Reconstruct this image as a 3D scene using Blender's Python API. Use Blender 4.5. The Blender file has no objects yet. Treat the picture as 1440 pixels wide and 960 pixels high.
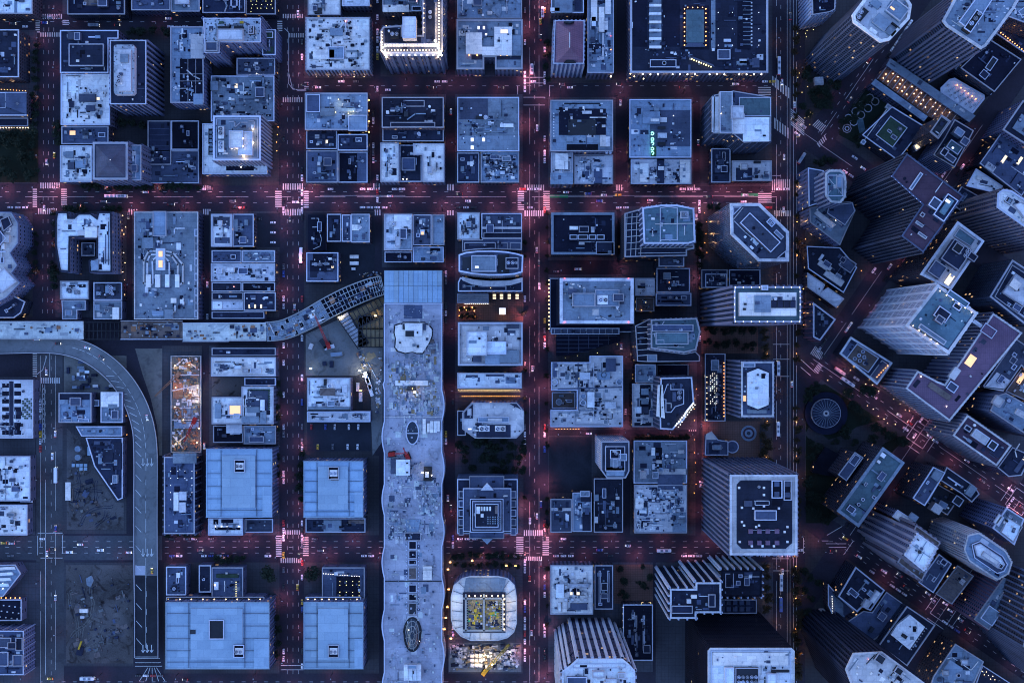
import bpy, math, random
from mathutils import Vector
random.seed(11)
sc = bpy.context.scene
# ------------------------------------------------------------------ camera, world, sun, exposure
H = 900.0          # metres of the camera above the street
S = 0.6            # metres per photo pixel at street level
cam = bpy.data.cameras.new('camera'); camo = bpy.data.objects.new('camera', cam)
sc.collection.objects.link(camo); camo.location = (0, 0, H); camo.rotation_euler = (0, 0, 0)
cam.sensor_width = 36; cam.lens = 36 * H / (1440 * S); cam.clip_start = 1; cam.clip_end = 20000
sc.camera = camo
world = bpy.data.worlds.new('World'); sc.world = world; world.use_nodes = True
wn = world.node_tree; bgn = wn.nodes['Background']
sky = wn.nodes.new('ShaderNodeTexSky'); sky.sky_type = 'NISHITA'; sky.sun_disc = False
SUN_EL, SUN_ROT = math.radians(-1), math.radians(250)
sky.sun_elevation = SUN_EL; sky.sun_rotation = SUN_ROT
sky.air_density = 1.0; sky.dust_density = 0.0; sky.ozone_density = 2.7
wn.links.new(sky.outputs[0], bgn.inputs[0]); bgn.inputs[1].default_value = 0.15
sl = bpy.data.lights.new('sun', 'SUN'); slo = bpy.data.objects.new('sun', sl); sc.collection.objects.link(slo)
sl.energy = 0.0004; sl.angle = math.radians(12); sl.color = (1.0, 0.82, 0.7)
slo.rotation_euler = (math.radians(87), 0, -SUN_ROT)
sc.view_settings.view_transform = 'Standard'; sc.view_settings.look = 'None'
sc.view_settings.gamma = 1; sc.view_settings.exposure = EXPO = 5.5
XL = 2.0 ** -EXPO            # lamp powers below are written for exposure 0
try:
    sc.cycles.use_denoising = True; sc.cycles.sample_clamp_indirect = 0.05; sc.cycles.max_bounces = 4; sc.cycles.diffuse_bounces = 2; sc.cycles.glossy_bounces = 2
    sc.cycles.use_light_tree = True; sc.cycles.filter_width = 1.05; sc.cycles.caustics_reflective = False; sc.cycles.caustics_refractive = False
except Exception: pass

# ------------------------------------------------------------------ helpers
COL = sc.collection
def W(px, py, z=0.0):
    s = S * (H - z) / H
    return ((px - 720) * s, (480 - py) * s)
def rect(x0, y0, x1, y1): return [(x0, y0), (x1, y0), (x1, y1), (x0, y1)]
def R(cx, cy, w, d, a=34.6):      # rotated rectangle in photo pixels, w along the south-east streets
    c, s = math.cos(math.radians(a)), math.sin(math.radians(a))
    return [(cx + x*c - y*s, cy + x*s + y*c) for x, y in ((-w/2,-d/2),(w/2,-d/2),(w/2,d/2),(-w/2,d/2))]
def circ(cx, cy, rx, ry=None, n=24):
    ry = ry or rx
    return [(cx + rx*math.cos(2*math.pi*i/n), cy + ry*math.sin(2*math.pi*i/n)) for i in range(n)]
def area(p): return 0.5*sum(p[i-1][0]*p[i][1]-p[i][0]*p[i-1][1] for i in range(len(p)))
def ccw(p): return p if area(p) > 0 else p[::-1]
def topoly(shape, z):
    if len(shape) == 4 and not isinstance(shape[0], (tuple, list)): shape = rect(*shape)
    return ccw([W(x, y, z) for x, y in shape])
def inset(p, d):
    n = len(p); out = []
    for i in range(n):
        a, b, c = Vector(p[i-1]), Vector(p[i]), Vector(p[(i+1) % n])
        e, f = (b-a), (c-b)
        if e.length < 1e-6 or f.length < 1e-6: out.append(tuple(b)); continue
        e.normalize(); f.normalize()
        n1, n2 = Vector((-e.y, e.x)), Vector((-f.y, f.x))
        m = n1 + n2
        if m.length < 0.2: out.append(tuple(b + n1*d)); continue
        m.normalize(); k = d / max(0.35, m.dot(n1))
        out.append(tuple(b + m*k))
    return out
def inside(p, x, y):
    r = False; n = len(p)
    for i in range(n):
        (x1, y1), (x2, y2) = p[i-1], p[i]
        if (y1 > y) != (y2 > y) and x < (x2-x1)*(y-y1)/(y2-y1)+x1: r = not r
    return r
def clipx(p, x0, keep_gt=True):
    out = []
    for i in range(len(p)):
        a, b = p[i-1], p[i]
        ia, ib = (a[0] >= x0) == keep_gt, (b[0] >= x0) == keep_gt
        if ia != ib:
            t = (x0-a[0])/(b[0]-a[0]); out.append((x0, a[1]+t*(b[1]-a[1])))
        if ib: out.append(b)
    return out

class MB:
    def __init__(s): s.v, s.f, s.uv, s.m = [], [], [], []
    def quad(s, pts, uv=None, m=0):
        i = len(s.v); s.v += pts; s.f.append(tuple(range(i, i+len(pts))))
        s.uv += uv or [(p[0], p[1]) for p in pts]; s.m.append(m)
    def walls(s, poly, z0, z1, m=0, flip=False):
        u = 0.0; n = len(poly)
        for i in range(n):
            a, b = poly[i], poly[(i+1) % n]
            L = math.hypot(b[0]-a[0], b[1]-a[1])
            pts = [(a[0],a[1],z0),(b[0],b[1],z0),(b[0],b[1],z1),(a[0],a[1],z1)]
            uv = [(u,z0),(u+L,z0),(u+L,z1),(u,z1)]
            if flip: pts.reverse(); uv.reverse()
            s.quad(pts, uv, m); u += L
    def cap(s, poly, z, m=0): s.quad([(x, y, z) for x, y in poly], None, m)
    def prism(s, poly, z0, z1, m=0, mt=None):
        s.walls(poly, z0, z1, m); s.cap(poly, z1, m if mt is None else mt)
    def ring(s, poly, d, z0, z1, m=0):
        q = inset(poly, d); n = len(poly)
        s.walls(poly, z0, z1, m); s.walls(q, z0, z1, m, True)
        for i in range(n):
            j = (i+1) % n
            s.quad([(*poly[i], z1), (*poly[j], z1), (*q[j], z1), (*q[i], z1)], None, m)
    def box(s, x0, y0, x1, y1, z0, z1, m=0, mt=None): s.prism([(x0,y0),(x1,y0),(x1,y1),(x0,y1)], z0, z1, m, mt)
    def bar(s, a, b, w, z0, z1, m=0):
        a, b = Vector(a), Vector(b); d = b-a
        if d.length < 1e-6: return
        d.normalize(); n = Vector((-d.y, d.x))*w/2
        s.prism([tuple(a-n), tuple(b-n), tuple(b+n), tuple(a+n)], z0, z1, m)
    def beam(s, a, b, w, m=0):      # square beam between two 3-D points
        a, b = Vector(a), Vector(b); d = (b-a).normalized()
        up = Vector((0,0,1)) if abs(d.z) < 0.9 else Vector((1,0,0))
        x = d.cross(up).normalized()*w/2; y = d.cross(x).normalized()*w/2
        c = [-x-y, x-y, x+y, -x+y]
        for i in range(4):
            j = (i+1) % 4
            s.quad([tuple(a+c[i]), tuple(a+c[j]), tuple(b+c[j]), tuple(b+c[i])], None, m)
        s.quad([tuple(b+k) for k in c], None, m); s.quad([tuple(a+k) for k in c[::-1]], None, m)
    def mesh(s, name, mats, org=(0,0,0)):
        me = bpy.data.meshes.new(name)
        ox, oy, oz = org
        me.from_pydata([(x-ox, y-oy, z-oz) for x, y, z in s.v], [], s.f)
        for k in mats: me.materials.append(MAT[k] if isinstance(k, str) else k)
        me.polygons.foreach_set('material_index', s.m)
        ul = me.uv_layers.new(name='UVMap')
        ul.data.foreach_set('uv', [c for t in s.uv for c in t])
        me.update(); return me
    def build(s, name, mats, parent=None, org=(0,0,0)):
        if not s.f: return None
        if isinstance(mats, str): mats = [mats]
        return link(name, s.mesh(name, mats, org), parent)
def link(name, data, parent=None, loc=None):
    o = bpy.data.objects.new(name, data); COL.objects.link(o)
    if parent: o.parent = parent
    if loc: o.location = loc
    return o
def tag(o, label=None, cat=None, group=None, kind=None):
    if label: o['label'] = label
    if cat: o['category'] = cat
    if group: o['group'] = group
    if kind: o['kind'] = kind
    return o
def empty(name, loc, label=None, cat=None, group=None):
    o = bpy.data.objects.new(name, None); COL.objects.link(o); o.location = loc
    o.empty_display_size = 1
    return tag(o, label, cat, group)

# ------------------------------------------------------------------ materials
MAT = {}
def newmat(name):
    m = bpy.data.materials.new(name); m.use_nodes = True; MAT[name] = m
    return m, m.node_tree, m.node_tree.nodes['Principled BSDF']
def N(nt, t, **kw):
    n = nt.nodes.new('ShaderNode'+t)
    for k, v in kw.items(): setattr(n, k, v)
    return n
def M(nt, op, a, b=None, c=None):
    n = N(nt, 'Math', operation=op)
    for i, x in enumerate((a, b, c)):
        if x is None: continue
        if isinstance(x, (int, float)): n.inputs[i].default_value = x
        else: nt.links.new(x, n.inputs[i])
    return n.outputs[0]
def mixc(nt, fac, a, b, blend='MIX'):
    n = N(nt, 'Mix', data_type='RGBA', blend_type=blend)
    for sk, x in ((n.inputs[0], fac), (n.inputs[6], a), (n.inputs[7], b)):
        if isinstance(x, (int, float)): sk.default_value = x
        elif isinstance(x, tuple): sk.default_value = (*x, 1) if len(x) == 3 else x
        else: nt.links.new(x, sk)
    return n.outputs[2]
def rough_surface(name, col, var=0.35, patch=0.05, fine=0.6, stain=0.0, stain_col=(0.02,0.02,0.025), rough=0.85, seam=None, rnd=0.25, speck=0.0, memb=(7,4.5)):
    """a weathered flat surface: broad patches, fine grain, stains, optional seams and specks; world metres"""
    m, nt, b = newmat(name)
    geo = N(nt, 'NewGeometry'); pos = geo.outputs['Position']
    oi = N(nt, 'ObjectInfo')
    def noise(scale, det=4, dist=0.0):
        n = N(nt, 'TexNoise'); n.inputs['Scale'].default_value = scale; n.inputs['Detail'].default_value = det
        n.inputs['Distortion'].default_value = dist; nt.links.new(pos, n.inputs['Vector']); return n.outputs[0]
    a = noise(patch, 5, 0.6); c = noise(fine, 3)
    k = M(nt, 'ADD', M(nt, 'MULTIPLY', M(nt, 'SUBTRACT', a, 0.5), var*4.5), M(nt, 'MULTIPLY', M(nt, 'SUBTRACT', c, 0.5), var*1.6))
    k = M(nt, 'ADD', k, M(nt, 'MULTIPLY', M(nt, 'SUBTRACT', oi.outputs['Random'], 0.5), rnd*2))
    k = M(nt, 'MAXIMUM', M(nt, 'ADD', k, 1.0), 0.25)
    cc = N(nt, 'CombineColor')
    for i in range(3): nt.links.new(M(nt, 'MINIMUM', M(nt, 'MULTIPLY', k, col[i]), 0.92), cc.inputs[i])
    hue = mixc(nt, oi.outputs['Random'], (1.0,.97,.86), (.93,1,1.0)); out = mixc(nt, 1.0, cc.outputs[0], hue, 'MULTIPLY')
    if memb and (name.startswith('roof') or name.startswith('deck')):
        mbk = N(nt, 'TexBrick', offset=0.5); mbk.inputs['Scale'].default_value = 1.0; mbk.inputs['Brick Width'].default_value = memb[0]; mbk.inputs['Row Height'].default_value = memb[1]
        mbk.inputs['Mortar Size'].default_value = 0.09; mbk.inputs['Color1'].default_value = (1,1,1,1); mbk.inputs['Color2'].default_value = (.80,.82,.85,1); mbk.inputs['Mortar'].default_value = (.62,.64,.68,1)
        nt.links.new(pos, mbk.inputs['Vector']); out = mixc(nt, 1.0, out, mbk.outputs['Color'], 'MULTIPLY')
        gr = noise(1.1, 6, 2.0); g2 = N(nt, 'MapRange'); nt.links.new(gr, g2.inputs[0]); g2.inputs[1].default_value = .56; g2.inputs[2].default_value = .72; g2.inputs[4].default_value = .5
        out = mixc(nt, g2.outputs[0], out, tuple(c*.35 for c in col))
    if stain > 0:
        st = noise(0.11, 8, 1.5)
        f = M(nt, 'MULTIPLY', M(nt, 'GREATER_THAN', st, 0.56), stain)
        mr = N(nt, 'MapRange'); nt.links.new(st, mr.inputs[0]); mr.inputs[1].default_value = 0.54; mr.inputs[2].default_value = 0.68
        mr.inputs[3].default_value = 0; mr.inputs[4].default_value = stain
        out = mixc(nt, mr.outputs[0], out, stain_col)
    if speck > 0:
        vo = N(nt, 'TexVoronoi'); vo.inputs['Scale'].default_value = 0.45; nt.links.new(pos, vo.inputs['Vector'])
        f = M(nt, 'MULTIPLY', M(nt, 'LESS_THAN', vo.outputs['Distance'], 0.3), speck)
        out = mixc(nt, f, out, (0.05, 0.05, 0.06))
    if seam:
        br = N(nt, 'TexBrick', offset=0.0); br.inputs['Scale'].default_value = 1.0
        br.inputs['Brick Width'].default_value = seam[0]; br.inputs['Row Height'].default_value = seam[1]
        br.inputs['Mortar Size'].default_value = seam[2]; nt.links.new(pos, br.inputs['Vector'])
        out = mixc(nt, M(nt, 'MULTIPLY', br.outputs['Fac'], 0.75), out, tuple(x*0.25 for x in col))
    nt.links.new(out, b.inputs['Base Color']); b.inputs['Roughness'].default_value = rough; b.inputs['Specular IOR Level'].default_value = 0.12
    bp = N(nt, 'Bump'); bp.inputs['Strength'].default_value = 0.25; bp.inputs['Distance'].default_value = 0.15
    nt.links.new(c, bp.inputs['Height']); nt.links.new(bp.outputs[0], b.inputs['Normal'])
    return m
rough_surface('roof_white', (0.90,0.84,0.82), 0.16, stain=0.35, stain_col=(0.2,0.21,0.24), rnd=0.06)
rough_surface('roof_pale', (0.62,0.59,0.61), 0.16, stain=0.45, stain_col=(0.14,0.16,0.2), rnd=0.12)
rough_surface('roof_light', (0.225,0.275,0.345), 0.24, stain=0.5, stain_col=(0.09,0.10,0.13), rnd=0.15)
rough_surface('roof_mid', (0.08,0.094,0.15), 0.26, stain=0.35, stain_col=(0.05,0.06,0.08), rnd=0.2)
rough_surface('roof_dark', (0.024,0.028,0.052), 0.3, rnd=0.25)
rough_surface('roof_black', (0.010,0.011,0.024), 0.35, rnd=0.3)
rough_surface('roof_mauve', (0.19,0.12,0.19), 0.15, seam=(1.6,1.6,0.06), rnd=0.1)
rough_surface('roof_plum', (0.085,0.05,0.075), 0.2, rnd=0.1)
rough_surface('roof_brown', (0.17,0.13,0.12), 0.25, stain=0.6, stain_col=(0.05,0.04,0.04))
rough_surface('roof_metal', (0.32,0.43,0.54), 0.07, rough=0.55, rnd=0.04, memb=(11,7), stain=0.3, stain_col=(0.2,0.28,0.37))
rough_surface('roof_gravel', (0.42,0.43,0.46), 0.2, stain=0.3, speck=0.85)
rough_surface('roof_teal', (0.11,0.18,0.22), 0.2, stain=0.3)
rough_surface('roof_green', (0.045,0.075,0.05), 0.3, stain=0.4)
rough_surface('deck_concrete', (0.40,0.39,0.46), 0.22, stain=0.5, stain_col=(0.17,0.16,0.18), rnd=0.03, memb=(12,9))
rough_surface('deck_pale', (0.60,0.62,0.60), 0.18, stain=0.5, stain_col=(0.16,0.2,0.24), rnd=0.05)
rough_surface('road_concrete', (0.14,0.155,0.18), 0.16, stain=0.3, rnd=0.03)
rough_surface('asphalt', (0.032,0.029,0.042), 0.3, patch=0.02, stain=0.4, stain_col=(0.022,0.022,0.024), rnd=0)
rough_surface('pavement', (0.055,0.055,0.066), 0.25, patch=0.04, stain=0.4, stain_col=(0.04,0.04,0.045), seam=(3,3,0.06), rnd=0.2)
rough_surface('brick_paving', (0.15,0.085,0.07), 0.25, seam=(2,2,0.08), rnd=0.1)
rough_surface('dirt', (0.085,0.078,0.082), 0.5, patch=0.035, fine=1.2, stain=0.9, stain_col=(0.022,0.017,0.017), rnd=0.1)
rough_surface('yard', (0.15,0.15,0.15), 0.3, patch=0.03, stain=0.6, stain_col=(0.07,0.07,0.07), rnd=0.1)
rough_surface('parking', (0.024,0.026,0.036), 0.3, stain=0.2, rnd=0.2)
rough_surface('lawn', (0.013,0.02,0.014), 0.3, rnd=0.1)
rough_surface('concrete', (0.38,0.37,0.42), 0.12, rnd=0.1)
rough_surface('edge', (0.44,0.44,0.52), 0.12, rnd=0.35)
rough_surface('paint', (0.5,0.5,0.5), 0.18, fine=1.5, stain=0.35, stain_col=(0.3,0.3,0.3), rnd=0.1)
rough_surface('steel_dark', (0.03,0.032,0.04), 0.2)
rough_surface('steel_grey', (0.30,0.31,0.33), 0.2)
rough_surface('rust', (0.26,0.13,0.08), 0.3)
rough_surface('timber', (0.30,0.22,0.13), 0.3)
rough_surface('red_paint', (0.35,0.03,0.03), 0.15)
rough_surface('yellow_paint', (0.55,0.36,0.04), 0.15)
rough_surface('green_paint', (0.04,0.30,0.13), 0.15)
rough_surface('blue_paint', (0.03,0.07,0.35), 0.15)
rough_surface('bark', (0.05,0.035,0.025), 0.3)
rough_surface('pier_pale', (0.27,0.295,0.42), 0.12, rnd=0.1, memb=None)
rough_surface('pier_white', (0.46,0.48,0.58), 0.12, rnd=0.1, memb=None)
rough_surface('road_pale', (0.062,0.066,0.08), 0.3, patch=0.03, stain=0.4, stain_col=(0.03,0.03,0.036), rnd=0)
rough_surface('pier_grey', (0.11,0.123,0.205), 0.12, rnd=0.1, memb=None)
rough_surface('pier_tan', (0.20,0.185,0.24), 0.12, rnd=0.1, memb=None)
TONE = dict(W='roof_white', P='roof_pale', L='roof_light', M='roof_mid', D='roof_dark', K='roof_black', V='roof_mauve', U='roof_plum',
            N='roof_brown', B='roof_metal', G='roof_gravel', T='roof_teal', R='roof_green', C='concrete', E='edge', S='steel_dark', Y='yellow_paint')
def leafmat(name, col):
    m, nt, b = newmat(name)
    oi = N(nt, 'ObjectInfo'); geo = N(nt, 'NewGeometry')
    n = N(nt, 'TexNoise'); n.inputs['Scale'].default_value = 0.5; nt.links.new(geo.outputs['Position'], n.inputs['Vector'])
    k = M(nt, 'ADD', M(nt, 'MULTIPLY', n.outputs[0], 1.2), M(nt, 'MULTIPLY', oi.outputs['Random'], 0.5))
    nt.links.new(mixc(nt, M(nt, 'MULTIPLY', k, 0.6), tuple(c*0.5 for c in col), col), b.inputs['Base Color'])
    b.inputs['Roughness'].default_value = 0.8; b.inputs['Specular IOR Level'].default_value = 0.2
leafmat('leaf', (0.018, 0.028, 0.016)); leafmat('leaf_dry', (0.05, 0.036, 0.016))
def flat(name, col, rough=0.5, metal=0.0):
    m, nt, b = newmat(name); b.inputs['Base Color'].default_value = (*col, 1)
    b.inputs['Roughness'].default_value = rough; b.inputs['Metallic'].default_value = metal
flat('glass', (0.02, 0.03, 0.045), 0.12); flat('rubber', (0.015, 0.015, 0.015), 0.9)
flat('panel_blue', (0.012, 0.018, 0.05), 0.2)
for nme, c in dict(white=(0.8,0.8,0.8), silver=(0.5,0.52,0.55), grey=(0.12,0.12,0.13), black=(0.012,0.012,0.014), red=(0.35,0.02,0.02), blue=(0.03,0.07,0.3), yellow=(0.6,0.38,0.03)).items():
    flat('car_'+nme, c, 0.3)
def glow(name, col, st, sample=True):
    m, nt, b = newmat(name)
    b.inputs['Base Color'].default_value = (*col, 1); b.inputs['Emission Color'].default_value = (*col, 1)
    b.inputs['Emission Strength'].default_value = st * XL
    if not sample: m.cycles.emission_sampling = 'NONE'
glow('bulb_warm', (1.0, 0.72, 0.40), 9.0); glow('bulb_orange', (1.0, 0.42, 0.12), 6.0); glow('bulb_white', (1.0, 0.95, 0.86), 10.0)
glow('bulb_red', (1.0, 0.10, 0.10), 4.0); glow('bulb_pink', (1.0, 0.35, 0.32), 5.0); glow('neon_green', (0.35, 1.0, 0.75), 1.7)
glow('bulb_yellow', (1.0, 0.85, 0.35), 3.0); glow('skylight_orange', (1.0, 0.50, 0.22), 1.1); glow('skylight_white', (0.95, 0.95, 1.0), 1.1)
glow('skylight_warm', (1.0, 0.74, 0.42), 1.2); glow('bulb_blue', (0.35, 0.45, 1.0), 5.0)
glow('head_light', (1.0, 0.97, 0.92), 5.0, False); glow('tail_light', (1.0, 0.05, 0.05), 2.5, False)

def wallmat(name, wall, glassc, pu, pv, fu, fv, lit=0.03, litc=(1.0,0.50,0.20), st=1.0, rough=0.8):
    """facade in real metres (UV): bays pu wide, storeys pv high, window fills fu x fv of the bay; a few windows are lit"""
    m, nt, b = newmat(name)
    uv = N(nt, 'UVMap'); sp = N(nt, 'SeparateXYZ'); nt.links.new(uv.outputs[0], sp.inputs[0])
    u, v = M(nt, 'DIVIDE', sp.outputs[0], pu), M(nt, 'DIVIDE', sp.outputs[1], pv)
    cu, cv = M(nt, 'FLOOR', u), M(nt, 'FLOOR', v); ru, rv = M(nt, 'FRACT', u), M(nt, 'FRACT', v)
    inu = M(nt, 'LESS_THAN', M(nt, 'ABSOLUTE', M(nt, 'SUBTRACT', ru, 0.5)), fu/2)
    inv = M(nt, 'LESS_THAN', M(nt, 'ABSOLUTE', M(nt, 'SUBTRACT', rv, 0.5)), fv/2)
    win = M(nt, 'MULTIPLY', inu, inv)
    oi = N(nt, 'ObjectInfo'); cx = N(nt, 'CombineXYZ')
    nt.links.new(cu, cx.inputs[0]); nt.links.new(cv, cx.inputs[1]); nt.links.new(M(nt, 'MULTIPLY', oi.outputs['Random'], 97.0), cx.inputs[2])
    wnz = N(nt, 'TexWhiteNoise', noise_dimensions='3D'); nt.links.new(cx.outputs[0], wnz.inputs[0])
    r = wnz.outputs[0]
    geo = N(nt, 'NewGeometry'); ns = N(nt, 'TexNoise'); ns.inputs['Scale'].default_value = 0.15; ns.inputs['Detail'].default_value = 5
    nt.links.new(geo.outputs['Position'], ns.inputs['Vector'])
    wc = mixc(nt, ns.outputs[0], tuple(c*0.65 for c in wall), tuple(min(1, c*1.3) for c in wall))
    wc = mixc(nt, M(nt, 'MULTIPLY', oi.outputs['Random'], 0.4), wc, tuple(c*0.5 for c in wall))
    gc = mixc(nt, M(nt, 'MULTIPLY', r, 0.6), glassc, tuple(c*2.2+0.01 for c in glassc))
    nt.links.new(mixc(nt, win, wc, gc), b.inputs['Base Color'])
    mr = N(nt, 'MapRange'); nt.links.new(win, mr.inputs[0]); mr.inputs[3].default_value = rough; mr.inputs[4].default_value = 0.22
    nt.links.new(mr.outputs[0], b.inputs['Roughness']); b.inputs['Specular IOR Level'].default_value = 0.25
    on = M(nt, 'MULTIPLY', win, M(nt, 'GREATER_THAN', r, 1.0 - lit))
    wn2 = N(nt, 'TexWhiteNoise', noise_dimensions='3D'); nt.links.new(wnz.outputs[1], wn2.inputs[0])
    nt.links.new(M(nt, 'MULTIPLY', on, M(nt, 'MULTIPLY', M(nt, 'ADD', wn2.outputs[0], 0.2), st*XL)), b.inputs['Emission Strength'])
    nt.links.new(mixc(nt, wn2.outputs[0], litc, (1.0, 0.66, 0.36)), b.inputs['Emission Color'])
    m.cycles.emission_sampling = 'NONE'
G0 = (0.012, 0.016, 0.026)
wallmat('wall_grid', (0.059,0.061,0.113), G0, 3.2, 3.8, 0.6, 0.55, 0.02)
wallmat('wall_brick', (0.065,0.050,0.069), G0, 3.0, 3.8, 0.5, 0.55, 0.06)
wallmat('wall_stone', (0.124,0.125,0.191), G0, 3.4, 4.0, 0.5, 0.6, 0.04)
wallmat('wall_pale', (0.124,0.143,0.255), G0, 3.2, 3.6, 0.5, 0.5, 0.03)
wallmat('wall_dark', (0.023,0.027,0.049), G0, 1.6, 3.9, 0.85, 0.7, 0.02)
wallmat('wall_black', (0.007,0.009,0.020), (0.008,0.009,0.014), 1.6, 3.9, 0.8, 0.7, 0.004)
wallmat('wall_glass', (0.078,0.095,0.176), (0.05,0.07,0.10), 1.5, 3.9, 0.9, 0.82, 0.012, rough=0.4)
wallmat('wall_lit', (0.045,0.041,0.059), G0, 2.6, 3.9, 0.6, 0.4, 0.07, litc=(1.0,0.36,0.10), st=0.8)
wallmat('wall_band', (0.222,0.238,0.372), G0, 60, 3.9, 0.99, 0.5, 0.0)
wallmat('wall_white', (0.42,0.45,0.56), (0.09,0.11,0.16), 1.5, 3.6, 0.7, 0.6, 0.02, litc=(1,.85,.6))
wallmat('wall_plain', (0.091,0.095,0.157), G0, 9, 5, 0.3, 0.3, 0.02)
# ------------------------------------------------------------------ ground, blocks
def sheet(name, poly, z, mat, kind='structure', px=True):
    mb = MB(); mb.cap(ccw([W(*p) for p in poly]) if px else poly, z)
    return tag(mb.build(name, mat), kind=kind)
sheet('ground', [(-6000,-6000),(6000,-6000),(6000,6000),(-6000,6000)], 0.0, 'asphalt', px=False)
BLOCKS = [(-60,-60,50,20),(88,-60,392,20),(-60,43,52,258),(84,43,392,261),(428,-60,522,110),(535,-60,627,108),(640,-60,735,108),(771,-60,867,117),
 (882,-60,1086,113),(428,131,522,261),(534,133,627,261),(640,133,735,261),(771,137,866,263),(882,137,975,263),(984,136,1086,262),
 (-60,298,46,446),(78,297,178,446),(186,296,284,446),(294,297,393,446),(428,297,527,640),(537,299,627,376),(640,297,736,752),(771,296,868,366),
 (771,386,980,604),(874,290,980,386),(986,286,1087,752),(771,612,868,752),(886,612,978,752),(771,790,918,944),(922,790,1087,1020),
 (428,640,533,752),(294,486,393,752),(228,486,284,752),(88,500,178,750),(-60,530,50,752),(-60,790,56,1020),(90,790,188,936),(230,790,393,946),
 (428,790,533,946),(630,787,735,946)]
def slab(name, poly, z1=0.14, mat='pavement'):
    mb = MB(); mb.prism(ccw([W(*p) for p in poly]), -0.3, z1); return tag(mb.build(name, mat), kind='structure')
for b in BLOCKS: slab('pavement', rect(*b))
sheet('road', rect(51,492,90,1000), .0025, 'road_pale'); sheet('road', rect(90.2,753,228,787), .0025, 'road_pale'); sheet('road', rect(-60,753,50.8,787), .0025, 'road_pale')
C1, S1 = 0.823, 0.568
def UV(u, v): return (C1*u + S1*v, S1*u - C1*v)
for (u0,u1) in ((850,1038),(1078,1222),(1253,1396),(1426,1566),(1595,1800)):
    for (v0,v1) in ((506,800),(252,470),(64,217),(-250,31)):
        if v0 == 252 and u0 == 850: continue
        p = clipx([UV(u0,v0),UV(u1,v0),UV(u1,v1),UV(u0,v1)], 1132)
        if len(p) > 2: slab('pavement', p)
slab('pavement', clipx([UV(1040,252),UV(1078,252),UV(1078,470),UV(1040,470)], 1132))
def lot(name, shape, mat, z=0.148):
    return sheet(name, shape if isinstance(shape, list) else rect(*shape), z, mat)
# ------------------------------------------------------------------ buildings
FOOT = []        # footprints in world metres, for keeping lamps, cars and trees off them
def fan_mesh():
    mb = MB(); c = [(math.cos(i*math.pi/6), math.sin(i*math.pi/6)) for i in range(12)]
    mb.ring(c, 0.14, 0, 0.7, 0); mb.cap([(x*0.9, y*0.9) for x, y in c], 0.2, 1)
    for a in range(5):
        t = a*2*math.pi/5
        mb.bar((0.1*math.cos(t),0.1*math.sin(t)), (0.84*math.cos(t),0.84*math.sin(t)), 0.26, 0.3, 0.5, 0)
    mb.prism([(x*0.2, y*0.2) for x, y in c], 0.2, 0.62, 0)
    return mb.mesh('cooling_fan', ['edge', 'roof_black'])
FAN = fan_mesh()
def bulb_mesh(mat, r=0.55):
    mb = MB(); c = [(r*math.cos(i*math.pi/3), r*math.sin(i*math.pi/3)) for i in range(6)]
    mb.prism(c, 0, r*1.2); return mb.mesh('lamp', [mat])
BULB = {}
def bulb(parent, x, y, z, mat='bulb_warm', sc_=1.0, org=(0,0,0)):
    if mat not in BULB: BULB[mat] = bulb_mesh(mat)
    o = link('lamp', BULB[mat], parent, (x-org[0], y-org[1], z-org[2])); o.scale = (sc_,)*3
    return o
def plight(parent, x, y, z, power, col, size=0.5, org=(0,0,0)):
    l = bpy.data.lights.new('lamp_light', 'POINT'); l.energy = power*XL*2.2; l.color = col; l.shadow_soft_size = size
    return link('lamp_light', l, parent, (x-org[0], y-org[1], z-org[2]))
CW_ = {'W':(3,4,3,4,3,2),'P':(3,4,3,4,3,2),'L':(2,3,3,4,3,2),'G':(2,3,3,4,3,2),'M':(1,3,4,4,1,3),'T':(1,3,4,4,1,3),'D':(.8,2,4,5,.8,4),'K':(.5,1,5,3,.5,5),'U':(.8,2,4,5,.8,4),'V':(1,2,4,5,1,4),'B':(1,3,3,4,1,2)}
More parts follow.
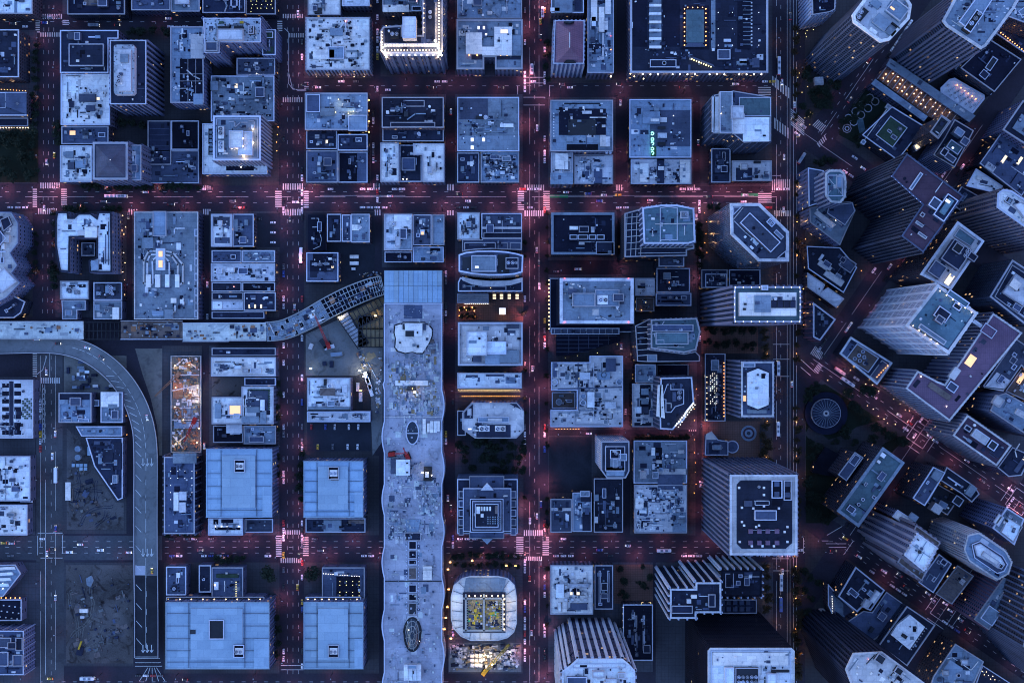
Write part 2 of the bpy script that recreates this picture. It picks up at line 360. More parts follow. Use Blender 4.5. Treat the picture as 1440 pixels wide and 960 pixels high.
def clutter(root, org, poly, z, n, seed, tone, ang, big=1.0, name='rooftop_clutter', mats=('roof_white','roof_light','roof_dark','roof_mid','roof_pale','roof_black')):
    rr = random.Random(seed); mb = MB()
    xs, ys = [p[0] for p in poly], [p[1] for p in poly]
    ca, sa = math.cos(ang), math.sin(ang)
    def place(cx, cy, w, d, h, m):
        if not inside(poly, cx, cy): return
        q = [(cx+x*ca-y*sa, cy+x*sa+y*ca) for x, y in ((-w/2,-d/2),(w/2,-d/2),(w/2,d/2),(-w/2,d/2))]
        if not all(inside(poly, *k) for k in q): return
        mb.prism(q, z-0.01, z+h, m)
    cl = [(rr.uniform(min(xs), max(xs)), rr.uniform(min(ys), max(ys))) for _ in range(max(1, n//14))]
    for i in range(n):
        if rr.random() < 0.6:
            c = rr.choice(cl); cx, cy = rr.gauss(c[0], 4.0), rr.gauss(c[1], 4.0)
        else: cx, cy = rr.uniform(min(xs), max(xs)), rr.uniform(min(ys), max(ys))
        t = rr.random()*1.25; m = rr.choices(range(len(mats)), weights=CW_.get(tone, (3,3,3,3,3,3)))[0]
        if t < 0.55: place(cx, cy, rr.uniform(0.5,1.5)*big, rr.uniform(0.5,1.5)*big, rr.uniform(0.4,1.2), m)
        elif t < 0.78: place(cx, cy, rr.uniform(1.2,3.4)*big, rr.uniform(1.0,2.6)*big, rr.uniform(0.6,1.9), m)
        elif t < 0.92:
            L = rr.uniform(3, 14)*big; w = rr.uniform(0.25, 0.8)
            place(cx, cy, *((L, w) if rr.random() < 0.5 else (w, L)), rr.uniform(0.3,0.8), m)
        elif t >= 1.0:
            place(cx, cy, rr.uniform(1.5,7), rr.uniform(1.2,5), rr.uniform(.05,.12), m)
        else:
            r = rr.uniform(0.5,1.2)*big
            q = [(cx+r*math.cos(k*math.pi/4), cy+r*math.sin(k*math.pi/4)) for k in range(8)]
            if all(inside(poly, *k) for k in q): mb.prism(q, z-0.01, z+rr.uniform(0.5,1.5), m)
    o = mb.build(name, list(mats), root, org)
    if o: o['kind'] = 'stuff'
SEED = [100]
def bld(label, shape, h, tone='L', wall='grid', items=(), n=14, name='office_building', par='E', ph=1.0, pw=0.75, piers=None, bands=None, z0=0.0, cat='building', big=1.0, group=None, crown=None):
    SEED[0] += 1; seed = SEED[0]
    if name == 'tower' and not bands and wall in ('dark','stone','black','grid','pale'): bands = (3.9, .6, .4, {'black':'D','dark':'M'}.get(wall, 'L'))
    poly = topoly(shape, h)
    cx, cy = sum(p[0] for p in poly)/len(poly), sum(p[1] for p in poly)/len(poly)
    org = (cx, cy, z0); FOOT.append(poly)
    root = empty(name, org, label, cat, group)
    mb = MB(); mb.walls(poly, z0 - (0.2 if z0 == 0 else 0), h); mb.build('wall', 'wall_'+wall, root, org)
    mb = MB(); mb.cap(poly, h); mb.build('roof', TONE[tone], root, org)
    if par:
        mb = MB(); mb.ring(poly, pw, h, h+ph); mb.build('parapet', TONE[par], root, org)
    L = [(math.hypot(poly[i][0]-poly[i-1][0], poly[i][1]-poly[i-1][1]), i) for i in range(len(poly))]
    i = max(L)[1]; ang = math.atan2(poly[i][1]-poly[i-1][1], poly[i][0]-poly[i-1][0])
    if piers:
        pitch, wd, dp, tn = piers[:4]; mb = MB(); top = h - (piers[4] if len(piers) > 4 else 0)
        for j in range(len(poly)):
            a, b = Vector(poly[j-1]), Vector(poly[j]); Ln = (b-a).length; k = max(1, round(Ln/pitch)); d = (b-a)/Ln; nn = Vector((d.y, -d.x))
            for q in range(k+1):
                c = a + d*(Ln*q/k); e1, e2 = c-d*wd/2, c+d*wd/2
                mb.prism([tuple(e1-nn*0.2), tuple(e1+nn*dp), tuple(e2+nn*dp), tuple(e2-nn*0.2)][::1], max(z0, 0.1), top)
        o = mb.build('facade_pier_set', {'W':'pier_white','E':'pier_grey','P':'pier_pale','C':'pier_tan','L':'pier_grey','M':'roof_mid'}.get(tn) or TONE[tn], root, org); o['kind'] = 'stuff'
    if bands:
        pitch, th, dp, tn = bands; mb = MB(); z = z0 + pitch; q = inset(poly, -dp)
        while z < h - 0.5:
            mb.ring(q, dp+0.05, z, z+th); z += pitch
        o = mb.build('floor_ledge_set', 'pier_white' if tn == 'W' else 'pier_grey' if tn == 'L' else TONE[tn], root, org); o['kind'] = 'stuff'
    for it in items: roof_item(root, org, it, h)
    if n and len(items) < 6: auto_units(root, org, poly, h, seed, tone, ang)
    if n: clutter(root, org, inset(poly, 1.6), h, int(n*1.2 + abs(area(poly))/38), seed, tone, ang, big)
    return root, org, poly
AU = {'W':'PLMW','P':'WLMP','L':'PLMM','G':'PLM','M':'LMMD','T':'LMM','D':'MMDL','K':'MDD','U':'LMD','V':'LMV','N':'LMN'}
def auto_units(root, org, poly, h, seed, tone, ang):
    rr = random.Random(seed*13+5); A = abs(area(poly)); ip = inset(poly, 2.2)
    xs, ys = [p[0] for p in ip], [p[1] for p in ip]; ca, sa = math.cos(ang), math.sin(ang); done = []
    for t in range(int(min(26, 4+A/70))):
        cx, cy = rr.uniform(min(xs), max(xs)), rr.uniform(min(ys), max(ys)); big = rr.random() < .35
        w, d = (rr.uniform(4,9), rr.uniform(3,7)) if big else (rr.uniform(2,5), rr.uniform(1.6,3.5)); dh = rr.uniform(2,3.6) if big else rr.uniform(1,2)
        q = lambda w, d: [(cx+x*ca-y*sa, cy+x*sa+y*ca) for x, y in ((-w/2,-d/2),(w/2,-d/2),(w/2,d/2),(-w/2,d/2))]
        p = q(w, d)
        if not all(inside(ip, *k) for k in p) or any(math.hypot(cx-a, cy-b) < (w+r)*.62 for a, b, r in done): continue
        if len(done) > A/160+1: break
        done.append((cx, cy, w)); tn = rr.choice(AU.get(tone, 'LM')); kind = rr.random(); mb = MB()
        if kind < .22:      # low framed hatch or plant screen
            mb.ring(p, .45, h-.01, h+1.2); o = mb.build('plant_screen', 'edge', root, org); mb = MB()
            mb.prism(q(w-1.4, d-1.2), h-.01, h+.8); mb.build('plant_unit', TONE['M'], o, org)
        else:
            mb.prism(p, h-.01, h+dh); o = mb.build('penthouse' if big else 'rooftop_unit', TONE[tn], root, org)
            if big: mb = MB(); mb.ring(p, .4, h+dh, h+dh+.5); mb.build('parapet', 'edge', o, org)
            elif kind > .62:
                f = link('cooling_fan', FAN, o, (cx-org[0], cy-org[1], h+dh-org[2])); f.scale = (min(w,d)*.4,)*3
        if kind > .5:       # a duct run leaving the unit
            L = rr.uniform(5, 14); e = (cx+ca*L, cy+sa*L) if rr.random() < .5 else (cx-sa*L, cy+ca*L)
            if inside(ip, *e): mb = MB(); mb.bar((cx,cy), e, rr.uniform(.6,1.1), h+.2, h+.9); mb.build('duct', TONE[rr.choice('LME')], root, org)
def roof_item(root, org, it, h):
    k = it[0]
    if k == 'L':
        p = topoly(it[1] if isinstance(it[1], list) else it[1:5], h+it[-2]); mb = MB(); mb.prism(p, h+it[-2]-.4, h+it[-2], 0, 1)
        mb.build('skylight', ['edge', 'skylight_'+it[-1]], root, org)
    elif k in 'pPq':
        if k == 'q': shp, dh, tn = it[1], it[2], it[3]
        else: shp, dh, tn = it[1:5], it[5], it[6]
        z = h + dh; p = topoly(shp, z); a = abs(area(p))
        mb = MB()
        side = {'W':'concrete','P':'concrete','B':'concrete','L':'roof_light','G':'concrete'}.get(tn, TONE[tn] if tn in 'YSNVURT' else 'roof_mid')
        mb.prism(p, h-0.01, z, 0, 1)
        o = mb.build('penthouse' if a > 90 else 'rooftop_unit', [side, TONE[tn]], root, org)
        if k == 'P' or (k == 'q' and len(it) > 4):
            mb = MB(); mb.ring(p, 0.6, z, z+0.7); mb.build('parapet', 'edge', o, org)
        if a > 250 and dh > 1.5: clutter(o, org, inset(p, 1.2), z, int(a/45), int(a*7+dh*31), tn, 0)
    elif k == 'f':
        x, y = W(it[1], it[2], h); r = it[3]*S*(H-h)/H
        o = link('cooling_fan', FAN, root, (x-org[0], y-org[1], h+(it[4] if len(it) > 4 else 1.2)-org[2])); o.scale = (r, r, max(r*0.6, 0.8))
    elif k in 'lk':
        p = topoly(it[1] if isinstance(it[1], list) else it[1:5], h+0.5); col = it[-1] if isinstance(it[-1], str) else 'warm'
        mb = MB(); mb.prism(p, h-0.01, h+0.5, 0, 1)
        o = mb.build('skylight', ['edge', 'skylight_'+col if k == 'l' else 'glass'], root, org)
    elif k == 'K':      # dark flat panel or hatch
        p = topoly(it[1] if isinstance(it[1], list) else it[1:5], h+0.12)
        mb = MB(); mb.prism(p, h-0.01, h+0.12); mb.build('roof_panel', TONE[it[-1]] if isinstance(it[-1], str) else 'roof_black', root, org)
    elif k == 'd':
        w = it[2]*S; tn = it[3] if len(it) > 3 else 'E'; pts = [W(x, y, h+1) for x, y in it[1]]
        mb = MB()
        for a, b in zip(pts, pts[1:]):
            d = (Vector(b)-Vector(a)).normalized()*w/2
            mb.bar(tuple(Vector(a)-d), tuple(Vector(b)+d), w, h+0.15, h+0.15+max(0.5, w*0.8))
        mb.build('duct', TONE[tn], root, org)
    elif k == 't':
        z = h + it[4]; p = topoly(circ(it[1], it[2], it[3], n=20), z); mb = MB(); mb.prism(p, h-0.01, z, 0, 1)
        o = mb.build('roof_tank', ['concrete', TONE[it[5]]], root, org)
        mb = MB(); mb.ring(p, 0.5, z, z+0.5); mb.build('rim', 'edge', o, org)
    elif k == 'o':
        p = topoly(it[1] if isinstance(it[1], list) else it[1:5], h+0.6); mb = MB(); mb.ring(p, it[5] if len(it) > 5 and not isinstance(it[1], list) else 0.6, h-0.01, h+0.6)
        mb.build('roof_curb', 'edge', root, org)
    elif k == 'g':
        z = h + (it[4] if len(it) > 4 else 0.6); x, y = W(it[1], it[2], z)
        bulb(root, x, y, z, it[3] if len(it) > 3 else 'bulb_warm', it[5] if len(it) > 5 else 1.0, org)
    elif k == 'G':
        x0, y0, x1, y1, cnt = it[1:6]; mt = it[6] if len(it) > 6 else 'bulb_warm'; dz = it[7] if len(it) > 7 else 0.6; s_ = it[8] if len(it) > 8 else 1.0
        for i in range(cnt):
            t = i/max(1, cnt-1); z = h + dz; x, y = W(x0+(x1-x0)*t, y0+(y1-y0)*t, z); bulb(root, x, y, z, mt, s_, org)
    elif k == 'X':      # the building's own lamp light
        x, y = W(it[1], it[2], h+it[3]); plight(root, x, y, h+it[3], it[4], it[5] if len(it) > 5 else (1,.72,.4), 0.8, org)
    elif k == 'h':      # hipped or pyramid roof over polygon, ridge points
        p = topoly(it[1], h); r = [(*W(x, y, h+it[3]), h+it[3]) for x, y in it[2]]
        mb = MB(); n_ = len(p)
        for i in range(n_):
            a, b = p[i], p[(i+1) % n_]
            def near(c): return min(r, key=lambda q: (q[0]-c[0])**2+(q[1]-c[1])**2)
            ra, rb = near(a), near(b)
            pts = [(*a, h), (*b, h), rb] + ([ra] if ra != rb else [])
            mb.quad(pts)
        mb.build('hip_roof', TONE[it[4]], root, org)
def fans(x, y, r, nx=2, ny=1, gap=None):
    g = gap or r*2.3
    return [('K', x-g*0.62, y-g*0.62, x+g*(nx-0.38), y+g*(ny-0.38), 'W')] + [('f', x+i*g, y+j*g, r, 0.3) for i in range(nx) for j in range(ny)]
# ------------------------------------------------------------------ west blocks
B = bld
B('white speckled flat roof building at the crossing beside the narrow tree row', (-40,-40,46,20), 18, 'W', 'brick', n=90, items=[('K',20,-5,24,20,'L'),('G',47,0,48,20,3,'bulb_pink',-4,.8)])
B('dark flat roof office block with orange lit windows facing street trees', (-40,42,27,109), 20, 'D', 'lit', n=8)
B('ridged blue-grey roof building with bright corner terrace by the dark park', (-40,130,38,163), 14, 'M', 'brick', n=6, items=[('o',-5,130,8,152),('q',[(8,131),(37,131),(37,161),(8,150)],1.5,'M'),('G',2,126,36,128,9,'bulb_orange',-9,.5)])
B('long low pavilion edged with a row of warm lamps by the dark park', (-40,166,40,178), 6, 'D', 'brick', n=2, items=[('G',1,180,40,180,11,'bulb_warm',-2,.7)])
lot('lawn', (-60,184,54,257), 'lawn')
# top row
B('dark glass roof building with red stripes in a skylight at the top edge', (95,-30,176,21), 16, 'K', 'dark', n=6, items=[('K',118,-2,140,8,'N')])
B('slate roof block with pale rim, next to the dark building with red skylight stripes', (185,-30,240,15), 16, 'M', 'grid', n=18)
B('pale blue flat roof with penthouse and kerb at the top edge street', (241,-30,281,17), 15, 'L', 'grid', n=6, items=[('P',246,-10,266,6,3,'P')])
B('black roof carrying a looping silver duct at the top edge street', (285,-30,345,19), 14, 'D', 'brick', n=10, items=[('d',[(325,-2),(325,10),(333,10),(333,-2)],2),('d',[(316,16),(319,8),(316,2)],1.5,'P')])
B('black roof dotted with tiny lights beside the duct-topped roof', (346,-30,388,21), 12, 'K', 'dark', n=4, items=[('g',353+7*(i%5)+i%3,2+5*(i//5),'bulb_yellow',.4,.45) for i in range(16)])
# block east of the far-west street
B('charcoal roof office with raised inner penthouse framed in pale coping', [(85,43),(167,43),(167,55),(153,55),(153,103),(85,103)], 22, 'D', 'grid', n=14, items=[('P',97,62,146,93,4,'D'),('p',95,45,104,55,3,'M'),('p',120,58,124,61,1.5,'P')])
B('broad white flat roof with dark machinery clustered in its middle', (86,104,155,176), 18, 'W', 'stone', n=24, items=[('p',111,132,134,143,2.2,'M'),('p',97,142,103,151,2,'D'),('p',121,148,133,156,2,'M'),('p',131,126,136,130,1,'P'),('p',117,126,121,130,1,'P'),('l',136,137,140,141),('p',105,150,111,153,1.4,'L'),('p',134,149,140,153,1.4,'P')])
B('low slate roof with one glowing skylight, between two white roofs', (87,178,153,203), 12, 'M', 'brick', n=14, items=[('l',98,184,106,190,'orange'),('k',116,184,125,190)])
B('ribbed tower with dark terrace and long pale rounded penthouse', (155,57,206,147), 42, 'D', 'dark', n=10, piers=(4.2,1.6,0.9,'E'), items=[('q',[(162,63),(187,63),(189,66),(189,130),(186,133),(162,133),(160,130),(160,66)],5,'G'),('q',rect(165,70,184,128),8,'P'),('f',173,112,3,9),('f',173,118,3,9),('q',rect(169,76,180,88),10,'L'),('d',[(162,80),(165,70)],1.5)])
B('white roof with tangled grey units beside the dark pyramid roof', (85,205,130,256), 15, 'W', 'stone', n=40, items=[('p',92,213,103,222,2,'L'),('p',106,226,120,236,2,'L'),('p',95,228,104,238,2,'M')])
B('building with dark pyramid roof inside a pale cornice and ornate side wing', (131,200,180,253), 38, 'L', 'stone', n=0, pw=1.6, piers=(5,2,0.7,'E'), items=[('h',rect(134,203,178,250),[(155,226)],15,'M'),('g',155,225,'skylight_white',15,.5)])
B('pale side wing with arched bays below the dark pyramid roof', (181,204,199,254), 30, 'L', 'stone', n=8, items=[('o',183,216,191,250)], piers=(5,2,0.7,'E'))
B('lower dark parking roof with rows of cars beside the pyramid roof building', (208,170,241,232), 8, 'D', 'plain', n=4, items=[('K',210+0,173+8*i,238,173.6+8*i,'M') for i in range(7)])
B('dark flat parking roof next to the lit white-roofed tower podium', (241,170,280,211), 8, 'K', 'plain', n=3)
B('faded slate parking roof facing the tree row at the wide street', (208,212,280,258), 7, 'M', 'plain', n=8)
B('cluttered pale roof building with a dark gridded louvre deck', [(240,38),(286,38),(287,145),(240,145)], 26, 'L', 'pale', n=70, items=[('K',253,83,286,144,'K'),('d',[(253,104),(286,104)],.5),('d',[(253,114),(286,114)],.5),('d',[(264,83),(264,144)],.5),('d',[(275,83),(275,144)],.5),('d',[(263,99),(272,107),(280,111)],1.6,'P'),('p',272,132,285,147,2,'L'),('p',268,48,288,82,1.5,'P'),('d',[(256,41),(256,54)],1.5,'W'),('d',[(254,47),(260,47)],1.2,'W')])
B('tall apartment slab with speckled pale roof and long stepped facades', [(286,26),(367,26),(367,60),(309,60),(309,75),(288,75)], 44, 'G', 'pale', name='apartment_building', n=26, piers=(9,3.4,0.8,'E'), items=[('P',305,41,342,57,4,'P'),('P',289,59,306,72,3,'M'),('p',306,37,322,41,2,'S'),('p',329,37,342,41,2,'S'),('P',349,36,357,48,3,'S'),('f',353,40,2.5,3),('f',353,45,2.5,3),('p',337,30,342,33,1.5,'Y'),('p',308,30,314,33,1.5,'R')])
B('narrow green-grey roof annex at the corner beside the tall apartment slab', (369,42,388,78), 24, 'M', 'pale', n=8, items=[('P',371,45,384,54,2,'R'),('p',375,66,384,74,1,'R')])
B('small weathered slate roof tucked below the tall apartment slab', (333,82,387,106), 14, 'M', 'brick', n=20)
B('wide stained grey roof crowded with vents beside the lamp-lined pavement', (297,107,386,171), 17, 'L', 'brick', n=120, items=[('p',296,114,306,127,3,'L'),('l',330,118,334,124,'warm'),('p',319,119,324,124,1.2,'P'),('P',359,123,372,137,2.5,'M'),('d',[(350,108),(370,108),(370,116)],2,'L'),('d',[(352,114),(366,114)],2,'L'),('g',361,104,'bulb_white',.6,.7)])
B('low white podium wrapping the tower with the floodlit rooftop', [(285,174),(376,174),(376,245),(285,245)], 14, 'W', 'stone', n=10, items=[('K',293,181,299,218,'K')]+[('p',294.5,184+6*i,298,188+6*i,1.5,'L') for i in range(6)]+[('g',339,235,'bulb_white',1,.8),('K',318,233,357,240,'K')])
B('square tower with floodlit white rooftop block and two big fans', (300,163,367,226), 38, 'L', 'stone', n=26, pw=1.4, piers=(3.0,1.2,0.8,'P'), items=[('o',304,167,363,222),('q',rect(322,184,342,208),6,'W',1),('q',rect(335,185,355,218),4,'W',1),('p',307,178,315,195,1.5,'W'),('p',307,198,315,214,1.5,'W'),('f',311,182,2.8,1.8),('f',311,188,2.8,1.8),('f',311,202,2.8,1.8),('f',311,208,2.8,1.8),('d',[(322,171),(330,171),(330,179),(338,172),(347,172)],1.2),('d',[(350,170),(358,170),(358,180)],1.2),('d',[(314,216),(319,216)],2,'W'),('g',356,182,'bulb_warm',2,1.2),('g',356,201,'bulb_warm',2,1.4),('g',343,220,'bulb_warm',2,1.4),('g',326,209,'bulb_warm',2,1),('g',334,209,'bulb_warm',2,1),('g',342,206,'bulb_warm',7,.8),('g',342,195,'bulb_warm',7,.8),('X',357,201,4,300),('X',343,221,4,250),('X',332,210,4,200),('X',356,183,4,250)])
# second row, west
zz = [(-40,297),(17,299),(26,314),(26,342),(15,356),(25,373),(17,384),(29,398),(10,418),(-40,446)]
B('zigzag-edged pale roof building stepping along the street of trees', zz, 27, 'P', 'pale', n=30, pw=1.1, bands=(6.5,2.4,.5,'L'), items=[('q',[(-12,338),(0,324),(9,335),(-4,350)],3,'M',1),('q',[(0,309),(12,304),(17,316),(5,326)],2,'D',1),('q',[(-10,394),(5,376),(24,396),(2,412)],1.5,'P',1)])
B('dark triangular terrace below the zigzag-edged pale building', [(-40,447),(12,412),(36,424),(30,440),(20,447)], 15, 'D', 'dark', n=3)
U1 = [(80,298),(96,298),(97,306),(104,306),(110,300),(128,300),(136,306),(138,298),(157,298),(158,383),(126,383),(125,366),(136,362),(136,334),(99,334),(98,383),(84,381),(78,345),(78,310)]
B('white horseshoe-shaped block with dark inner court and stepped parapets', U1, 25, 'W', 'stone', name='apartment_building', n=40, pw=1.2, par='D', bands=(6.5,2.6,.4,'L'), items=[('p',109,324,119,331,2,'P'),('p',119,319,136,334,2.5,'W'),('d',[(87,325),(105,325)],1,'M'),('d',[(85,350),(92,350)],1,'M'),('d',[(148,330),(148,370)],1,'M'),('d',[(152,312),(152,372)],.8,'M'),('p',128,366,138,380,2,'L')])
B('small grey roof sunk inside the court of the white horseshoe block', (115,341,134,360), 10, 'M', 'brick', n=5)
B('little white roof shed with two black vents south of the horseshoe block', (85,395,125,421), 10, 'W', 'plain', n=4, items=[('p',97,401,105,403,1,'K'),('p',111,400,120,404,1,'K'),('p',98,397,109,400,.6,'L')])
B('grey stepped roof below the little white roof shed', [(87,422),(121,422),(121,436),(109,436),(109,449),(88,449),(88,437)], 9, 'L', 'plain', n=10)
B('slate roof packed with black pipework by the bus ramp', (132,397,172,422), 11, 'M', 'brick', n=16, items=[('d',[(138,400),(146,400),(146,412),(138,416),(148,418),(155,414)],1.5,'S'),('d',[(155,398),(165,398),(165,412)],1.5,'S'),('f',157,405,3),('f',157,411,3),('p',148,402,153,412,1.5,'L')])
B('stained pale roof with one bright white box by the bus ramp', (132,423,172,449), 10, 'L', 'plain', n=14, items=[('p',158,432,167,449,2.5,'W'),('p',133,428,140,436,2,'L')])
B('large blue-grey roof with looping white ducts around a glowing shaft', (189,298,279,449), 16, 'L', 'grid', n=60, name='office_building', par='P', items=[('P',215,297,234,332,3,'L'),('p',200,334,215,349,2.5,'L'),('p',219,349,232,380,2,'P'),('L',223,353,228.5,361,2.3,'orange'),('L',223,366,228.5,376,2.3,'orange'),('d',[(219,353),(209,353),(202,366),(202,398),(207,400)],2.2,'P'),('d',[(219,358),(211,358),(207,368),(207,386)],2.2,'P'),('d',[(219,362),(214,366),(215,398)],2,'P'),('d',[(232,353),(243,355),(257,372),(257,398),(252,400)],2.2,'P'),('d',[(232,358),(241,360),(250,372),(250,386)],2.2,'P'),('d',[(232,362),(238,368),(238,386)],2,'P'),('p',205,386,212,404,2,'W'),('p',218,386,225,404,2,'W'),('p',232,386,238,404,2,'W'),('p',246,386,252,404,2,'W'),('p',214,437,230,444,2,'L'),('p',231,435,243,448,2.5,'L'),('d',[(245,328),(245,321),(259,321)],1.5,'P'),('p',243,305,247,316,1,'L'),('p',240,419,248,426,1.2,'W'),('p',253,419,258,427,1.2,'W'),('d',[(240,440),(246,438),(246,430)],1.6,'W')]+[('o',273.5,322+10.4*i,278,332+10.4*i) for i in range(12)])
B('white-rimmed roof with two dark sunken panels beside the corner car park', (297,301,327,347), 14, 'W', 'stone', n=14, pw=1.6, items=[('K',300,305,323,318,'M'),('K',302,334,323,342,'M')])
B('plain slate roof next to the white-rimmed roof and the corner car park', (328,301,357,347), 12, 'M', 'brick', n=5, items=[('p',329,308,334,325,1.5,'L'),('d',[(356,302),(356,346)],1,'P')])
lot('parking_lot', (361,300,394,348), 'parking')
B('dark patched roof facing the alley behind the corner car park', (298,352,340,369), 12, 'M', 'brick', n=18)
B('pale mottled roof fronting the avenue behind the corner car park', (341,352,387,369), 13, 'L', 'brick', n=26)
B('long rust-stained pale roof spanning the block behind the corner car park', (297,370,387,396), 12, 'P', 'brick', n=40, items=[('k',329,380,333,384),('k',351,380,355,384),('p',372,390,377,395,1,'K')])
B('narrow black roof with one small lamp below the rust-stained roof', (298,397,340,410), 11, 'D', 'brick', n=6, items=[('g',329,403,'bulb_pink',.6,.7)])
B('narrow black roof facing the avenue below the rust-stained roof', (341,397,387,410), 11, 'K', 'brick', n=10, items=[('p',376,404,380,408,1,'L')])
B('dark narrow roof with pale specks above the white shed near the ramp', (298,411,342,422), 10, 'D', 'brick', n=24)
B('white and pale lilac roof shed beside three lit skylights', (298,423,342,436), 10, 'P', 'plain', n=8, items=[('p',299,424,312,436,.6,'W')])
B('dark roof with three glowing skylights near the bus ramp', (343,411,388,437), 11, 'D', 'brick', n=8, items=[('l',349.5,428,352,433),('l',357.5,428,360,433),('l',366,428,368.5,433),('p',353,418,359,421,1,'P'),('p',371,417,377,420,1,'P')])
B('low dark strip roof hugging the curved bus ramp', (298,438,372,448), 8, 'D', 'plain', n=4)
# block west of the terminal
lot('building_site', (430,299,527,400), 'parking')
B('dark yard shed ringed by a thin white pipe near the corner crossing', (433,302,458,352), 6, 'K', 'plain', n=8, par=None, items=[('d',[(438,307),(448,307),(448,322),(452,336),(450,346),(441,350)],.8,'P'),('p',438,333,442,337,1,'W'),('g',441,330,'bulb_yellow',.6,.4)])
B('dark sunken roof framed in pale coping at the wide lamp-lit street', (460,301,480,340), 12, 'D', 'brick', n=8)
B('slate divided roof between two offices opposite the bus lane', (481,302,494,340), 13, 'M', 'brick', n=8)
B('mottled grey roof with white hatch beside the alley and site', (494,301,520,341), 15, 'L', 'brick', n=14, items=[('p',495,316,505,324,1.5,'W')])
B('black courtyard building with grey wings and one bright lamp', (431,355,476,396), 13, 'M', 'brick', n=18, items=[('K',436,366,468,382,'K'),('K',440,357,468,366,'K'),('K',436,382,446,390,'D'),('l',466,374,470,378,'warm')])
B('white and grey roofs with square penthouse just north of the terminal', (540,301,580,352), 17, 'P', 'stone', n=30, items=[('p',554,302,580,323,.8,'W'),('P',562,321,572,336,2.5,'M'),('q',[(566,338),(580,325),(580,350),(562,350)],.8,'L')])
B('slate roof packed with machinery and a pink hatch north of the terminal', (581,302,607,345), 15, 'M', 'brick', n=36, items=[('p',591,323,597,330,1,'W'),('L',592,326,596,330,1.3,'orange')])
B('smooth blue-grey roof at the alley corner north of the terminal', (608,302,625,345), 15, 'L', 'brick', n=5)
B('black roof tucked against the head of the terminal', (541,354,580,369), 10, 'K', 'brick', n=6)
B('pale roof with dark skylights touching the head of the terminal', (581,347,624,369), 12, 'L', 'brick', n=8, items=[('K',605,349,619,353,'K'),('k',592,362,598,366),('k',605,361,613,365),('p',599,353,605,356,1,'P')])
# block of two big rows, south west
B('tall-vented strip roof behind the bus ramp deck', (298,489,388,500), 9, 'D', 'plain', n=30)
B('long white roof with dark marks south of the bus ramp', (297,502,388,529), 12, 'W', 'plain', n=30, items=[('K',357,507,360,523,'M')])
lot('work_yard', (298,531,343,556), 'dirt')
B('dark flat roof with scattered vents next to the small dirt yard', (344,531,388,542), 9, 'D', 'plain', n=18)
B('white courtyard block with a lamp-lit inner well', [(298,558),(345,558),(345,596),(298,596)], 14, 'W', 'stone', n=16, items=[('p',302,567,311,588,1.5,'L'),('P',321,568,340,584,2.4,'W'),('L',323,570,338,582,2.7,'orange')])
B('white ring of roofs round a dark planted terrace by the avenue', (340,543,385,596), 15, 'W', 'stone', n=10, items=[('K',348,547,379,577,'M'),('p',347,572,365,580,1.5,'L'),('p',366,562,372,577,2,'W'),('p',366,579,374,595,2,'L'),('p',340,585,364,594,2,'L')]+[('p',349+i*3.5,547,351+i*3.5,549,1.5,'R') for i in range(9)]+[('p',377,549+3.5*i,379,551+3.5*i,1.5,'R') for i in range(8)])
B('small dark roof with one pale shed beside the big blue hall', (300,598,342,622), 9, 'K', 'plain', n=4, items=[('p',318,597,340,609,2,'P')])
B('grey roof with two square hatches beside the big blue hall', (343,598,388,624), 11, 'L', 'brick', n=10, items=[('P',350,613,371,622,1.5,'M'),('o',353,601,357,605),('o',365,601,370,605)])
B('speckled roof with rows of dots and a band of buttresses beside the freeway ramp', (231,642,274,750), 18, 'M', 'grid', n=60, items=[('p',244,692,251,718,2,'W'),('p',252,691,262,703,2,'P'),('p',252,706,261,720,2,'P'),('p',243,637,276,651,2,'L')]+[('g',240+10*(i%4),662+10*(i//4),'skylight_white',.5,.55) for i in range(20) if i not in (9,10,13,14,17)], piers=(6,0.8,1.6,'E'))
def hall(label, x0, y0, x1, y1, fanx, fany, extra=()):
    w, d = x1-x0, y1-y0
    it = [('d',[(x0+w*.22,y0+1.5),(x0+w*.22,y1-1.5)],.4,'M'),('d',[(x1-w*.24,y0+1.5),(x1-w*.24,y1-1.5)],.4,'M')]
    it += [('d',[(x0+1.5,y0+d*k),(x1-1.5,y0+d*k)],.35,'M') for k in (.17,.36,.55,.73,.9)]
    it += [('q',rect(x0+w*.24,y0+d*.1,x1-w*.26,y0+d*.86),.9,'B'),('q',rect(x1-w*.15,y0+d*.55,x1-1,y1-1),.8,'B')]
    it += [('P',fanx-7.5,fany-9,fanx+7.5,fany+9,1.5,'K'),('p',fanx-5.5,fany-4.5,fanx+5.5,fany+4.5,1.9,'W'),('f',fanx-2.8,fany,2.4,2),('f',fanx+2.8,fany,2.4,2)]
    return B(label, (x0,y0,x1,y1), 24, 'B', 'pale', items=it+list(extra), n=0, par='B', ph=.5, name='exhibition_hall', piers=(12,0.35,.8,'M'))
hall('smooth blue metal roof hall south of the ring of white roofs', 290,631,383,727, 337,655)
hall('smooth blue metal roof hall facing the terminal and the avenue', 427,648,511,727, 469,665, [('p',465,671,476,675,1.8,'N')])
hall('widest blue metal roof hall with a square dark well', 233,846,379,940, 336,915, [('q',rect(294,871,315,898),1.3,'S',1),('p',267,885,275,891,1.2,'S')])
hall('blue metal roof hall at the south end beside the terminal', 427,846,511,940, 469,915)
B('white annex with black slots attached to the blue hall by the ramp street', (293,728,342,752), 12, 'W', 'plain', n=3, items=[('K',300,727,307,737,'K'),('K',311,727,328,735,'K'),('K',302,741,338,745,'K'),('G',303,740,336,740,5,'bulb_white',.5,.4)])
B('low dark terrace beside the white annex of the blue hall', (344,729,384,748), 6, 'M', 'plain', n=3, items=[('d',[(346,729),(346,745)],.7,'P')])
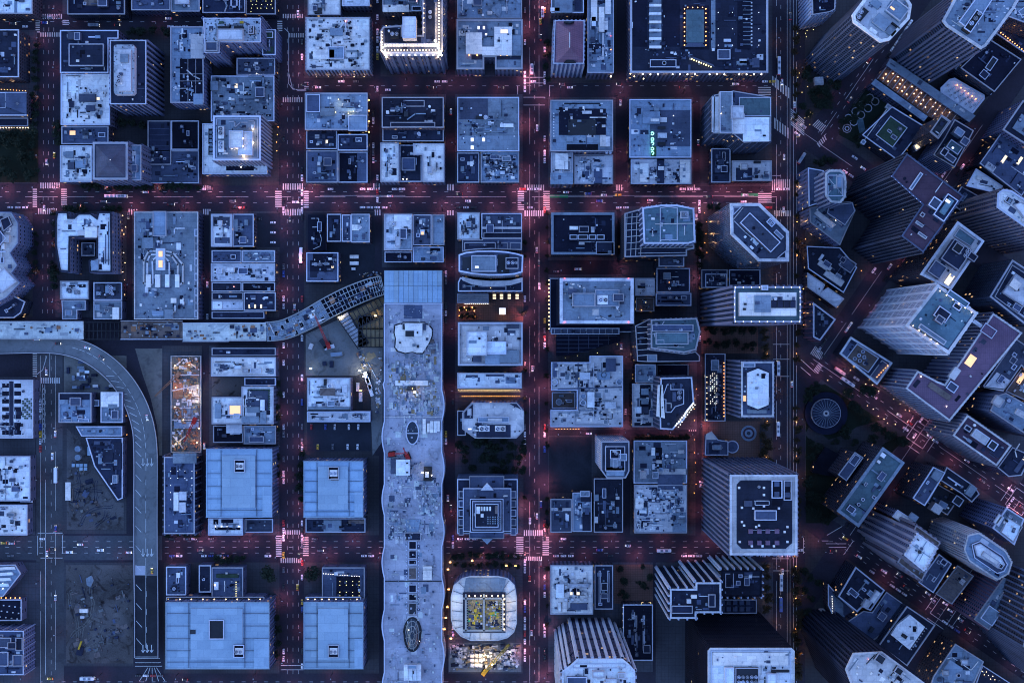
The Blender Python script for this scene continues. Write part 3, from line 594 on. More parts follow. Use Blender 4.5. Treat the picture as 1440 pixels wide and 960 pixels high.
B('dark podium roof below the blue hall facing the terminal', (430,728,514,748), 8, 'D', 'plain', n=8, items=[('p',455,731,480,747,1,'L'),('p',490,731,512,736,1,'N')])
B('grey flat annex with one white unit north of the widest blue hall', (234,796,262,836), 12, 'M', 'plain', n=8, items=[('p',248,805,253,812,1.5,'W')])
B('dark pocket annex between grey annexes north of the widest blue hall', (280,794,297,832), 12, 'D', 'plain', n=3)
B('terrace annex with green lamps in a planted slot, by the widest blue hall', (298,797,342,841), 12, 'M', 'plain', n=8, items=[('p',304,807,335,812,1.5,'R'),('p',301,818,307,829,2,'W')]+[('g',332,818+3.2*i,'bulb_yellow',.8,.6) for i in range(7)]+[('g',302,822,'bulb_warm',2.2,.6)])
B('terrace annex with strings of lamps beside the terminal and blue hall', (453,797,513,842), 12, 'M', 'plain', n=26, items=[('K',473,810,506,842,'K')]+[('g',478+9*i,812+5*j,'bulb_yellow',.6,.5) for i in range(4) for j in range(6) if (i*3+j)%3]+[('G',455,806,505,810,16,'bulb_white',.6,.4)])
for x0,x1 in ((234,372),(430,508)):
    k_ = 9 if x0 == 234 else 8
    B('narrow lamp-lit ledge along the north face of the %s blue hall' % ('widest' if x0 == 234 else 'southern terminal-side'), (x0,838.5,x1,845), 14, 'K', 'plain', n=0, name='roof_terrace', items=[('G',x0+3,842,x1-6,842,k_,'bulb_warm',.5,.8)])
B('white roof with brown penthouse next to the construction yard', (432,531,493,577), 13, 'W', 'plain', n=20, items=[('p',450,546,471,556,2,'N'),('p',455,533,459,542,2,'S'),('p',481,541,488,552,2,'P'),('q',[(433,572),(493,572),(493,577),(433,577)],1,'L')])
B('mottled white strip roof north of the sunken car park', (432,578,521,593), 10, 'P', 'plain', n=60)
lot('parking_lot', (432,594,522,634), 'parking')
lot('construction_yard', [(430,470),(470,452),(538,420),(538,620),(524,640),(522,592),(522,520),(500,528),(430,528)], 'yard')
lot('building_site', (90,500,178,552), 'yard', .15)
# far west, south
B('roof garden block with rows of dark solar panels', (-30,534,47,616), 12, 'P', 'plain', n=30, items=[('K',-26,536,-6,612,'P'),('K',13,536,19,612,'D')]+[('K',x,539+11*j,x+9.5,545+11*j,'K') for x in (3,20) for j in range(7)]+[('p',31+3*(i%5),560+3*(i//5),33+3*(i%5),562+3*(i//5),.6,'R') for i in range(50) if (i*7)%3])
B('white roof with two dark dotted rows beside the ramp street', (-40,641,43,704), 10, 'W', 'plain', n=30, items=[('K',5,658,26,660,'M'),('K',5,683,26,685,'M'),('d',[(7,642),(7,703)],.5,'L')])
B('snow-white mottled roof at the west end of the wide crossing', (-40,709,39,752), 10, 'W', 'plain', n=60)
B('small orange-lit hut between two white west roofs', (29,699,46,706), 4, 'D', 'brick', n=0, items=[('G',31,702,44,702,4,'bulb_orange',.4,.7)])
B('grey roof with two arched lips and a dark slot by the dirt lot', (83,552,129,594), 12, 'L', 'plain', n=8, items=[('K',84,552,126,562,'D'),('p',83,562,95,568,1.5,'L'),('o',86,589,101,594),('o',110,589,125,594)])
B('tiny pale hut joining two roofs by the dirt lot', (130,562,140,571), 6, 'L', 'plain', n=0)
B('white and grey stepped roof facing the curved freeway ramp', (142,551,173,594), 12, 'L', 'plain', n=4, items=[('p',142,551,167,572,1.5,'W'),('p',152,568,165,574,1.6,'L')])
B('long pale strip roof above the wedge of dark roofs', [(107,599),(172,599),(172,613),(115,613)], 9, 'L', 'plain', n=4)
B('wedge-shaped group of dark patchwork roofs beside the freeway ramp', [(121,615),(173,615),(173,700),(166,703),(133,655)], 9, 'D', 'plain', n=24, items=[('p',132,620,155,625,1,'M'),('p',145,632,158,650,1,'D'),('p',138,638,143,652,1,'L'),('p',160,622,172,660,1,'D'),('p',152,672,161,682,1,'D')])
lot('dirt_lot', [(94,602),(110,615),(133,660),(163,706),(174,706),(174,744),(94,744)], 'dirt', .152)
lot('dirt_lot', (93,794,187,932), 'dirt', .152)
B('ribbed metal roof station wing at the western crossing', [(-40,795),(22,793),(30,806),(5,838),(-40,838)], 12, 'L', 'plain', n=0, items=[('q',[(-38,800+7*i),(20-i*3,796+8*i),(22-i*3,800+8*i),(-38,804+7*i)],1.4,'W') for i in range(4)]+[('g',4,820,'bulb_white',.6,.5),('g',4,827,'bulb_white',.6,.5)])
B('black roof sprinkled with pale dots and an orange-lit edge', (-40,842,31,872), 9, 'K', 'plain', n=0, items=[('p',(i*37)%66-36,845+(i*13)%25,(i*37)%66-34,846.6+(i*13)%25,.5,'P') for i in range(26)]+[('G',2,840,28,840,5,'bulb_orange',-1,.7)])
B('grey stepped roof with pale angular parapets at the southwest corner', (-40,886,34,948), 20, 'M', 'pale', n=10, piers=(8,.5,.6,'P'), items=[('P',-30,896,16,910,2,'M'),('P',-20,916,12,936,2,'M'),('P',22,896,32,914,2,'D'),('P',18,920,32,936,2,'M')])
# ------------------------------------------------------------------ middle blocks, top rows
B('small white roof at the top edge beside the large white cluttered roof', (433,-30,479,22), 16, 'W', 'stone', n=24, items=[('p',442,11,452,19,2,'S')])
B('pale roof sliver at the top edge next to the alley', (481,-30,520,9), 17, 'P', 'stone', n=10)
B('large white roof crowded with pipes above a glowing shop front', (430,25,520,99), 18, 'W', 'stone', n=130, piers=(3,1.2,.5,'P'), items=[('p',440,70,470,83,2,'W'),('P',462,66,484,83,2,'L'),('p',464,40,482,50,2,'L'),('d',[(478,40),(485,30),(488,52)],2,'P'),('d',[(488,72),(503,72),(503,82),(492,82)],2,'L'),('g',486,30,'bulb_pink',1,1),('G',433,104,517,104,22,'bulb_warm',-14,.5)])
B('low pale roof with white strip above the floodlit hotel', (538,-30,593,17), 22, 'L', 'brick', n=16, items=[('p',539,7,575,17,1.2,'W'),('P',579,9,593,16,1.5,'D'),('g',586,2,'bulb_pink',1,.8)])
hot = [(539,38),(566,36),(566,50),(594,50),(594,-30),(623,-30),(623,72),(619,79),(541,79),(535,72),(535,44)]
hi = [('P',566,24,585,54,9,'W'),('K',541,40,592,60,'D'),('p',549,44,561,54,2,'S'),('f',552,49,2.6,2),('f',558,49,2.6,2),('K',599,-25,611,55,'D'),('d',[(613,-25),(613,60)],1.2,'P'),('f',605,18,2.5,1),('f',605,25,2.5,1),('q',rect(540,61,618,66),1.2,'P'),('q',rect(540,73,618,76),1.2,'P')]
hi += [('G',542,64,617,64,20,'bulb_warm',1.4,.8),('G',542,71,617,71,18,'bulb_warm',1.0,.7),('G',617,-8,617,60,17,'bulb_warm',1,1.0),('G',596,-8,596,46,9,'bulb_warm',1,.6),('G',537,46,537,72,7,'bulb_warm',1,.9),('G',542,78,618,78,10,'bulb_white',1,.9),('G',612,58,621,78,5,'bulb_white',1.5,1.5),('G',537,60,543,80,4,'bulb_white',1.5,1.2),('G',543,37,564,38,5,'bulb_warm',.6,.5),('G',568,47,584,47,6,'bulb_warm',4,.5)]
hi += [('X',616,66,6,2200),('X',540,70,6,1500),('X',616,84,-6,700),('X',545,84,-6,400),('X',580,84,-6,300),('X',560,68,3,260),('X',580,68,3,260),('X',600,68,3,260),('X',616,40,5,1000),('X',616,15,5,1000),('X',626,50,-10,500),('X',626,20,-10,400),('X',597,40,3,150),('X',575,40,6,120)]
B('grand hotel block with brilliantly floodlit crown and pale fluted facade', hot, 54, 'M', 'stone', hi, n=14, name='hotel', pw=1.2, piers=(5.2,2.2,.9,'E'))
B('wide pale roof with square chimney box at the top edge', (643,-30,734,27), 18, 'L', 'brick', n=40, items=[('p',672,13,678,19,1.2,'N'),('q',[(690,13),(703,2),(706,13),(702,26)],1.2,'L')])
B('white winged roof building with a notch court opening to the street', [(642,28),(735,28),(735,98),(696,98),(696,81),(681,81),(681,98),(642,98)], 22, 'L', 'stone', n=30, pw=1.4, items=[('p',655,46,678,76,3,'W'),('p',695,38,720,78,3,'W'),('p',678,66,697,78,2.8,'W'),('p',720,50,733,78,2,'L'),('p',672,36,685,52,2,'M'),('L',671.5,37,674.5,41.5,2.3,'white'),('L',679,37,682,41.5,2.3,'white'),('L',682,47,685,50,2.3,'white'),('L',704,42,714,47,3.3,'warm'),('p',663,76,733,84,.4,'D')]+[('g',x,78,'bulb_orange',2,1) for x in (660,671,704,713)])
B('pale cluttered roof at the top edge west of the mauve roof', (775,-30,821,19), 26, 'L', 'brick', n=26, items=[('p',780,0,805,18,2,'L'),('p',774,11,787,16,2,'W'),('p',808,0,818,15,1,'D')])
B('tower with mauve hipped roof and pale bowed facade', [(780,29),(822,29),(821,90),(778,90)], 42, 'V', 'pale', name='tower', n=0, ph=.4, piers=(3.5,1.5,.8,'P'), items=[('h',rect(782,30,820,89),[(801,44),(802,68)],13,'V'),('q',[(793,30),(808,30),(801,33)],8,'S'),('q',[(793,88),(810,88),(801,80)],3,'S'),('q',rect(800.3,46,801.8,67),13.3,'P')])
B('long roof lined with pale boxes and ducts, dormers at its street end', (826,-30,863,103), 22, 'L', 'stone', n=90, items=[('p',831,-5,840,30,2,'W'),('p',842,10,850,45,2.5,'W'),('p',851,-5,859,20,2,'W'),('p',832,24,838,37,2,'W'),('d',[(848,48),(848,78)],2.5,'P'),('d',[(843,30),(843,60)],2,'L'),('p',847,30,855,42,2,'W'),('p',831,52,837,60,2,'M'),('K',828,62,848,68,'D'),('g',859,51,'bulb_red',.6,.6),('g',859,70,'bulb_orange',.6,.6),('g',859,108,'bulb_warm',-3,1.2)]+[('p',828+5.3*i,104,831+5.3*i,107,-.5,'S') for i in range(0)])
gi = [('K',890,-25,910,66,'K'),('K',932,-25,956,66,'K'),('K',913,-25,930,68,'L'),('K',890,71,912,100,'D'),('P',914,84,951,95,1.5,'D'),('P',1009,70,1027,84,2,'M'),('K',1037,-25,1056,70,'K'),('p',1040,83,1050,89,1,'P'),('p',1018,55,1028,59,1,'P'),('t',934,89,3,1.5,'W'),('K',1000,-25,1006,70,'L')]
gi += [('q',rect(913,6+11.7*i,930,9.5+11.7*i),2.2,'W') for i in range(6)]
gi += [('q',rect(1056,-22+5*i,1058,-20+5*i),.8,'P') for i in range(18)]+[('p',1045,-22+6*i,1056,-21.2+6*i,.5,'L') for i in range(15)]
gi += [('K',960,8,997,70,'K'),('q',rect(965,14,990,60),1.4,'T'),('q',[(963,66),(969,58),(986,58),(992,66)],1.2,'M')]+[('d',[(965+4.2*i,14),(965+4.2*i,60)],.4,'M') for i in range(7)]+[('d',[(965,14+4.6*i),(990,14+4.6*i)],.3,'M') for i in range(11)]
gi += [('G',962.5,13,962.5,64,9,'bulb_orange',.6,.8),('G',992.5,13,992.5,64,9,'bulb_orange',.6,.8),('G',967,11,988,11,4,'bulb_orange',.6,.7),('X',962,38,2,120,(1,.5,.2)),('X',993,38,2,120,(1,.5,.2))]
for i in range(17):
    x = 902+10.4*i
    if i not in (3, 8, 12): gi.append(('G',x,103.5,x+2.2,105,2,'bulb_white',-3,.9))
gi += [('G',886.5,78,886.5,104,5,'bulb_warm',-2,1),('G',892,108,905,111,2,'bulb_warm',-6,.9)]+[('X',900+36*i,108,-3,260) for i in range(5)]+[('X',884,92,-2,160)]
for i in range(9): gi.append(('g',972.5+3.4*i,83.6+1.35*i,'bulb_yellow',1.4,.95 if i%3 else 1.2))
gi += [('X',986,92,3,60,(1,.9,.5)),('q',[(967,77),(1003,91),(1005,94),(969,81)],1.0,'M')]
gi += [('g',x,y,'skylight_white',.6,.6) for x in (1010,1030,1067) for y in (-2,18,41,64)]+[('p',1058,82,1068,95,1.2,'M'),('p',1036,86,1050,92,1,'L')]
B('huge dark-roofed complex with lit glass atrium, ribbed vault and lamp-lined cornice', (886,-30,1080,103), 30, 'D', 'stone', gi, n=34, pw=1.6)
# row two
B('pale terrace roof washed in yellow light with a framed skylight', (429,131,517,183), 20, 'L', 'brick', n=40, items=[('P',431,133,450,158,2,'M'),('d',[(436,135),(436,156)],.5),('d',[(446,135),(446,156)],.5),('p',450,152,470,163,2,'L'),('P',490,162,516,184,2,'L'),('p',480,152,500,157,1.5,'B'),('g',476,140,'bulb_yellow',1,.7),('g',490,160,'bulb_yellow',1,.8),('g',497,157,'bulb_yellow',1,.8),('g',472,158,'bulb_yellow',1,.7),('X',476,146,4,260,(1,.9,.5)),('X',492,158,4,300,(1,.9,.5)),('G',519,141,519,186,4,'bulb_orange',-5,1.1)])
B('dark roof with a small lit vent below the yellow-lit terrace', (431,171,474,210), 15, 'D', 'brick', n=14, items=[('l',458,197,461,202,'warm'),('p',450,176,466,186,1,'D')])
B('blue-slate roof with one hatch at the corner crossing', (431,212,475,257), 14, 'M', 'brick', n=20)
B('dark roof edged in pale coping, on the alley below the yellow-lit terrace', (475,189,517,212), 17, 'D', 'brick', n=6)
B('black low roof yard at the alley corner with a pale east strip', (476,214,517,257), 10, 'K', 'brick', n=8, items=[('p',502,214,517,257,.6,'M')])
B('dark rectangular roof with outlined penthouse across from the floodlit hotel', (537,137,624,180), 27, 'D', 'brick', n=26, items=[('o',564,141,597,150),('d',[(573,168),(584,160),(598,160)],1.5,'L'),('p',549,154,555,157,1,'P'),('p',606,154,612,157,1,'P'),('p',568,157,574,164,1.5,'S'),('q',rect(549,172,612,179),1.6,'D',1)])
B('dark lower roof step with one round vent below the outlined penthouse', (538,181,624,199), 18, 'D', 'brick', n=12, items=[('t',589,188,2.5,1.5,'P'),('p',582,185,586,189,1,'M')])
B('narrow white roof with dark vents at the alley corner', (535,201,561,256), 16, 'W', 'stone', n=20)
B('white angled roof facing the narrow street by the crossing', [(581,202),(625,202),(625,256),(594,256),(594,218),(581,218)], 17, 'W', 'stone', n=14)
B('dark sunken roof between two white roofs on the bus-lane street', (562,204,593,256), 11, 'D', 'brick', n=10, items=[('P',565,222,584,240,1.5,'M'),('p',568,229,582,232,1,'P'),('G',567,252,572,252,2,'bulb_white',.5,.7)])
B('blue-grey roof with snaking pipes and a dark square section', (643,137,730,213), 17, 'L', 'brick', n=26, items=[('K',646,139,686,168,'M'),('p',669,163,685,167,1.5,'S'),('t',683,165,3,2,'P'),('d',[(699,157),(699,166),(690,178),(668,181),(670,187),(690,185),(708,185),(712,181)],1.6,'L'),('p',703,174,722,179,1.2,'W'),('q',rect(643,191,731,213),.5,'L')]+[('L',x,y,x+4,y+5,1.0,'white') for x,y in ((662,194),(678,194),(662,205))])
B('dark roof square with one white hatch by the bus-lane crossing', (643,215,674,257), 13, 'D', 'brick', n=8, items=[('p',661,226,665,234,1,'W')])
B('roof jammed with white ducts and boxes at the bus-lane crossing', (676,213,730,257), 15, 'L', 'brick', n=150)
B('pale square roof with a deep dark light well and row of studs', (774,141,862,213), 30, 'L', 'stone', n=26, items=[('q',rect(786,153,852,190),.3,'K'),('q',rect(799,168,838,190),.5,'S'),('p',819,156,832,160,1.5,'P'),('q',rect(797,203,841,212),.3,'K'),('p',797,192,806,199,2,'L'),('p',844,190,852,206,2,'P'),('p',852,192,858,206,2,'P'),('f',853,215,2,.5),('f',858,215,2,.5)]+[('p',778,159+4*i,779.5,160.5+4*i,.5,'W') for i in range(9)]+[('p',792+4*i,145,793.2,146.2,.5,'W') for i in range(15)])
B('white-boxed roof corner at the crossing south of the dark light well', (775,215,806,259), 24, 'P', 'stone', n=16, items=[('p',781,216,799,238,3,'W'),('q',[(774,243),(806,243),(806,259),(774,259)],1.2,'L')])
B('patchy pale roofs with vents south of the dark light well', (807,218,862,259), 18, 'P', 'brick', n=50, items=[('K',809,216,850,220,'D'),('p',835,238,847,259,1,'M')])
li = [('q',rect(914,155,973,206),.3,'M'),('p',904,157,928,174,2.5,'L'),('p',920,150,927,156,2,'L'),('p',915,167,927,171,3,'W'),('K',915,176,923,222,'R'),('p',925,187,938,194,1.5,'P'),('p',928,165,938,172,1.5,'P'),('g',947,163,'skylight_white',.6,.9),('p',925,178,936,182,1,'S'),('p',925,200,936,205,1,'S')]
lb = B('pale L-shaped roof with green glowing vertical letters on its inner wall', (885,140,972,222), 20, 'L', 'brick', li, n=20)
def arc_letter(cx, cy, z, full):
    mb = MB(); pts = []
    a0, a1 = (200, 520) if full else (-150, 100)
    for i in range(11):
        a = math.radians(a0+(a1-a0)*i/10); pts.append(W(cx+1.9*math.cos(a), cy+2.0*math.sin(a), z))
    for a, b in zip(pts, pts[1:]): mb.bar(a, b, 0.75, z, z+0.5)
    return mb.build('glowing_letter', 'neon_green', lb[0], lb[1])
for y_, f_ in ((188,True),(196,True),(202,False),(209.5,True),(215.5,False)): arc_letter(917.3, y_, 21.5, f_)
B('row of pale and dark patched roofs below the green glowing letters', (887,224,972,259), 16, 'P', 'brick', n=60, items=[('p',924,212,934,258,1,'D'),('p',900,230,912,256,1,'W'),('p',956,225,972,258,1,'W')])
mi = [('q',rect(1012,129,1030,187),5,'L',1),('P',1028,149,1046,167,6,'P'),('P',1039,137,1084,164,1,'T'),('q',rect(1045,165,1082,199),2,'W'),('p',1030,160,1047,188,3,'W'),('q',rect(1001,136,1012,186),1,'P'),('g',1014,160,'bulb_warm',5.3,.6)]
B('stepped white office tower with curved dark front and patio roofs', [(1004,134),(1031,128),(1084,137),(1084,199),(1046,201),(1030,188),(1003,188)], 55, 'M', 'dark', mi, n=16, name='tower', piers=(5,1.0,.6,'M'))
B('small pale roof with dark hatch north of the eight-sided tower', (1029,226,1085,255), 17, 'P', 'brick', n=14, items=[('p',1060,226,1070,230,1,'S'),('K',1035,236,1058,254,'D')])
B('black roof with pipe loop beside the small pale roof', (1000,209,1027,257), 15, 'D', 'brick', n=14, items=[('d',[(1016,214),(1020,214),(1020,226),(1016,226),(1016,214)],.6,'P'),('p',1009,233,1017,237,1,'P')])
# middle strip between terminal and the main avenue
B('white snowy roof next to the boat-shaped tower', (643,299,675,337), 16, 'W', 'stone', n=40)
B('two-tier slate roof with three skylights by the wide avenue crossing', (677,300,734,335), 20, 'M', 'pale', n=10, items=[('p',686,310,690,314,1,'W'),('p',700,310,704,314,1,'W'),('p',717,310,721,314,1,'W'),('q',rect(678,319,734,322),1.5,'P'),('q',rect(680,327,734,335),1.5,'D',1)])
boat = [(645,358),(655,354.5),(672,352.6),(692,352.2),(712,353.5),(726,356),(736,359),(735,383),(724,386),(706,387.5),(686,387.5),(664,385.5),(645,382)]
B('boat-shaped tower roof outlined in pale curved coping', boat, 62, 'M', 'glass', name='tower', pw=1.2, n=10, items=[('q',[(650,362),(662,361),(662,380),(650,379)],.5,'S'),('P',663,359,698,382,4,'L'),('o',680,362,690,378),('q',rect(700,358,716,384),.6,'S'),('P',711,362,729,378,3,'D'),('f',715,370,2.5,4),('f',721,370,2.5,4),('f',726,370,2.2,4),('L',668,374,673,377,4.3,'white')])
B('slate shoulder roofs attached to the north of the boat-shaped tower', [(650,337),(678,337),(678,335),(734,335),(734,352),(712,351),(690,350),(668,351),(650,354)], 40, 'M', 'glass', n=8, items=[('q',[(653,341),(697,341),(697,350),(653,352)],.8,'D',1),('o',700,341,714,351),('o',717,341,733,351)])
B('curved white canopy roof and dark base south of the boat-shaped tower', [(647,390),(664,394),(690,396),(720,395),(735,391),(735,410),(644,410),(644,397)], 24, 'D', 'pale', n=6, pw=1.0, items=[('q',[(650,389),(666,393),(690,395),(718,394),(735,390),(735,396),(718,401),(690,403),(664,400),(650,394)],2.5,'P'),('o',662,402,712,409),('g',690,405,'bulb_warm',.6,.5)])
lot('brick_plaza', (642,413,736,451), 'brick_paving')
B('louvred pale shelter with a lamp strip on the glowing brick plaza', (643,413,687,426), 5, 'P', 'plain', n=0, name='shelter', items=[('d',[(643,415+2.6*i),(687,415+2.6*i)],.5,'L') for i in range(4)]+[('G',654,427,686,427,12,'bulb_white',-1,.45)])
B('white building with square penthouse on its wide pale roof', (644,453,735,514), 40, 'P', 'pale', pw=1.4, n=26, items=[('P',656,466,685,500,4,'W'),('P',684,480,712,498,3,'W'),('o',648,457,731,510),('d',[(676,487),(679,470),(679,482)],1.5,'P'),('p',665,493,677,509,1.5,'M'),('p',682,497,703,512,2,'L'),('p',703,492,730,510,2.4,'L'),('g',679,482,'bulb_pink',1,.6),('p',712,456,730,462,2,'M')])
B('lower white roof with a glittering strip of ceiling lamps below it', (643,524,734,546), 26, 'W', 'stone', n=26, items=[('K',655,527,672,531,'M'),('K',683,526,709,529,'M'),('K',711,530,725,539,'L')]+[('g',645+4*i+(j%2)*2,548+j*2.2,'bulb_warm',-6-j*3,.42) for i in range(22) for j in range(2)]+[('G',650,557,730,557,26,'bulb_orange',-20,.5),('X',690,556,-18,220,(1,.5,.25)),('X',665,556,-18,160,(1,.5,.25)),('X',715,556,-18,160,(1,.5,.25))])
octo = [(663,566),(727,566),(737,578),(737,605),(726,616),(668,616),(650,603),(650,580)]
B('eight-cornered smooth blue roof with two twin-fan units', octo, 42, 'P', 'pale', n=8, items=[('q',[(653,580),(665,568),(665,588),(653,588)],.4,'D'),('P',657,574,663,584,1.5,'W'),('q',rect(670,597,718,615),.5,'D'),('P',672,586,716,594,1.2,'L'),('p',686,588,706,592,2,'P')]+[('p',x-7.4,598.5,x+7.4,606.5,1.2,'W') for x in (681,703.5)]+[('f',x,602.5,3.1,1.3) for x in (677.5,684.5,700,707)]+[('q',[(717,566),(727,566),(736,577),(717,568)],.8,'D'),('l',658,602,663,604,'white'),('t',668,611,1.3,1,'W')])
B('dark podium corner under the eight-cornered blue roof', (643,577,655,612), 16, 'D', 'dark', n=2)
zi = [('q',rect(660,669,709,757),3,'M',1),('q',rect(651,686,719,747),6,'M',1),('q',rect(661,701,708,748),9,'D',1),('q',rect(664,704,705,745),12,'M',1),('q',rect(668,708,701,741),13.5,'D',1),('q',[(676,689),(685,679),(694,689)],8,'P'),('q',[(677,757),(685,765),(693,757)],5,'L'),('p',670,712,675,722,15,'W'),('p',696,711,700,722,15,'N'),('p',676,722,680,727,15,'W')]
zi += [('q',rect(676+4*i,712,678.5+4*i,718),14.5,'W') for i in range(4)]+[('q',rect(685+3.5*(i%6),726+3*(i//6),687+3.5*(i%6),727.6+3*(i//6)),14.5,'L') for i in range(24)]
zi += [('q',rect(645+0*i,690+13*i,652,700+13*i),2,'M',1) for i in range(5)]+[('q',rect(718,690+13*i,726,700+13*i),2,'M',1) for i in range(5)]+[('d',[(662+5*i,670),(665+5*i,684)],.5,'P') for i in range(9)]
B('ziggurat block of dark terraces outlined in thin white edges', (643,673,728,750), 34, 'D', 'dark', zi, n=30, name='tower')
# rounded stadium-like site building
ring = [(650,812),(662,809),(700,809),(714,812),(724,822),(727,840),(727,875),(723,888),(714,896),(700,900),(662,900),(648,894),(637,882),(634,868),(634,838),(638,822)]
rg = B('rounded white building ring round an open framed core lit yellow', ring, 26, 'W', 'pale', n=0, name='rounded_building', par='P', pw=.8, items=[('q',[(655,812),(712,812),(708,832),(652,832)],.8,'L')]+[('d',[(a,b),(c,d)],.4,'M') for a,b,c,d in ((636,830,652,836),(634,845,650,848),(634,858,650,860),(634,872,650,873),(637,884,652,880),(644,818,655,828),(716,816,708,828),(724,828,712,836),(727,845,712,847),(727,858,712,860),(727,872,712,873),(724,886,712,880),(660,900,662,890),(675,900,675,890),(690,900,690,890))])
ro, rorg = rg[0], rg[1]
core = topoly((651,833,711,889), 28); mb = MB(); mb.prism(core, 25.9, 28); mb.build('core_deck', 'roof_dark', ro, rorg)
for x0, x1 in ((658,679),(682,704)):
    mb = MB(); mb.cap(topoly((x0,843,x1,884), 28.3), 28.3); o_ = mb.build('lit_floor', 'timber', ro, rorg)
    clutter(ro, rorg, topoly((x0,843,x1,884), 28.3), 28.3, 170, x0, 'L', 0, .7, 'site_clutter', ('green_paint','timber','roof_pale','yellow_paint','roof_mid','roof_dark'))
mb = MB()
for a, b in (((651,841),(711,841)),((651,886),(711,886)),((680.5,835),(680.5,888)),((655,835),(655,888)),((707,835),(707,888))):
    mb.bar(W(*a,30), W(*b,30), 1.4, 29, 30.2)
for i in range(13):
    y_ = 843+3.4*i
    for x0, x1 in ((655,658),(679,682),(704,707)): mb.bar(W(x0,y_,30), W(x1,y_,30), .5, 29, 30)
tag(mb.build('steel_frame', 'steel_grey', ro, rorg), kind='stuff')
for i in range(7): roof_item(ro, rorg, ('g',660+8*i,837,'bulb_warm',4.5,.9), 26)
for i in range(7): roof_item(ro, rorg, ('g',709,842+7*i,'bulb_warm',4.5,.9), 26)
for x_, y_, p_ in ((668,850,260),(668,874,200),(692,850,220),(692,874,160),(709,848,260),(709,874,260),(680,838,260),(640,850,420),(640,880,300),(720,850,300),(680,816,260),(680,896,420)): roof_item(ro, rorg, ('X',x_,y_,8,p_,(1,.88,.5)), 26)
# ------------------------------------------------------------------ between the avenue and the tram street
B('black flat roof with wide pale rim and stepped little boxes', (775,299,864,358), 24, 'K', 'dark', n=10, pw=2.0, par='L', items=[('p',801,318,813,323,1.5,'W'),('P',814,318,828,327,2,'D'),('p',831,319,836,327,1.5,'P'),('P',801,330,812,337,1.5,'S'),('P',813,330,827,337,1.5,'S'),('P',828,330,838,337,1.5,'S'),('P',839,330,850,337,1.5,'S'),('P',838,340,864,358,1,'D'),('p',855,352,860,356,2,'L'),('p',814,340,822,344,1.2,'P')])
B('low black podium wrapped by a lamp-lined pavement', (773,391,892,467), 10, 'K', 'black', n=0, items=[('G',772,394,772,462,13,'bulb_warm',-5,.7),('G',780,466,797,466,3,'bulb_warm',-3,.8)])
B('large slab tower with frosted pale roof and central plant room', (787,391,891,455), 70, 'L', 'black', name='tower', n=10, pw=2.2, par='P', items=[('o',790,394,888,452,1.0),('P',805,412,837,431,5,'L'),('P',837,407,871,431,3,'L'),('p',840,415,855,428,4,'W'),('f',844,422,3,4.2),('f',851,422,3,4.2),('P',862,413,877,424,6,'M'),('p',799,406,811,414,3,'M'),('q',[(866,431),(871,431),(868,436)],2,'W'),('d',[(838,447),(846,446),(854,450)],1,'P'),('p',820,405,824,412,3,'L')]+[('g',x,y,'bulb_red',1.5,.8) for x,y in ((794,391),(884,391),(794,453),(884,453))])
pg = B('dark pergola grid over a sunken triangular court', [(782,470),(872,470),(872,480),(800,500),(782,500)], 8, 'K', 'dark', name='pergola', n=0, par=None, items=[('d',[(783,472+5.6*i),(868-i*10,472+5.6*i)],.7,'M') for i in range(5)]+[('d',[(800+14*i,471),(800+14*i,496-3*i)],.7,'M') for i in range(5)]+[('g',x,y,'bulb_yellow',.7,.5) for x,y in ((795,503),(812,500),(840,496),(868,484),(776,510))])
B('long ribbed lower roof beneath the frosted slab tower', (775,461,871,470), 12, 'M', 'pale', n=16, items=[('d',[(780+9*i,462),(780+9*i,469)],.5,'P') for i in range(10)])
oi = [('t',780,537,4.5,2,'P'),('t',871,537,4.5,2,'L'),('p',826,551,836,573,2.5,'W'),('p',778,510,783,530,1.5,'M'),('p',815,524,830,533,2,'P'),('p',840,523,858,534,2,'L'),('t',849,527,4,1.5,'R'),('p',851,565,866,574,1.5,'P'),('p',852,504,866,522,1.5,'M'),('d',[(813,510),(813,575)],1.2,'M'),('d',[(827,510),(827,545)],1,'M'),('d',[(785,547),(876,544)],1.4,'M'),('d',[(786,580),(815,580),(815,577),(840,577)],1.2,'L'),('o',808,576,855,597),('d',[(835,510),(835,590)],.9,'P'),('t',820,557,4,2,'L'),('t',820,566,4,2,'L'),('g',814,532,'bulb_yellow',.6,.5),('q',rect(856,580,876,600),.5,'P')]
B('white roof maze of ducts and tanks wrapped round a lamp-lit terrace', [(775,509),(829,509),(829,500),(876,500),(876,600),(774,600),(774,576),(811,576),(811,549),(775,549)], 20, 'P', 'stone', oi, n=210)
B('sunken dark terrace with a round table of stone inside the white duct maze', (776,551,809,574), 7, 'N', 'brick', n=3, items=[('t',786,565,4.5,.6,'L')])
lot('parking_lot', (772,614,832,693), 'parking')
B('glassy pale-sided tower with cut roof corners beside the empty car park', [(845,620),(885,620),(885,662),(880,672),(853,672),(845,661)], 62, 'M', 'white', name='tower', n=6, pw=1.0, items=[('q',[(851,627),(879,627),(879,662),(851,662)],2,'D',1),('P',858,632,873,645,3,'K'),('f',866,636,2.8,3.3),('q',rect(858,646,873,656),3,'L'),('q',rect(853,657,878,669),2,'L')])
B('dark flat roof with twin pale hatches south of the cut-corner tower', (835,672,876,748), 12, 'D', 'brick', n=14, items=[('p',848,704,852,722,1.2,'M'),('p',866,698,871,702,1,'P'),('p',836,695,842,704,1.5,'L'),('p',836,726,841,735,1.5,'P')])
B('small dark roof with pale top strip at the south crossing', (774,701,804,748), 11, 'M', 'brick', n=16, items=[('q',rect(775,714,804,718),.8,'P')])
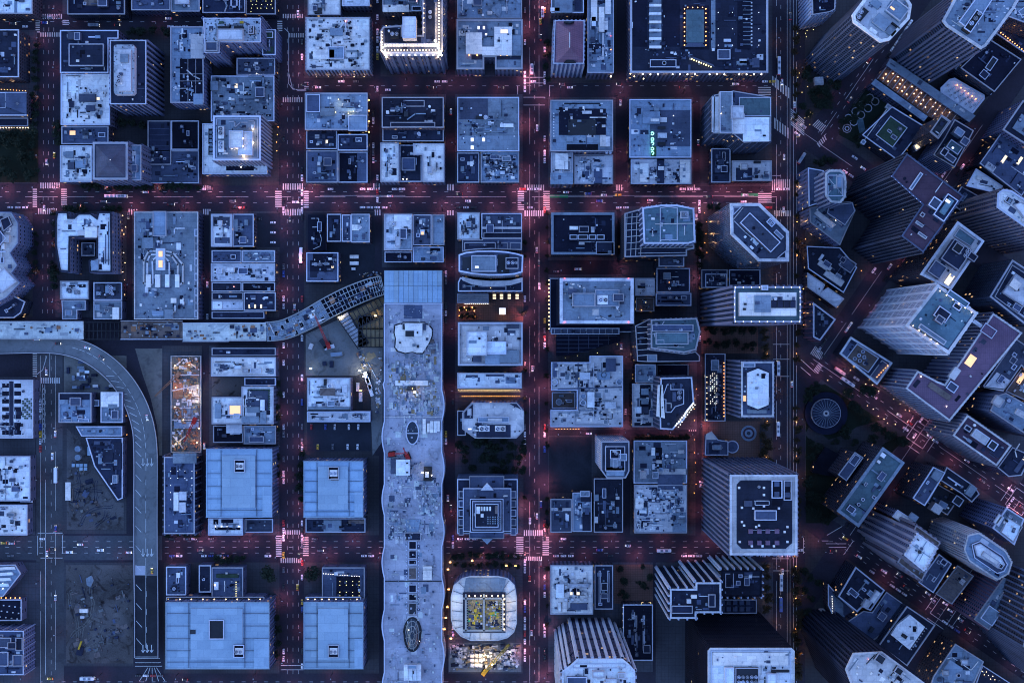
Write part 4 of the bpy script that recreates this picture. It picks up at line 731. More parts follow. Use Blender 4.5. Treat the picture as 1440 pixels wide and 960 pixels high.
B('pale narrow roof cluster beside the empty car park', (805,692,832,747), 12, 'L', 'brick', n=30, items=[('p',817,690,831,705,1.5,'D'),('p',819,720,831,747,.6,'D'),('P',816,690,829,698,2,'L')])
pi = [('q',[(878,299),(884,297),(905,292),(905,358),(880,360)],-9,'M')]
B('stepped tower with pale arched coping and lattice terraces', [(903,292),(930,288),(952,288),(976,293),(978,340),(968,343),(905,343)], 72, 'T', 'dark', name='tower', n=10, pw=1.3, piers=(4,1,.6,'P'), items=[('o',[(928,292),(940,290),(953,292),(953,338),(928,338)]),('P',957,297,968,307,3,'L'),('f',960,302,2.2,3.2),('f',965,302,2.2,3.2),('d',[(922,315),(975,314)],1.1,'P'),('d',[(931,311),(931,318)],1.2,'P'),('p',916,306,921,309,1.5,'W'),('d',[(918,320),(918,332)],.9,'P'),('d',[(963,318),(963,330)],.9,'P'),('t',918,331,1.4,1.4,'P')])
B('lattice-topped lower terraces on the flanks of the arched-coping tower', [(878,300),(903,293),(904,344),(976,344),(976,350),(966,352),(966,360),(905,361),(878,362)], 52, 'D', 'dark', n=4, pw=1.0, items=[('d',[(882+7*i,300),(880+7*i,360)],.7,'P') for i in range(4)]+[('d',[(880,306+9*i),(903,304+9*i)],.8,'P') for i in range(6)]+[('d',[(905,348),(974,348)],.7,'P'),('d',[(898,356),(964,355)],.7,'P')]+[('p',x,342,x+3,344,2,'P') for x in (910,914,918,950,954)])
B('slate box roof with pale rim below the arched-coping tower', (926,361,962,375), 34, 'M', 'dark', n=4)
B('tiny pale lilac roof beside the frosted slab tower', (893,391,921,416), 14, 'P', 'brick', n=10)
B('black roof with faint hatches near the arched-coping tower', (923,377,970,411), 14, 'D', 'brick', n=16, items=[('g',941,397,'bulb_orange',.6,.5)])
B('slate step roof with dark slots above the green-roofed stepped tower', (922,412,972,430), 18, 'M', 'brick', n=8, items=[('K',930,417,958,420,'K'),('K',930,422,958,425,'K')])
B('floodlit small rear yard building between the slab tower and black roofs', (894,418,920,438), 8, 'N', 'brick', n=6, items=[('g',908,425,'bulb_yellow',1,.8),('g',902,436,'bulb_orange',1,.6)])
B('stepped tower with grey-green roof behind lattice terraces', [(915,449),(980,447),(985,466),(979,492),(962,496),(915,490)], 62, 'T', 'dark', name='tower', n=16, pw=1.2, piers=(4,1,.6,'P'), items=[('q',rect(917,456,975,466),1.5,'M',1),('P',922,467,968,484,3,'T'),('d',[(918,470),(928,462),(934,452)],1,'P'),('d',[(925,488),(962,488)],.8,'P')])
B('lattice terraces flanking the tower with the grey-green roof', [(893,458),(914,448),(914,491),(962,497),(978,494),(984,500),(984,508),(912,509),(896,508)], 44, 'D', 'dark', n=4, items=[('d',[(897,460+8*i),(913,459+8*i)],.9,'P') for i in range(6)]+[('P',910,498,924,508,1.5,'L')])
B('pale roof with weathered hatches by the red-lit alley', (893,512,922,538), 18, 'L', 'brick', n=12)
B('black recessed court roof beside the zigzag dark tower', (923,512,968,533), 10, 'K', 'dark', n=6)
B('white podium roof with sunken machine trough under the zigzag dark tower', [(889,539),(925,539),(925,600),(889,600)], 20, 'P', 'brick', n=12, items=[('q',rect(900,541,915,583),.3,'K'),('p',902,546,912,555,1.5,'L'),('p',902,560,912,568,1.5,'L'),('p',902,572,912,580,1.5,'M'),('K',892,594,916,599,'D')])
B('dark tower with zigzag edges, white flank panel and lamp-lit crown', [(929,531),(973,530),(976,566),(966,578),(962,590),(952,597),(946,604),(928,603),(927,560)], 58, 'D', 'dark', name='tower', n=10, pw=1.0, piers=(3.5,1,.6,'L'), items=[('o',[(938,540),(944,540),(944,547),(962,547),(962,568),(950,572),(944,580),(936,580),(936,562),(930,562)]),('f',955,552,3,.8),('f',955,559,3,.8),('p',946,551,951,564,1.5,'M'),('q',[(925,541),(932,541),(935,588),(923,585)],1,'W'),('d',[(938,567),(944,567),(944,573)],.9,'P')]+[('G',975,567,950,598,12,'bulb_white',.8,.8),('G',977,569,954,600,10,'bulb_white',-3,.6)])
B('pale roof with a long black slot below the lamp-crowned zigzag tower', (891,619,966,679), 15, 'L', 'brick', n=26, items=[('q',rect(922,629,931,658),.3,'K'),('p',916,629,921,640,1.5,'W'),('p',917,652,921,660,1.5,'P'),('q',rect(924,659,966,667),1,'P')])
B('white and grey patchwork roofs crowded with vents by the wide south street', (892,681,966,749), 16, 'P', 'brick', n=180, items=[('p',892,700,905,715,1,'W'),('p',925,667,960,690,.8,'M'),('q',rect(946,720,966,749),.5,'L')])
# towers beside the tram street
oct1 = [(1026,286),(1068,286),(1109,326),(1109,368),(1066,368),(1027,330)]
B('six-sided smooth tower with pale coping and diagonal plant box', oct1, 92, 'M', 'glass', name='tower', n=8, pw=2.2, par='P', ph=1.6, items=[('q',R(1069,327,60,20,44),5,'M',1),('q',R(1084,313,11,8,44),2,'L',1),('f',1084,313,3,2.2),('q',R(1095,330,15,6,44),1.5,'L',1),('q',[(1031,291),(1043,291),(1031,303)],.7,'M',1),('q',[(1105,352),(1105,363),(1092,363)],.7,'D',1),('d',[(1032,308),(1045,292)],1,'P'),('d',[(1033,311),(1048,326),(1064,340)],.9,'P')])
B('low dark roof squeezed between six-sided tower and white-roofed slab', (986,379,1023,405), 15, 'D', 'brick', n=26, items=[('o',992,385,1022,404)])
B('black roof terrace beside the tram street below the six-sided tower', (1025,379,1069,402), 14, 'K', 'brick', n=8, items=[('p',1037,396,1042,399,1,'P'),('p',1057,396,1061,400,1,'L')])
B('slim striped slab tower with long white rooftop block ringed by lamps', (1032,403,1126,453), 132, 'T', 'dark', name='tower', n=0, pw=1.0, piers=(3.9,1.7,1.2,'L'), items=[('q',rect(1040,411,1120,444),4,'W'),('q',rect(1061,415,1084,439),5,'L'),('p',1085,422,1119,433,4.6,'S'),('p',1086,417,1093,420,4.8,'L'),('P',1071,401,1080,408,3,'P'),('p',1046,426,1050,429,4.6,'S'),('p',1045,433,1049,436,4.6,'S')]+[('q',rect(1085+9*i,423,1092+9*i,432),5,'D') for i in range(4)]+[('G',1034,404,1124,404,9,'bulb_white',.8,.42),('G',1034,452,1124,452,9,'bulb_white',.8,.42),('G',1033,410,1033,446,5,'bulb_white',.8,.42),('G',1125,410,1125,446,5,'bulb_white',.8,.42)])
lot('plaza', (986,457,1066,497), 'brick_paving')
B('dark podium garden strip with strings of lamps beside the hexagon-topped tower', (991,497,1020,592), 10, 'D', 'dark', n=60, items=[('q',rect(1000,506,1011,521),1.5,'L',1),('G',1018,510,1018,585,16,'bulb_orange',.6,.7),('G',994,530,994,590,9,'bulb_warm',.6,.5)]+[('g',999+3*(i%4),525+3*(i//4),'bulb_white',.5,.35) for i in range(60) if (i*5)%3])
B('ribbed tower topped by a brilliant white hexagonal roof', (1042,508,1088,586), 62, 'M', 'dark', name='tower', n=6, pw=1.4, par='P', piers=(3.4,1.3,.9,'L'), items=[('q',[(1050,523),(1066,516),(1082,523),(1082,570),(1066,577),(1050,570)],3,'D'),('q',[(1051,524),(1066,518),(1081,524),(1081,569),(1066,575),(1051,569)],4,'W'),('l',1045,556,1050,564,'orange'),('p',1052,576,1078,581,1,'L'),('P',1045,510,1062,516,1,'L')])
lot('plaza', (988,592,1068,646), 'brick_paving')
B('angular low pavilion with glass prow on the fountain plaza', [(992,612),(1002,608),(1010,618),(1024,620),(1024,640),(991,640)], 8, 'M', 'plain', n=4, name='pavilion', items=[('q',[(993,610),(1001,606),(1008,618),(993,618)],1.5,'P'),('K',997,622,1012,638,'D')])
B('huge ribbed tower with pale framed roof and dark inset terrace', (1026,667,1121,780), 112, 'P', 'dark', name='tower', n=0, pw=1.6, par='P', piers=(4.0,1.6,1.0,'L'), items=[('q',[(1042,675),(1112,675),(1114,677),(1114,763),(1105,771),(1043,771),(1036,764),(1036,681)],.4,'D'),('q',rect(1085,675,1100,700),.8,'K',1),('q',rect(1102,675,1113,703),.8,'K',1),('q',rect(1085,703,1100,710),.8,'K'),('P',1061,717,1092,731,3,'M'),('d',[(1054,745),(1096,745)],.6,'P'),('d',[(1061,704),(1082,704),(1082,710),(1062,710),(1062,704)],.8,'P'),('p',1047,704,1058,712,2,'M')]+[('p',x,y,x+6,y+6,2,'V') for x in (1053,1065,1077,1090) for y in (744,760)]+[('p',x,y,x+3,y+3,1.5,'W') for x,y in ((1038,684),(1073,684),(1073,694),(1042,712),(1058,713),(1073,710),(1094,713),(1042,732),(1045,737),(1106,739),(1039,760),(1106,760),(1056,766),(1071,766),(1087,766),(1062,739),(1066,737),(1102,746))]+[('f',1067,684,2,.8)]+[('p',x,y,x+7,y+7,1.2,'M') for x,y in ((1089,677),(1104,677),(1089,691),(1104,692))])
# bottom row
B('white roof with a grid of little boxes south of the crossing', (774,794,834,863), 17, 'W', 'stone', n=60, items=[('p',782,821,793,840,2,'W'),('P',800,820,828,826,1,'P'),('p',785,847,789,859,1.5,'W'),('p',791,846,797,860,1.5,'W'),('p',802,848,826,857,1.5,'M'),('L',802,832,805,836,1.8,'warm'),('L',811,832,815,836,1.8,'warm'),('t',819,802,2.5,1,'M')]+[('p',794+9*(i%4),805+9*(i//4),798+9*(i%4),809+9*(i//4),1.5,'P') for i in range(20) if i not in (2,3,12)])
B('dark roof with two long louvre strips beside the planted brick court', (836,794,862,856), 14, 'D', 'brick', n=8, items=[('o',842,802,845,848),('o',854,802,857,846)])
lot('brick_plaza', (863,793,918,848), 'brick_paving')
B('plain black roof with twin slots bordering the planted brick court', (876,849,918,928), 12, 'K', 'brick', n=10, items=[('o',893,865,896,914),('o',904,865,907,914),('p',888,893,892,906,1,'M'),('G',877,851,915,847,4,'bulb_yellow',.4,.5),('G',876,853,876,900,6,'bulb_white',.5,.4)])
B('fluted pale tower with stepped bay corners and bright white roof', [(812,925),(875,925),(884,932),(893,942),(893,1010),(790,1010),(790,943),(802,934)], 112, 'W', 'grid', name='tower', n=12, pw=1.4, par='P', piers=(5.2,2.3,1.2,'W'), bands=(30,3,.5,'D'), items=[('P',833,943,850,952,3,'W'),('P',869,945,879,953,2,'P'),('P',797,951,825,965,2,'M'),('P',852,954,867,970,2,'W'),('o',806,932,880,939)])
B('stepped-plan tower with pale fins and outlined dark roof', [(942,827),(978,827),(978,818),(1014,818),(1014,861),(979,861),(979,869),(942,869)], 78, 'D', 'black', name='tower', n=22, pw=1.3, par='P', piers=(6,1.2,1.4,'W'), items=[('P',996,835,1006,853,2,'D'),('k',997,836,1005,841),('k',997,842,1005,847),('k',997,848,1005,853),('p',972,836,980,841,2,'W'),('p',966,842,972,848,2,'P'),('d',[(984,838),(1000,838)],.8,'P'),('P',944,851,974,862,2,'D')])
B('dark flat slab ringed with pale fins beside the stepped-plan tower', (1014,801,1071,838), 50, 'D', 'black', n=8, par='K', piers=(5,1.0,2.0,'W'), items=[('o',1020,806,1032,826)])
B('low dark terraces with square shades below the finned slab', (1012,842,1064,862), 10, 'D', 'dark', n=4, items=[('q',rect(1013+9*i,844+9*j,1019+9*i,850+9*j),1.5,'M') for i in range(5) for j in range(2)])
B('black glass tower with rounded white terraced roof', [(999,910),(1113,910),(1117,914),(1117,1020),(995,1020),(995,914)], 104, 'W', 'black', name='tower', n=6, pw=1.2, par='P', bands=(4,.5,.25,'K'), items=[('o',[(1000,914),(1112,914),(1112,1010),(1000,1010)]),('q',rect(1002,917,1108,935),1,'W'),('q',rect(1019,938,1032,970),3,'W',1),('P',1034,938,1067,970,2,'S'),('q',rect(1078,946,1092,970),2,'W',1),('p',1085,942,1110,945,2,'S')]+[('f',1038+6*i,950,2.4,2.3) for i in range(5)]+[('f',1038+6*i,957,2.4,2.3) for i in range(5)]+[('t',1009,927,2,1.2,'M'),('t',1082,923,2,1.2,'M')])
# ------------------------------------------------------------------ diagonal quarter
B('pale-banded corner tower with dark plant roof above the tram street', [(1141,-20),(1176,-20),(1174,14),(1166,18),(1142,22)], 38, 'K', 'white', n=30, piers=(3,1.5,.8,'P'))
B('tower with white octagonal roof deck and ribbed dark facades', [(1197,22),(1218,-6),(1225,-12),(1268,-12),(1281,8),(1278,28),(1250,58),(1237,61),(1199,33)], 122, 'P', 'dark', name='tower', n=14, pw=2.2, par='W', ph=2, piers=(3.6,.9,.8,'M'), items=[('q',R(1212,21,12,22,40),1,'S',1),('q',R(1262,14,26,22,38),3,'L',1),('q',R(1240,31,22,16,38),3,'L'),('q',R(1228,44,12,6,38),2,'W'),('L',R(1255,12,7,3,38),3.4,'orange'),('q',R(1253,44,13,10,38),2,'L'),('f',1210,18,3,1.5),('f',1207,25,3,1.5),('q',R(1232,5,14,10,38),1.5,'L'),('q',R(1260,36,14,2,38),2,'S')])
B('tower with finely striped pale roof, three square fans and gridded facade', [(1324,30),(1348,-14),(1440,-14),(1425,14),(1386,66),(1379,70),(1330,38)], 112, 'L', 'dark', name='tower', n=60, pw=2.0, par='P', piers=(3.6,1.5,1.0,'L'), items=[('q',[(1348,31),(1378,-10),(1402,-10),(1366,45)],4,'L',1),('q',R(1369,30,12,32,34.6),5,'S',1)]+[('f',1362+5.6*i,36-7*i,3,5.2) for i in range(3)]+[('l',R(1382,6,3,3),'white')]+[('d',[(1330+9*i,36-7*i+20*0),(1342+9*i,44-7*i)],.3,'W') for i in range(5)])
sl2 = empty('shopping_arcade', (*W(1292,132,12), 0), 'glass-roofed arcade glittering with ceiling lamps between two pale roof strips', 'building'); slorg = (*W(1292,132,12), 0)
for nm, quad_, hh, tn in (('roof_strip',[(1252,82),(1372,163),(1363,172),(1246,92)],16,'L'),('roof_strip',[(1231,111),(1305,164),(1299,171),(1225,118)],16,'L'),('arcade_roof',[(1246,93),(1352,166),(1330,176),(1306,164),(1233,110)],12,'K')):
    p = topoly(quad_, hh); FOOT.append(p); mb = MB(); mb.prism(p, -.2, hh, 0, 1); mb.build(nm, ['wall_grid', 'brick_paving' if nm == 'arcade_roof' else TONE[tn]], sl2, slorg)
    if nm == 'roof_strip': clutter(sl2, slorg, inset(p, .8), hh, 40, int(quad_[0][0]), 'L', -math.radians(34.6))
for i in range(14):
    for j in range(3):
        a = (1246+(i+.5)*6.6*1.0-j*3.6, 97+(i+.5)*4.55+j*5.4)
        if (i*3+j*5) % 4: roof_item(sl2, slorg, ('g',*a,'bulb_warm',.8,.62), 12)
for i in range(5): roof_item(sl2, slorg, ('X',1252+19*i,108+12.5*i,2.5,70,(1,.7,.45)), 12)
mb = MB()
for i in range(15): mb.bar(W(1247+7*i,94+4.8*i,15), W(1234+7*i,111+4.8*i,15), .35, 14.6, 15)
tag(mb.build('glazing_bar_set', 'edge', sl2, slorg), kind='stuff')
B('black flat roof with a lit stair shaft and folded ramp side', [(1392,56),(1436,84),(1398,130),(1350,96)], 26, 'K', 'dark', n=12, items=[('q',R(1394,90,9,20),1.5,'S',1),('t',1383,103,2,1,'P')])
B('grey folded ramp roof beneath the black roof with the stair shaft', [(1349,90),(1400,124),(1393,134),(1342,97)], 14, 'L', 'grid', n=0, items=[('d',[(1350+8*i,92+5.5*i),(1345+8*i,99+5.5*i)],.4,'M') for i in range(6)])
B('roof garden with pale rounded edge, dark shrubs and orange lamps', [(1334,112),(1342,110),(1384,134),(1384,140),(1368,160),(1361,160),(1322,130),(1322,124)], 14, 'P', 'grid', n=0, pw=1.6, items=[('t',1334+7*(i%6)+2*(i//6),120+4*(i%6)+7*(i//6),1.6,1.2,'R') for i in range(17)]+[('g',1346+5.2*i,120+3.9*i,'bulb_orange',2,.8) for i in range(6)])
B('dark office block with green court outlined in pale coping on its roof', [(1254,150),(1300,178),(1262,226),(1212,190)], 20, 'D', 'dark', n=8, items=[('q',[(1252,163),(1276,180),(1255,208),(1231,190)],.6,'R',1),('d',[(1250,150),(1213,201)],1.0,'P'),('q',R(1249,150,6,6),2,'L',1),('q',R(1214,200,6,6),2,'L',1)])
mb = MB(); gz = .16; gard = empty('formal_garden', (*W(1215,160), .14), 'formal garden of circles and octagon paths beside the green-court block', 'garden'); go = (*W(1215,160), .14)
mb = MB(); mb.cap(ccw([W(*p) for p in [(1219,122),(1250,146),(1208,205),(1180,190),(1180,178)]]), .15); mb.build('lawn', 'lawn', gard, go)
for cx_, cy_, r_ in [(1223+7.5*i-10*j, 138+5*i+9.5*j, 6) for i in range(2) for j in range(4)]+[(1191,181,6.5),(1191,181,3.5)]:
    mb = MB(); p = ccw([W(*q) for q in circ(cx_, cy_, r_, n=8)]); mb.ring(p, .6, .15, .5); mb.build('path_edge', 'edge', gard, go)
mb = MB(); p = ccw([W(*q) for q in R(1211,178,9,20,-12)]); mb.ring(p, .8, .15, .6); mb.cap(inset(p,.8), .3); mb.build('pond', 'roof_teal', gard, go)
tv = [('q',R(1350,182,12,10),-6,'L',1),('q',R(1343,206,22,14),-10,'T',1),('q',R(1356,198,12,12),-4,'M',1),('q',R(1337,222,16,10),-12,'M',1),('q',R(1330,205,10,12),-8,'D',1),('q',R(1322,224,8,12),-8,'L',1),('l',R(1340,208,3,3),'white')]
B('brick-toned setback tower with little roofs stepping down its back', [(1324,162),(1337,171),(1319,196),(1307,186)], 60, 'S', 'lit', name='tower', n=4, items=[('o',[(1324,163),(1335,171),(1319,193),(1309,185)])])
B('cluster of stepped blue-grey setback roofs behind the brick-toned tower', [(1342,168),(1369,184),(1342,236),(1312,218),(1328,193)], 38, 'D', 'grid', name='tower', n=40, items=[('q',R(1349,186,13,10),6,'L',1),('q',R(1342,207,20,13),4,'T',1),('q',R(1357,199,11,11),8,'M',1),('q',R(1336,222,16,9),3,'M',1),('q',R(1328,214,9,11),9,'D',1),('L',R(1340,208,3,3),4.4,'white')])
B('small yellow-lit stair tower next to the dark block with green court', [(1284,205),(1291,200),(1296,207),(1288,213)], 24, 'P', 'lit', n=0, items=[('l',[(1285,206),(1290,202),(1294,207),(1288,211)],'warm'),('X',1290,206,3,60)])
B('dark slate roof with two long lit skylights near the diagonal street', [(1408,186),(1470,228),(1436,276),(1377,230)], 30, 'M', 'dark', n=26, items=[('l',R(1412,224,4,12),'warm'),('l',R(1434,226,4,12),'warm'),('q',R(1393,235,14,9),2,'P'),('f',1390,233,2.4,2.2),('f',1395,236,2.4,2.2),('p',1404,205,1407,208,1.2,'P')])
B('dark roof with pale coping and light well, at the east edge', [(1438,141),(1500,183),(1470,222),(1409,183)], 40, 'D', 'pale', n=10, pw=1.2, items=[('q',[(1437,160),(1460,176),(1442,192),(1424,180)],1,'L')])
B('blue roof with duct loop behind orange-lit facade at the east edge', [(1418,-20),(1470,-20),(1470,44),(1412,22)], 40, 'L', 'lit', n=14, items=[('o',[(1432,16),(1446,6),(1452,14),(1438,26)])])
B('low orange-lit building at the foot of the striped-roof tower', [(1412,30),(1450,50),(1444,78),(1400,48)], 14, 'D', 'lit', n=10, items=[('G',1404,44,1440,72,12,'bulb_orange',.5,.7),('X',1420,54,3,160,(1,.45,.15))])
B('office with rounded turret roof and long grid facade on the tram street', [(1160,244),(1166,239),(1182,239),(1188,244),(1190,256),(1189,277),(1182,286),(1168,285),(1160,276)], 62, 'T', 'pale', name='tower', n=4, pw=1.6, par='P', piers=(3.4,1.4,.6,'P'), items=[('d',[(1162,246),(1187,276)],.6,'P'),('d',[(1187,246),(1162,276)],.6,'P'),('o',[(1164,246),(1186,246),(1186,276),(1164,276)])])
B('pale wing of the turret office with grid facade', [(1136,236),(1158,240),(1158,283),(1137,291)], 34, 'M', 'pale', n=12)
B('pale angled roofs stepping below the round turret', [(1138,292),(1166,287),(1196,283),(1203,296),(1192,320),(1181,345),(1139,313)], 30, 'L', 'pale', n=16, items=[('q',[(1165,289),(1199,285),(1202,297),(1188,317),(1163,300)],4,'M',1),('q',[(1145,300),(1150,296),(1176,316),(1170,321)],2,'P'),('g',1175,310,'bulb_warm',5,.6)])
B('dark flat car-park roofs with pale huts along the tram street', [(1134,346),(1181,348),(1196,366),(1205,376),(1186,412),(1136,378)], 16, 'D', 'lit', n=14, items=[('q',R(1160,374,20,8),2,'P'),('q',R(1173,391,30,9),2,'P'),('q',R(1155,362,4,10,34.6),1.5,'P'),('q',R(1192,372,20,16),1,'M',1)])
B('pale lilac angular roofs above the triangular corner building', [(1135,383),(1160,400),(1156,409),(1164,404),(1187,420),(1176,433),(1135,404)], 16, 'P', 'brick', n=10)
B('triangular corner building with pipes filling its dark roof', [(1143,425),(1175,449),(1153,479),(1143,474)], 26, 'D', 'stone', n=40, pw=1.1, piers=(3.4,1.4,.7,'V'))
twin = [(1253,248),(1275,216),(1355,276),(1298,355),(1267,332),(1297,288)]
B('massive dark tower with plum roof and tight vertical fins', twin, 112, 'U', 'black', name='tower', n=10, pw=1.0, par='M', ph=.8, piers=(3.4,.7,.9,'M'), items=[('q',R(1330,292,18,36),3,'D',1),('q',R(1315,286,14,15),4,'M',1),('L',R(1333,283,7,4),5.3,'white'),('q',R(1332,290,8,24),5,'T'),('q',R(1308,314,12,36,124.6),.5,'U'),('q',R(1293,315,12,4),1,'L',1),('q',R(1297,331,14,4),1,'L',1),('q',R(1288,255,5,28),1,'L',1),('q',R(1297,302,6,6),1,'U',1),('d',[(1316,270),(1326,256)],1,'P')]+[('g',1254+5*i,248+4.5*i,'bulb_blue',.8,.28) for i in range(9)])
B('tan fluted tower with white rounded roof at the east edge', [(1401,292),(1402,272),(1410,266),(1422,268),(1480,306),(1480,344),(1452,328)], 82, 'W', 'stone', name='tower', n=26, pw=1.4, piers=(3.4,1.5,.9,'C'), items=[('q',R(1419,282,10,9),1,'S',1),('q',[(1425,288),(1436,284),(1470,306),(1470,322),(1444,312)],2,'W',1),('t',1410,284,1.2,1,'S')])
B('white flat roofs with box units behind the tan fluted tower', [(1372,237),(1395,252),(1410,262),(1400,272),(1358,262)], 24, 'W', 'brick', n=20)
B('dark parking court roof beneath the plum-roofed tower', [(1352,262),(1376,276),(1358,302),(1336,286)], 16, 'D', 'dark', n=4)
B('white-rimmed long block with dark rooftop plant and one glowing pit', [(1346,311),(1384,339),(1337,408),(1293,386)], 70, 'P', 'lit', n=10, pw=2.0, par='P', items=[('q',[(1349,320),(1372,337),(1365,347),(1341,332)],.5,'T',1),('q',R(1345,358,30,34),5,'D',1),('q',R(1347,349,13,13),6,'S',1),('f',1357,354,3.4,5.4),('f',1354,360,3.4,5.4),('q',R(1318,379,20,20),3,'M',1),('l',R(1335,393,8,16),'warm'),('q',R(1366,360,16,10),4,'D',1),('X',1335,393,3,80)])
B('white gridded tower with teal rooftop terrace and lamp-lined cornice', [(1318,399),(1375,440),(1334,498),(1272,458)], 106, 'M', 'white', name='tower', n=26, pw=2.2, par='P', piers=(8,1.6,.7,'W'), bands=(12,.9,.5,'W'), items=[('q',[(1319,405),(1368,440),(1333,490),(1280,456)],.4,'T'),('q',R(1325,442,20,16),3,'D',1),('q',R(1322,449,12,10),5,'M',1),('q',R(1347,420,34,9),2,'T',1),('q',R(1311,470,44,7),2,'L',1),('q',R(1346,431,12,8),1.5,'S',1),('G',1322,409,1366,439,6,'bulb_warm',2.5,.7),('G',1284,458,1318,483,5,'bulb_warm',2.5,.7)])
B('blue-grey tower with deep ringed roof and pale boxed plant at the east edge', [(1423,365),(1480,402),(1443,458),(1391,417)], 55, 'M', 'glass', name='tower', n=20, pw=1.2, piers=(3,.6,.5,'M'), items=[('q',[(1423,372),(1472,404),(1442,449),(1398,417)],.5,'D',1),('q',R(1434,408,36,32),3,'P',1),('q',R(1428,400,14,12),5,'W')])
B('mauve L-shaped roof with pale south cornice and a glowing pit', [(1273,546),(1290,521),(1318,536),(1328,540),(1350,508),(1396,440),(1437,468),(1335,592)], 56, 'V', 'pale', n=6, pw=1.3, par='P', piers=(3.4,1.2,.7,'P'), items=[('q',R(1322,550,36,8),1.2,'N'),('q',R(1339,544,14,12),3,'M',1),('q',R(1343,525,10,17,34.6),3,'P'),('l',R(1365,507,11,16),'orange'),('q',R(1390,465,20,14),2,'V',1),('q',R(1375,455,14,5),1,'P'),('g',1295,529,'bulb_white',.6,.7),('g',1331,571,'bulb_white',.6,.6),('X',1365,507,3,60,(1,.6,.3))])
B('low roof terrace with concrete garden circles and a lit skylight corner', [(1180,497),(1196,473),(1255,510),(1233,541)], 18, 'D', 'dark', n=8, pw=1.6, par='P', items=[('q',[(1205,483),(1236,503),(1221,524),(1190,503)],.5,'N',1),('q',[(1240,506),(1252,514),(1234,537),(1223,529)],.6,'M',1),('q',[(1193,480),(1203,486),(1190,502),(1183,497)],.6,'M')]+[('t',1211+4.5*math.cos(i)*(1+i%2),503+4.5*math.sin(i)*(1+i%2),2.6,.9,'M') for i in range(7)]+[('G',1233,530,1248,514,6,'bulb_orange',1,.7)])
B('slate tower with pale coping, round tanks and white huts by the park', [(1241,628),(1272,650),(1207,741),(1176,718)], 48, 'T', 'lit', n=8, pw=2.4, par='L', items=[('q',R(1242,640,7,6),2,'W'),('q',R(1236,649,5,4),2,'W')]+[('t',1201.5+6*i,716-7*i,2.4,1,'D') for i in range(3)])
B('small slate wing with pale coping beside the tower with round tanks', [(1202,635),(1214,643),(1190,676),(1178,667)], 36, 'M', 'lit', n=8, items=[('o',[(1203,638),(1211,643),(1202,656),(1194,650)])])
B('dark blue roofs with white machinery on the corner of the diagonal streets', [(1312,656),(1329,664),(1300,711),(1283,700)], 44, 'M', 'lit', n=26, items=[('q',R(1318,668,12,14),2,'L')])
B('dark patched roof with pale corner tower block behind the machinery roof', [(1331,656),(1370,683),(1377,694),(1366,706),(1352,694),(1322,675)], 40, 'D', 'brick', n=24, items=[('q',R(1366,690,10,16),3,'L')])
B('sunken dark roofs with lit windows between the diagonal corner roofs', [(1318,680),(1350,698),(1332,724),(1303,706)], 24, 'S', 'lit', n=20, items=[('q',R(1347,704,13,12),10,'S',1),('q',R(1318,715,14,12),8,'P')])
B('plum roof block with pale coping and one long pale skylight', [(1360,583),(1422,626),(1401,655),(1339,612)], 58, 'U', 'stone', name='tower', n=10, pw=1.3, par='P', piers=(3,1.2,.8,'C'), items=[('q',R(1379,614,24,12),3,'P',1),('q',R(1396,626,12,12),4,'S',1),('q',R(1403,634,14,14),2,'D'),('q',R(1361,602,10,7),2,'D',1)])
B('dark roof with white pipes and yellow windows at its end', [(1423,628),(1450,640),(1436,668),(1418,670),(1402,657)], 50, 'D', 'grid', n=10, items=[('d',[(1434,624),(1428,634),(1430,642)],1.2,'W'),('q',R(1434,655,6,20),1,'M')]+[('l',R(1431+4*i,660-6*i,5,5),'warm') for i in range(4)])
B('slate roof with pipe frame above the orange-lit court', [(1428,476),(1470,504),(1450,530),(1436,514),(1412,548),(1384,545),(1382,542)], 46, 'M', 'lit', n=14, items=[('q',[(1402,523),(1421,535),(1411,550),(1384,545)],1,'P'),('o',[(1424,500),(1432,505),(1426,513),(1419,508)])])
B('sunken orange-lit court roof at the east edge', [(1437,516),(1470,536),(1448,566),(1413,550)], 40, 'N', 'lit', n=6, items=[('l',R(1436,532,6,16),'orange'),('X',1436,532,4,120,(1,.45,.15))])
B('grey tower roof with white pipes stepping behind the plum roof block', [(1402,556),(1414,552),(1470,584),(1470,618),(1440,609),(1392,577)], 62, 'L', 'grid', name='tower', n=30, piers=(3,1.1,.6,'L'), items=[('q',R(1404,564,13,13),3,'P',1)])
B('white twin roofs with dark hatch on a lilac-walled block', [(1415,713),(1440,729),(1426,766),(1395,742)], 62, 'L', 'pale', n=4, pw=1.0, items=[('q',[(1405,722),(1412,727),(1404,740),(1397,734)],1,'W',1),('q',[(1417,727),(1438,740),(1425,762),(1407,748)],1,'W',1),('q',R(1416,732,4,3),1.8,'S')])
B('hexagonal crown tower in pale blue with perforated facade', [(1360,752),(1376,748),(1414,774),(1423,790),(1418,806),(1402,815),(1362,788),(1355,772)], 70, 'L', 'white', name='tower', n=4, pw=1.0, par='P', piers=(2.6,1.2,.8,'W'), items=[('q',[(1366,765),(1378,760),(1410,781),(1417,793),(1412,803),(1402,806),(1370,784)],1.5,'M',1),('q',[(1370,767),(1379,764),(1407,783),(1413,793),(1408,800),(1374,781)],3,'W',1),('q',R(1393,785,26,7),5,'W',1),('q',R(1408,796,6,5),3.5,'S')])
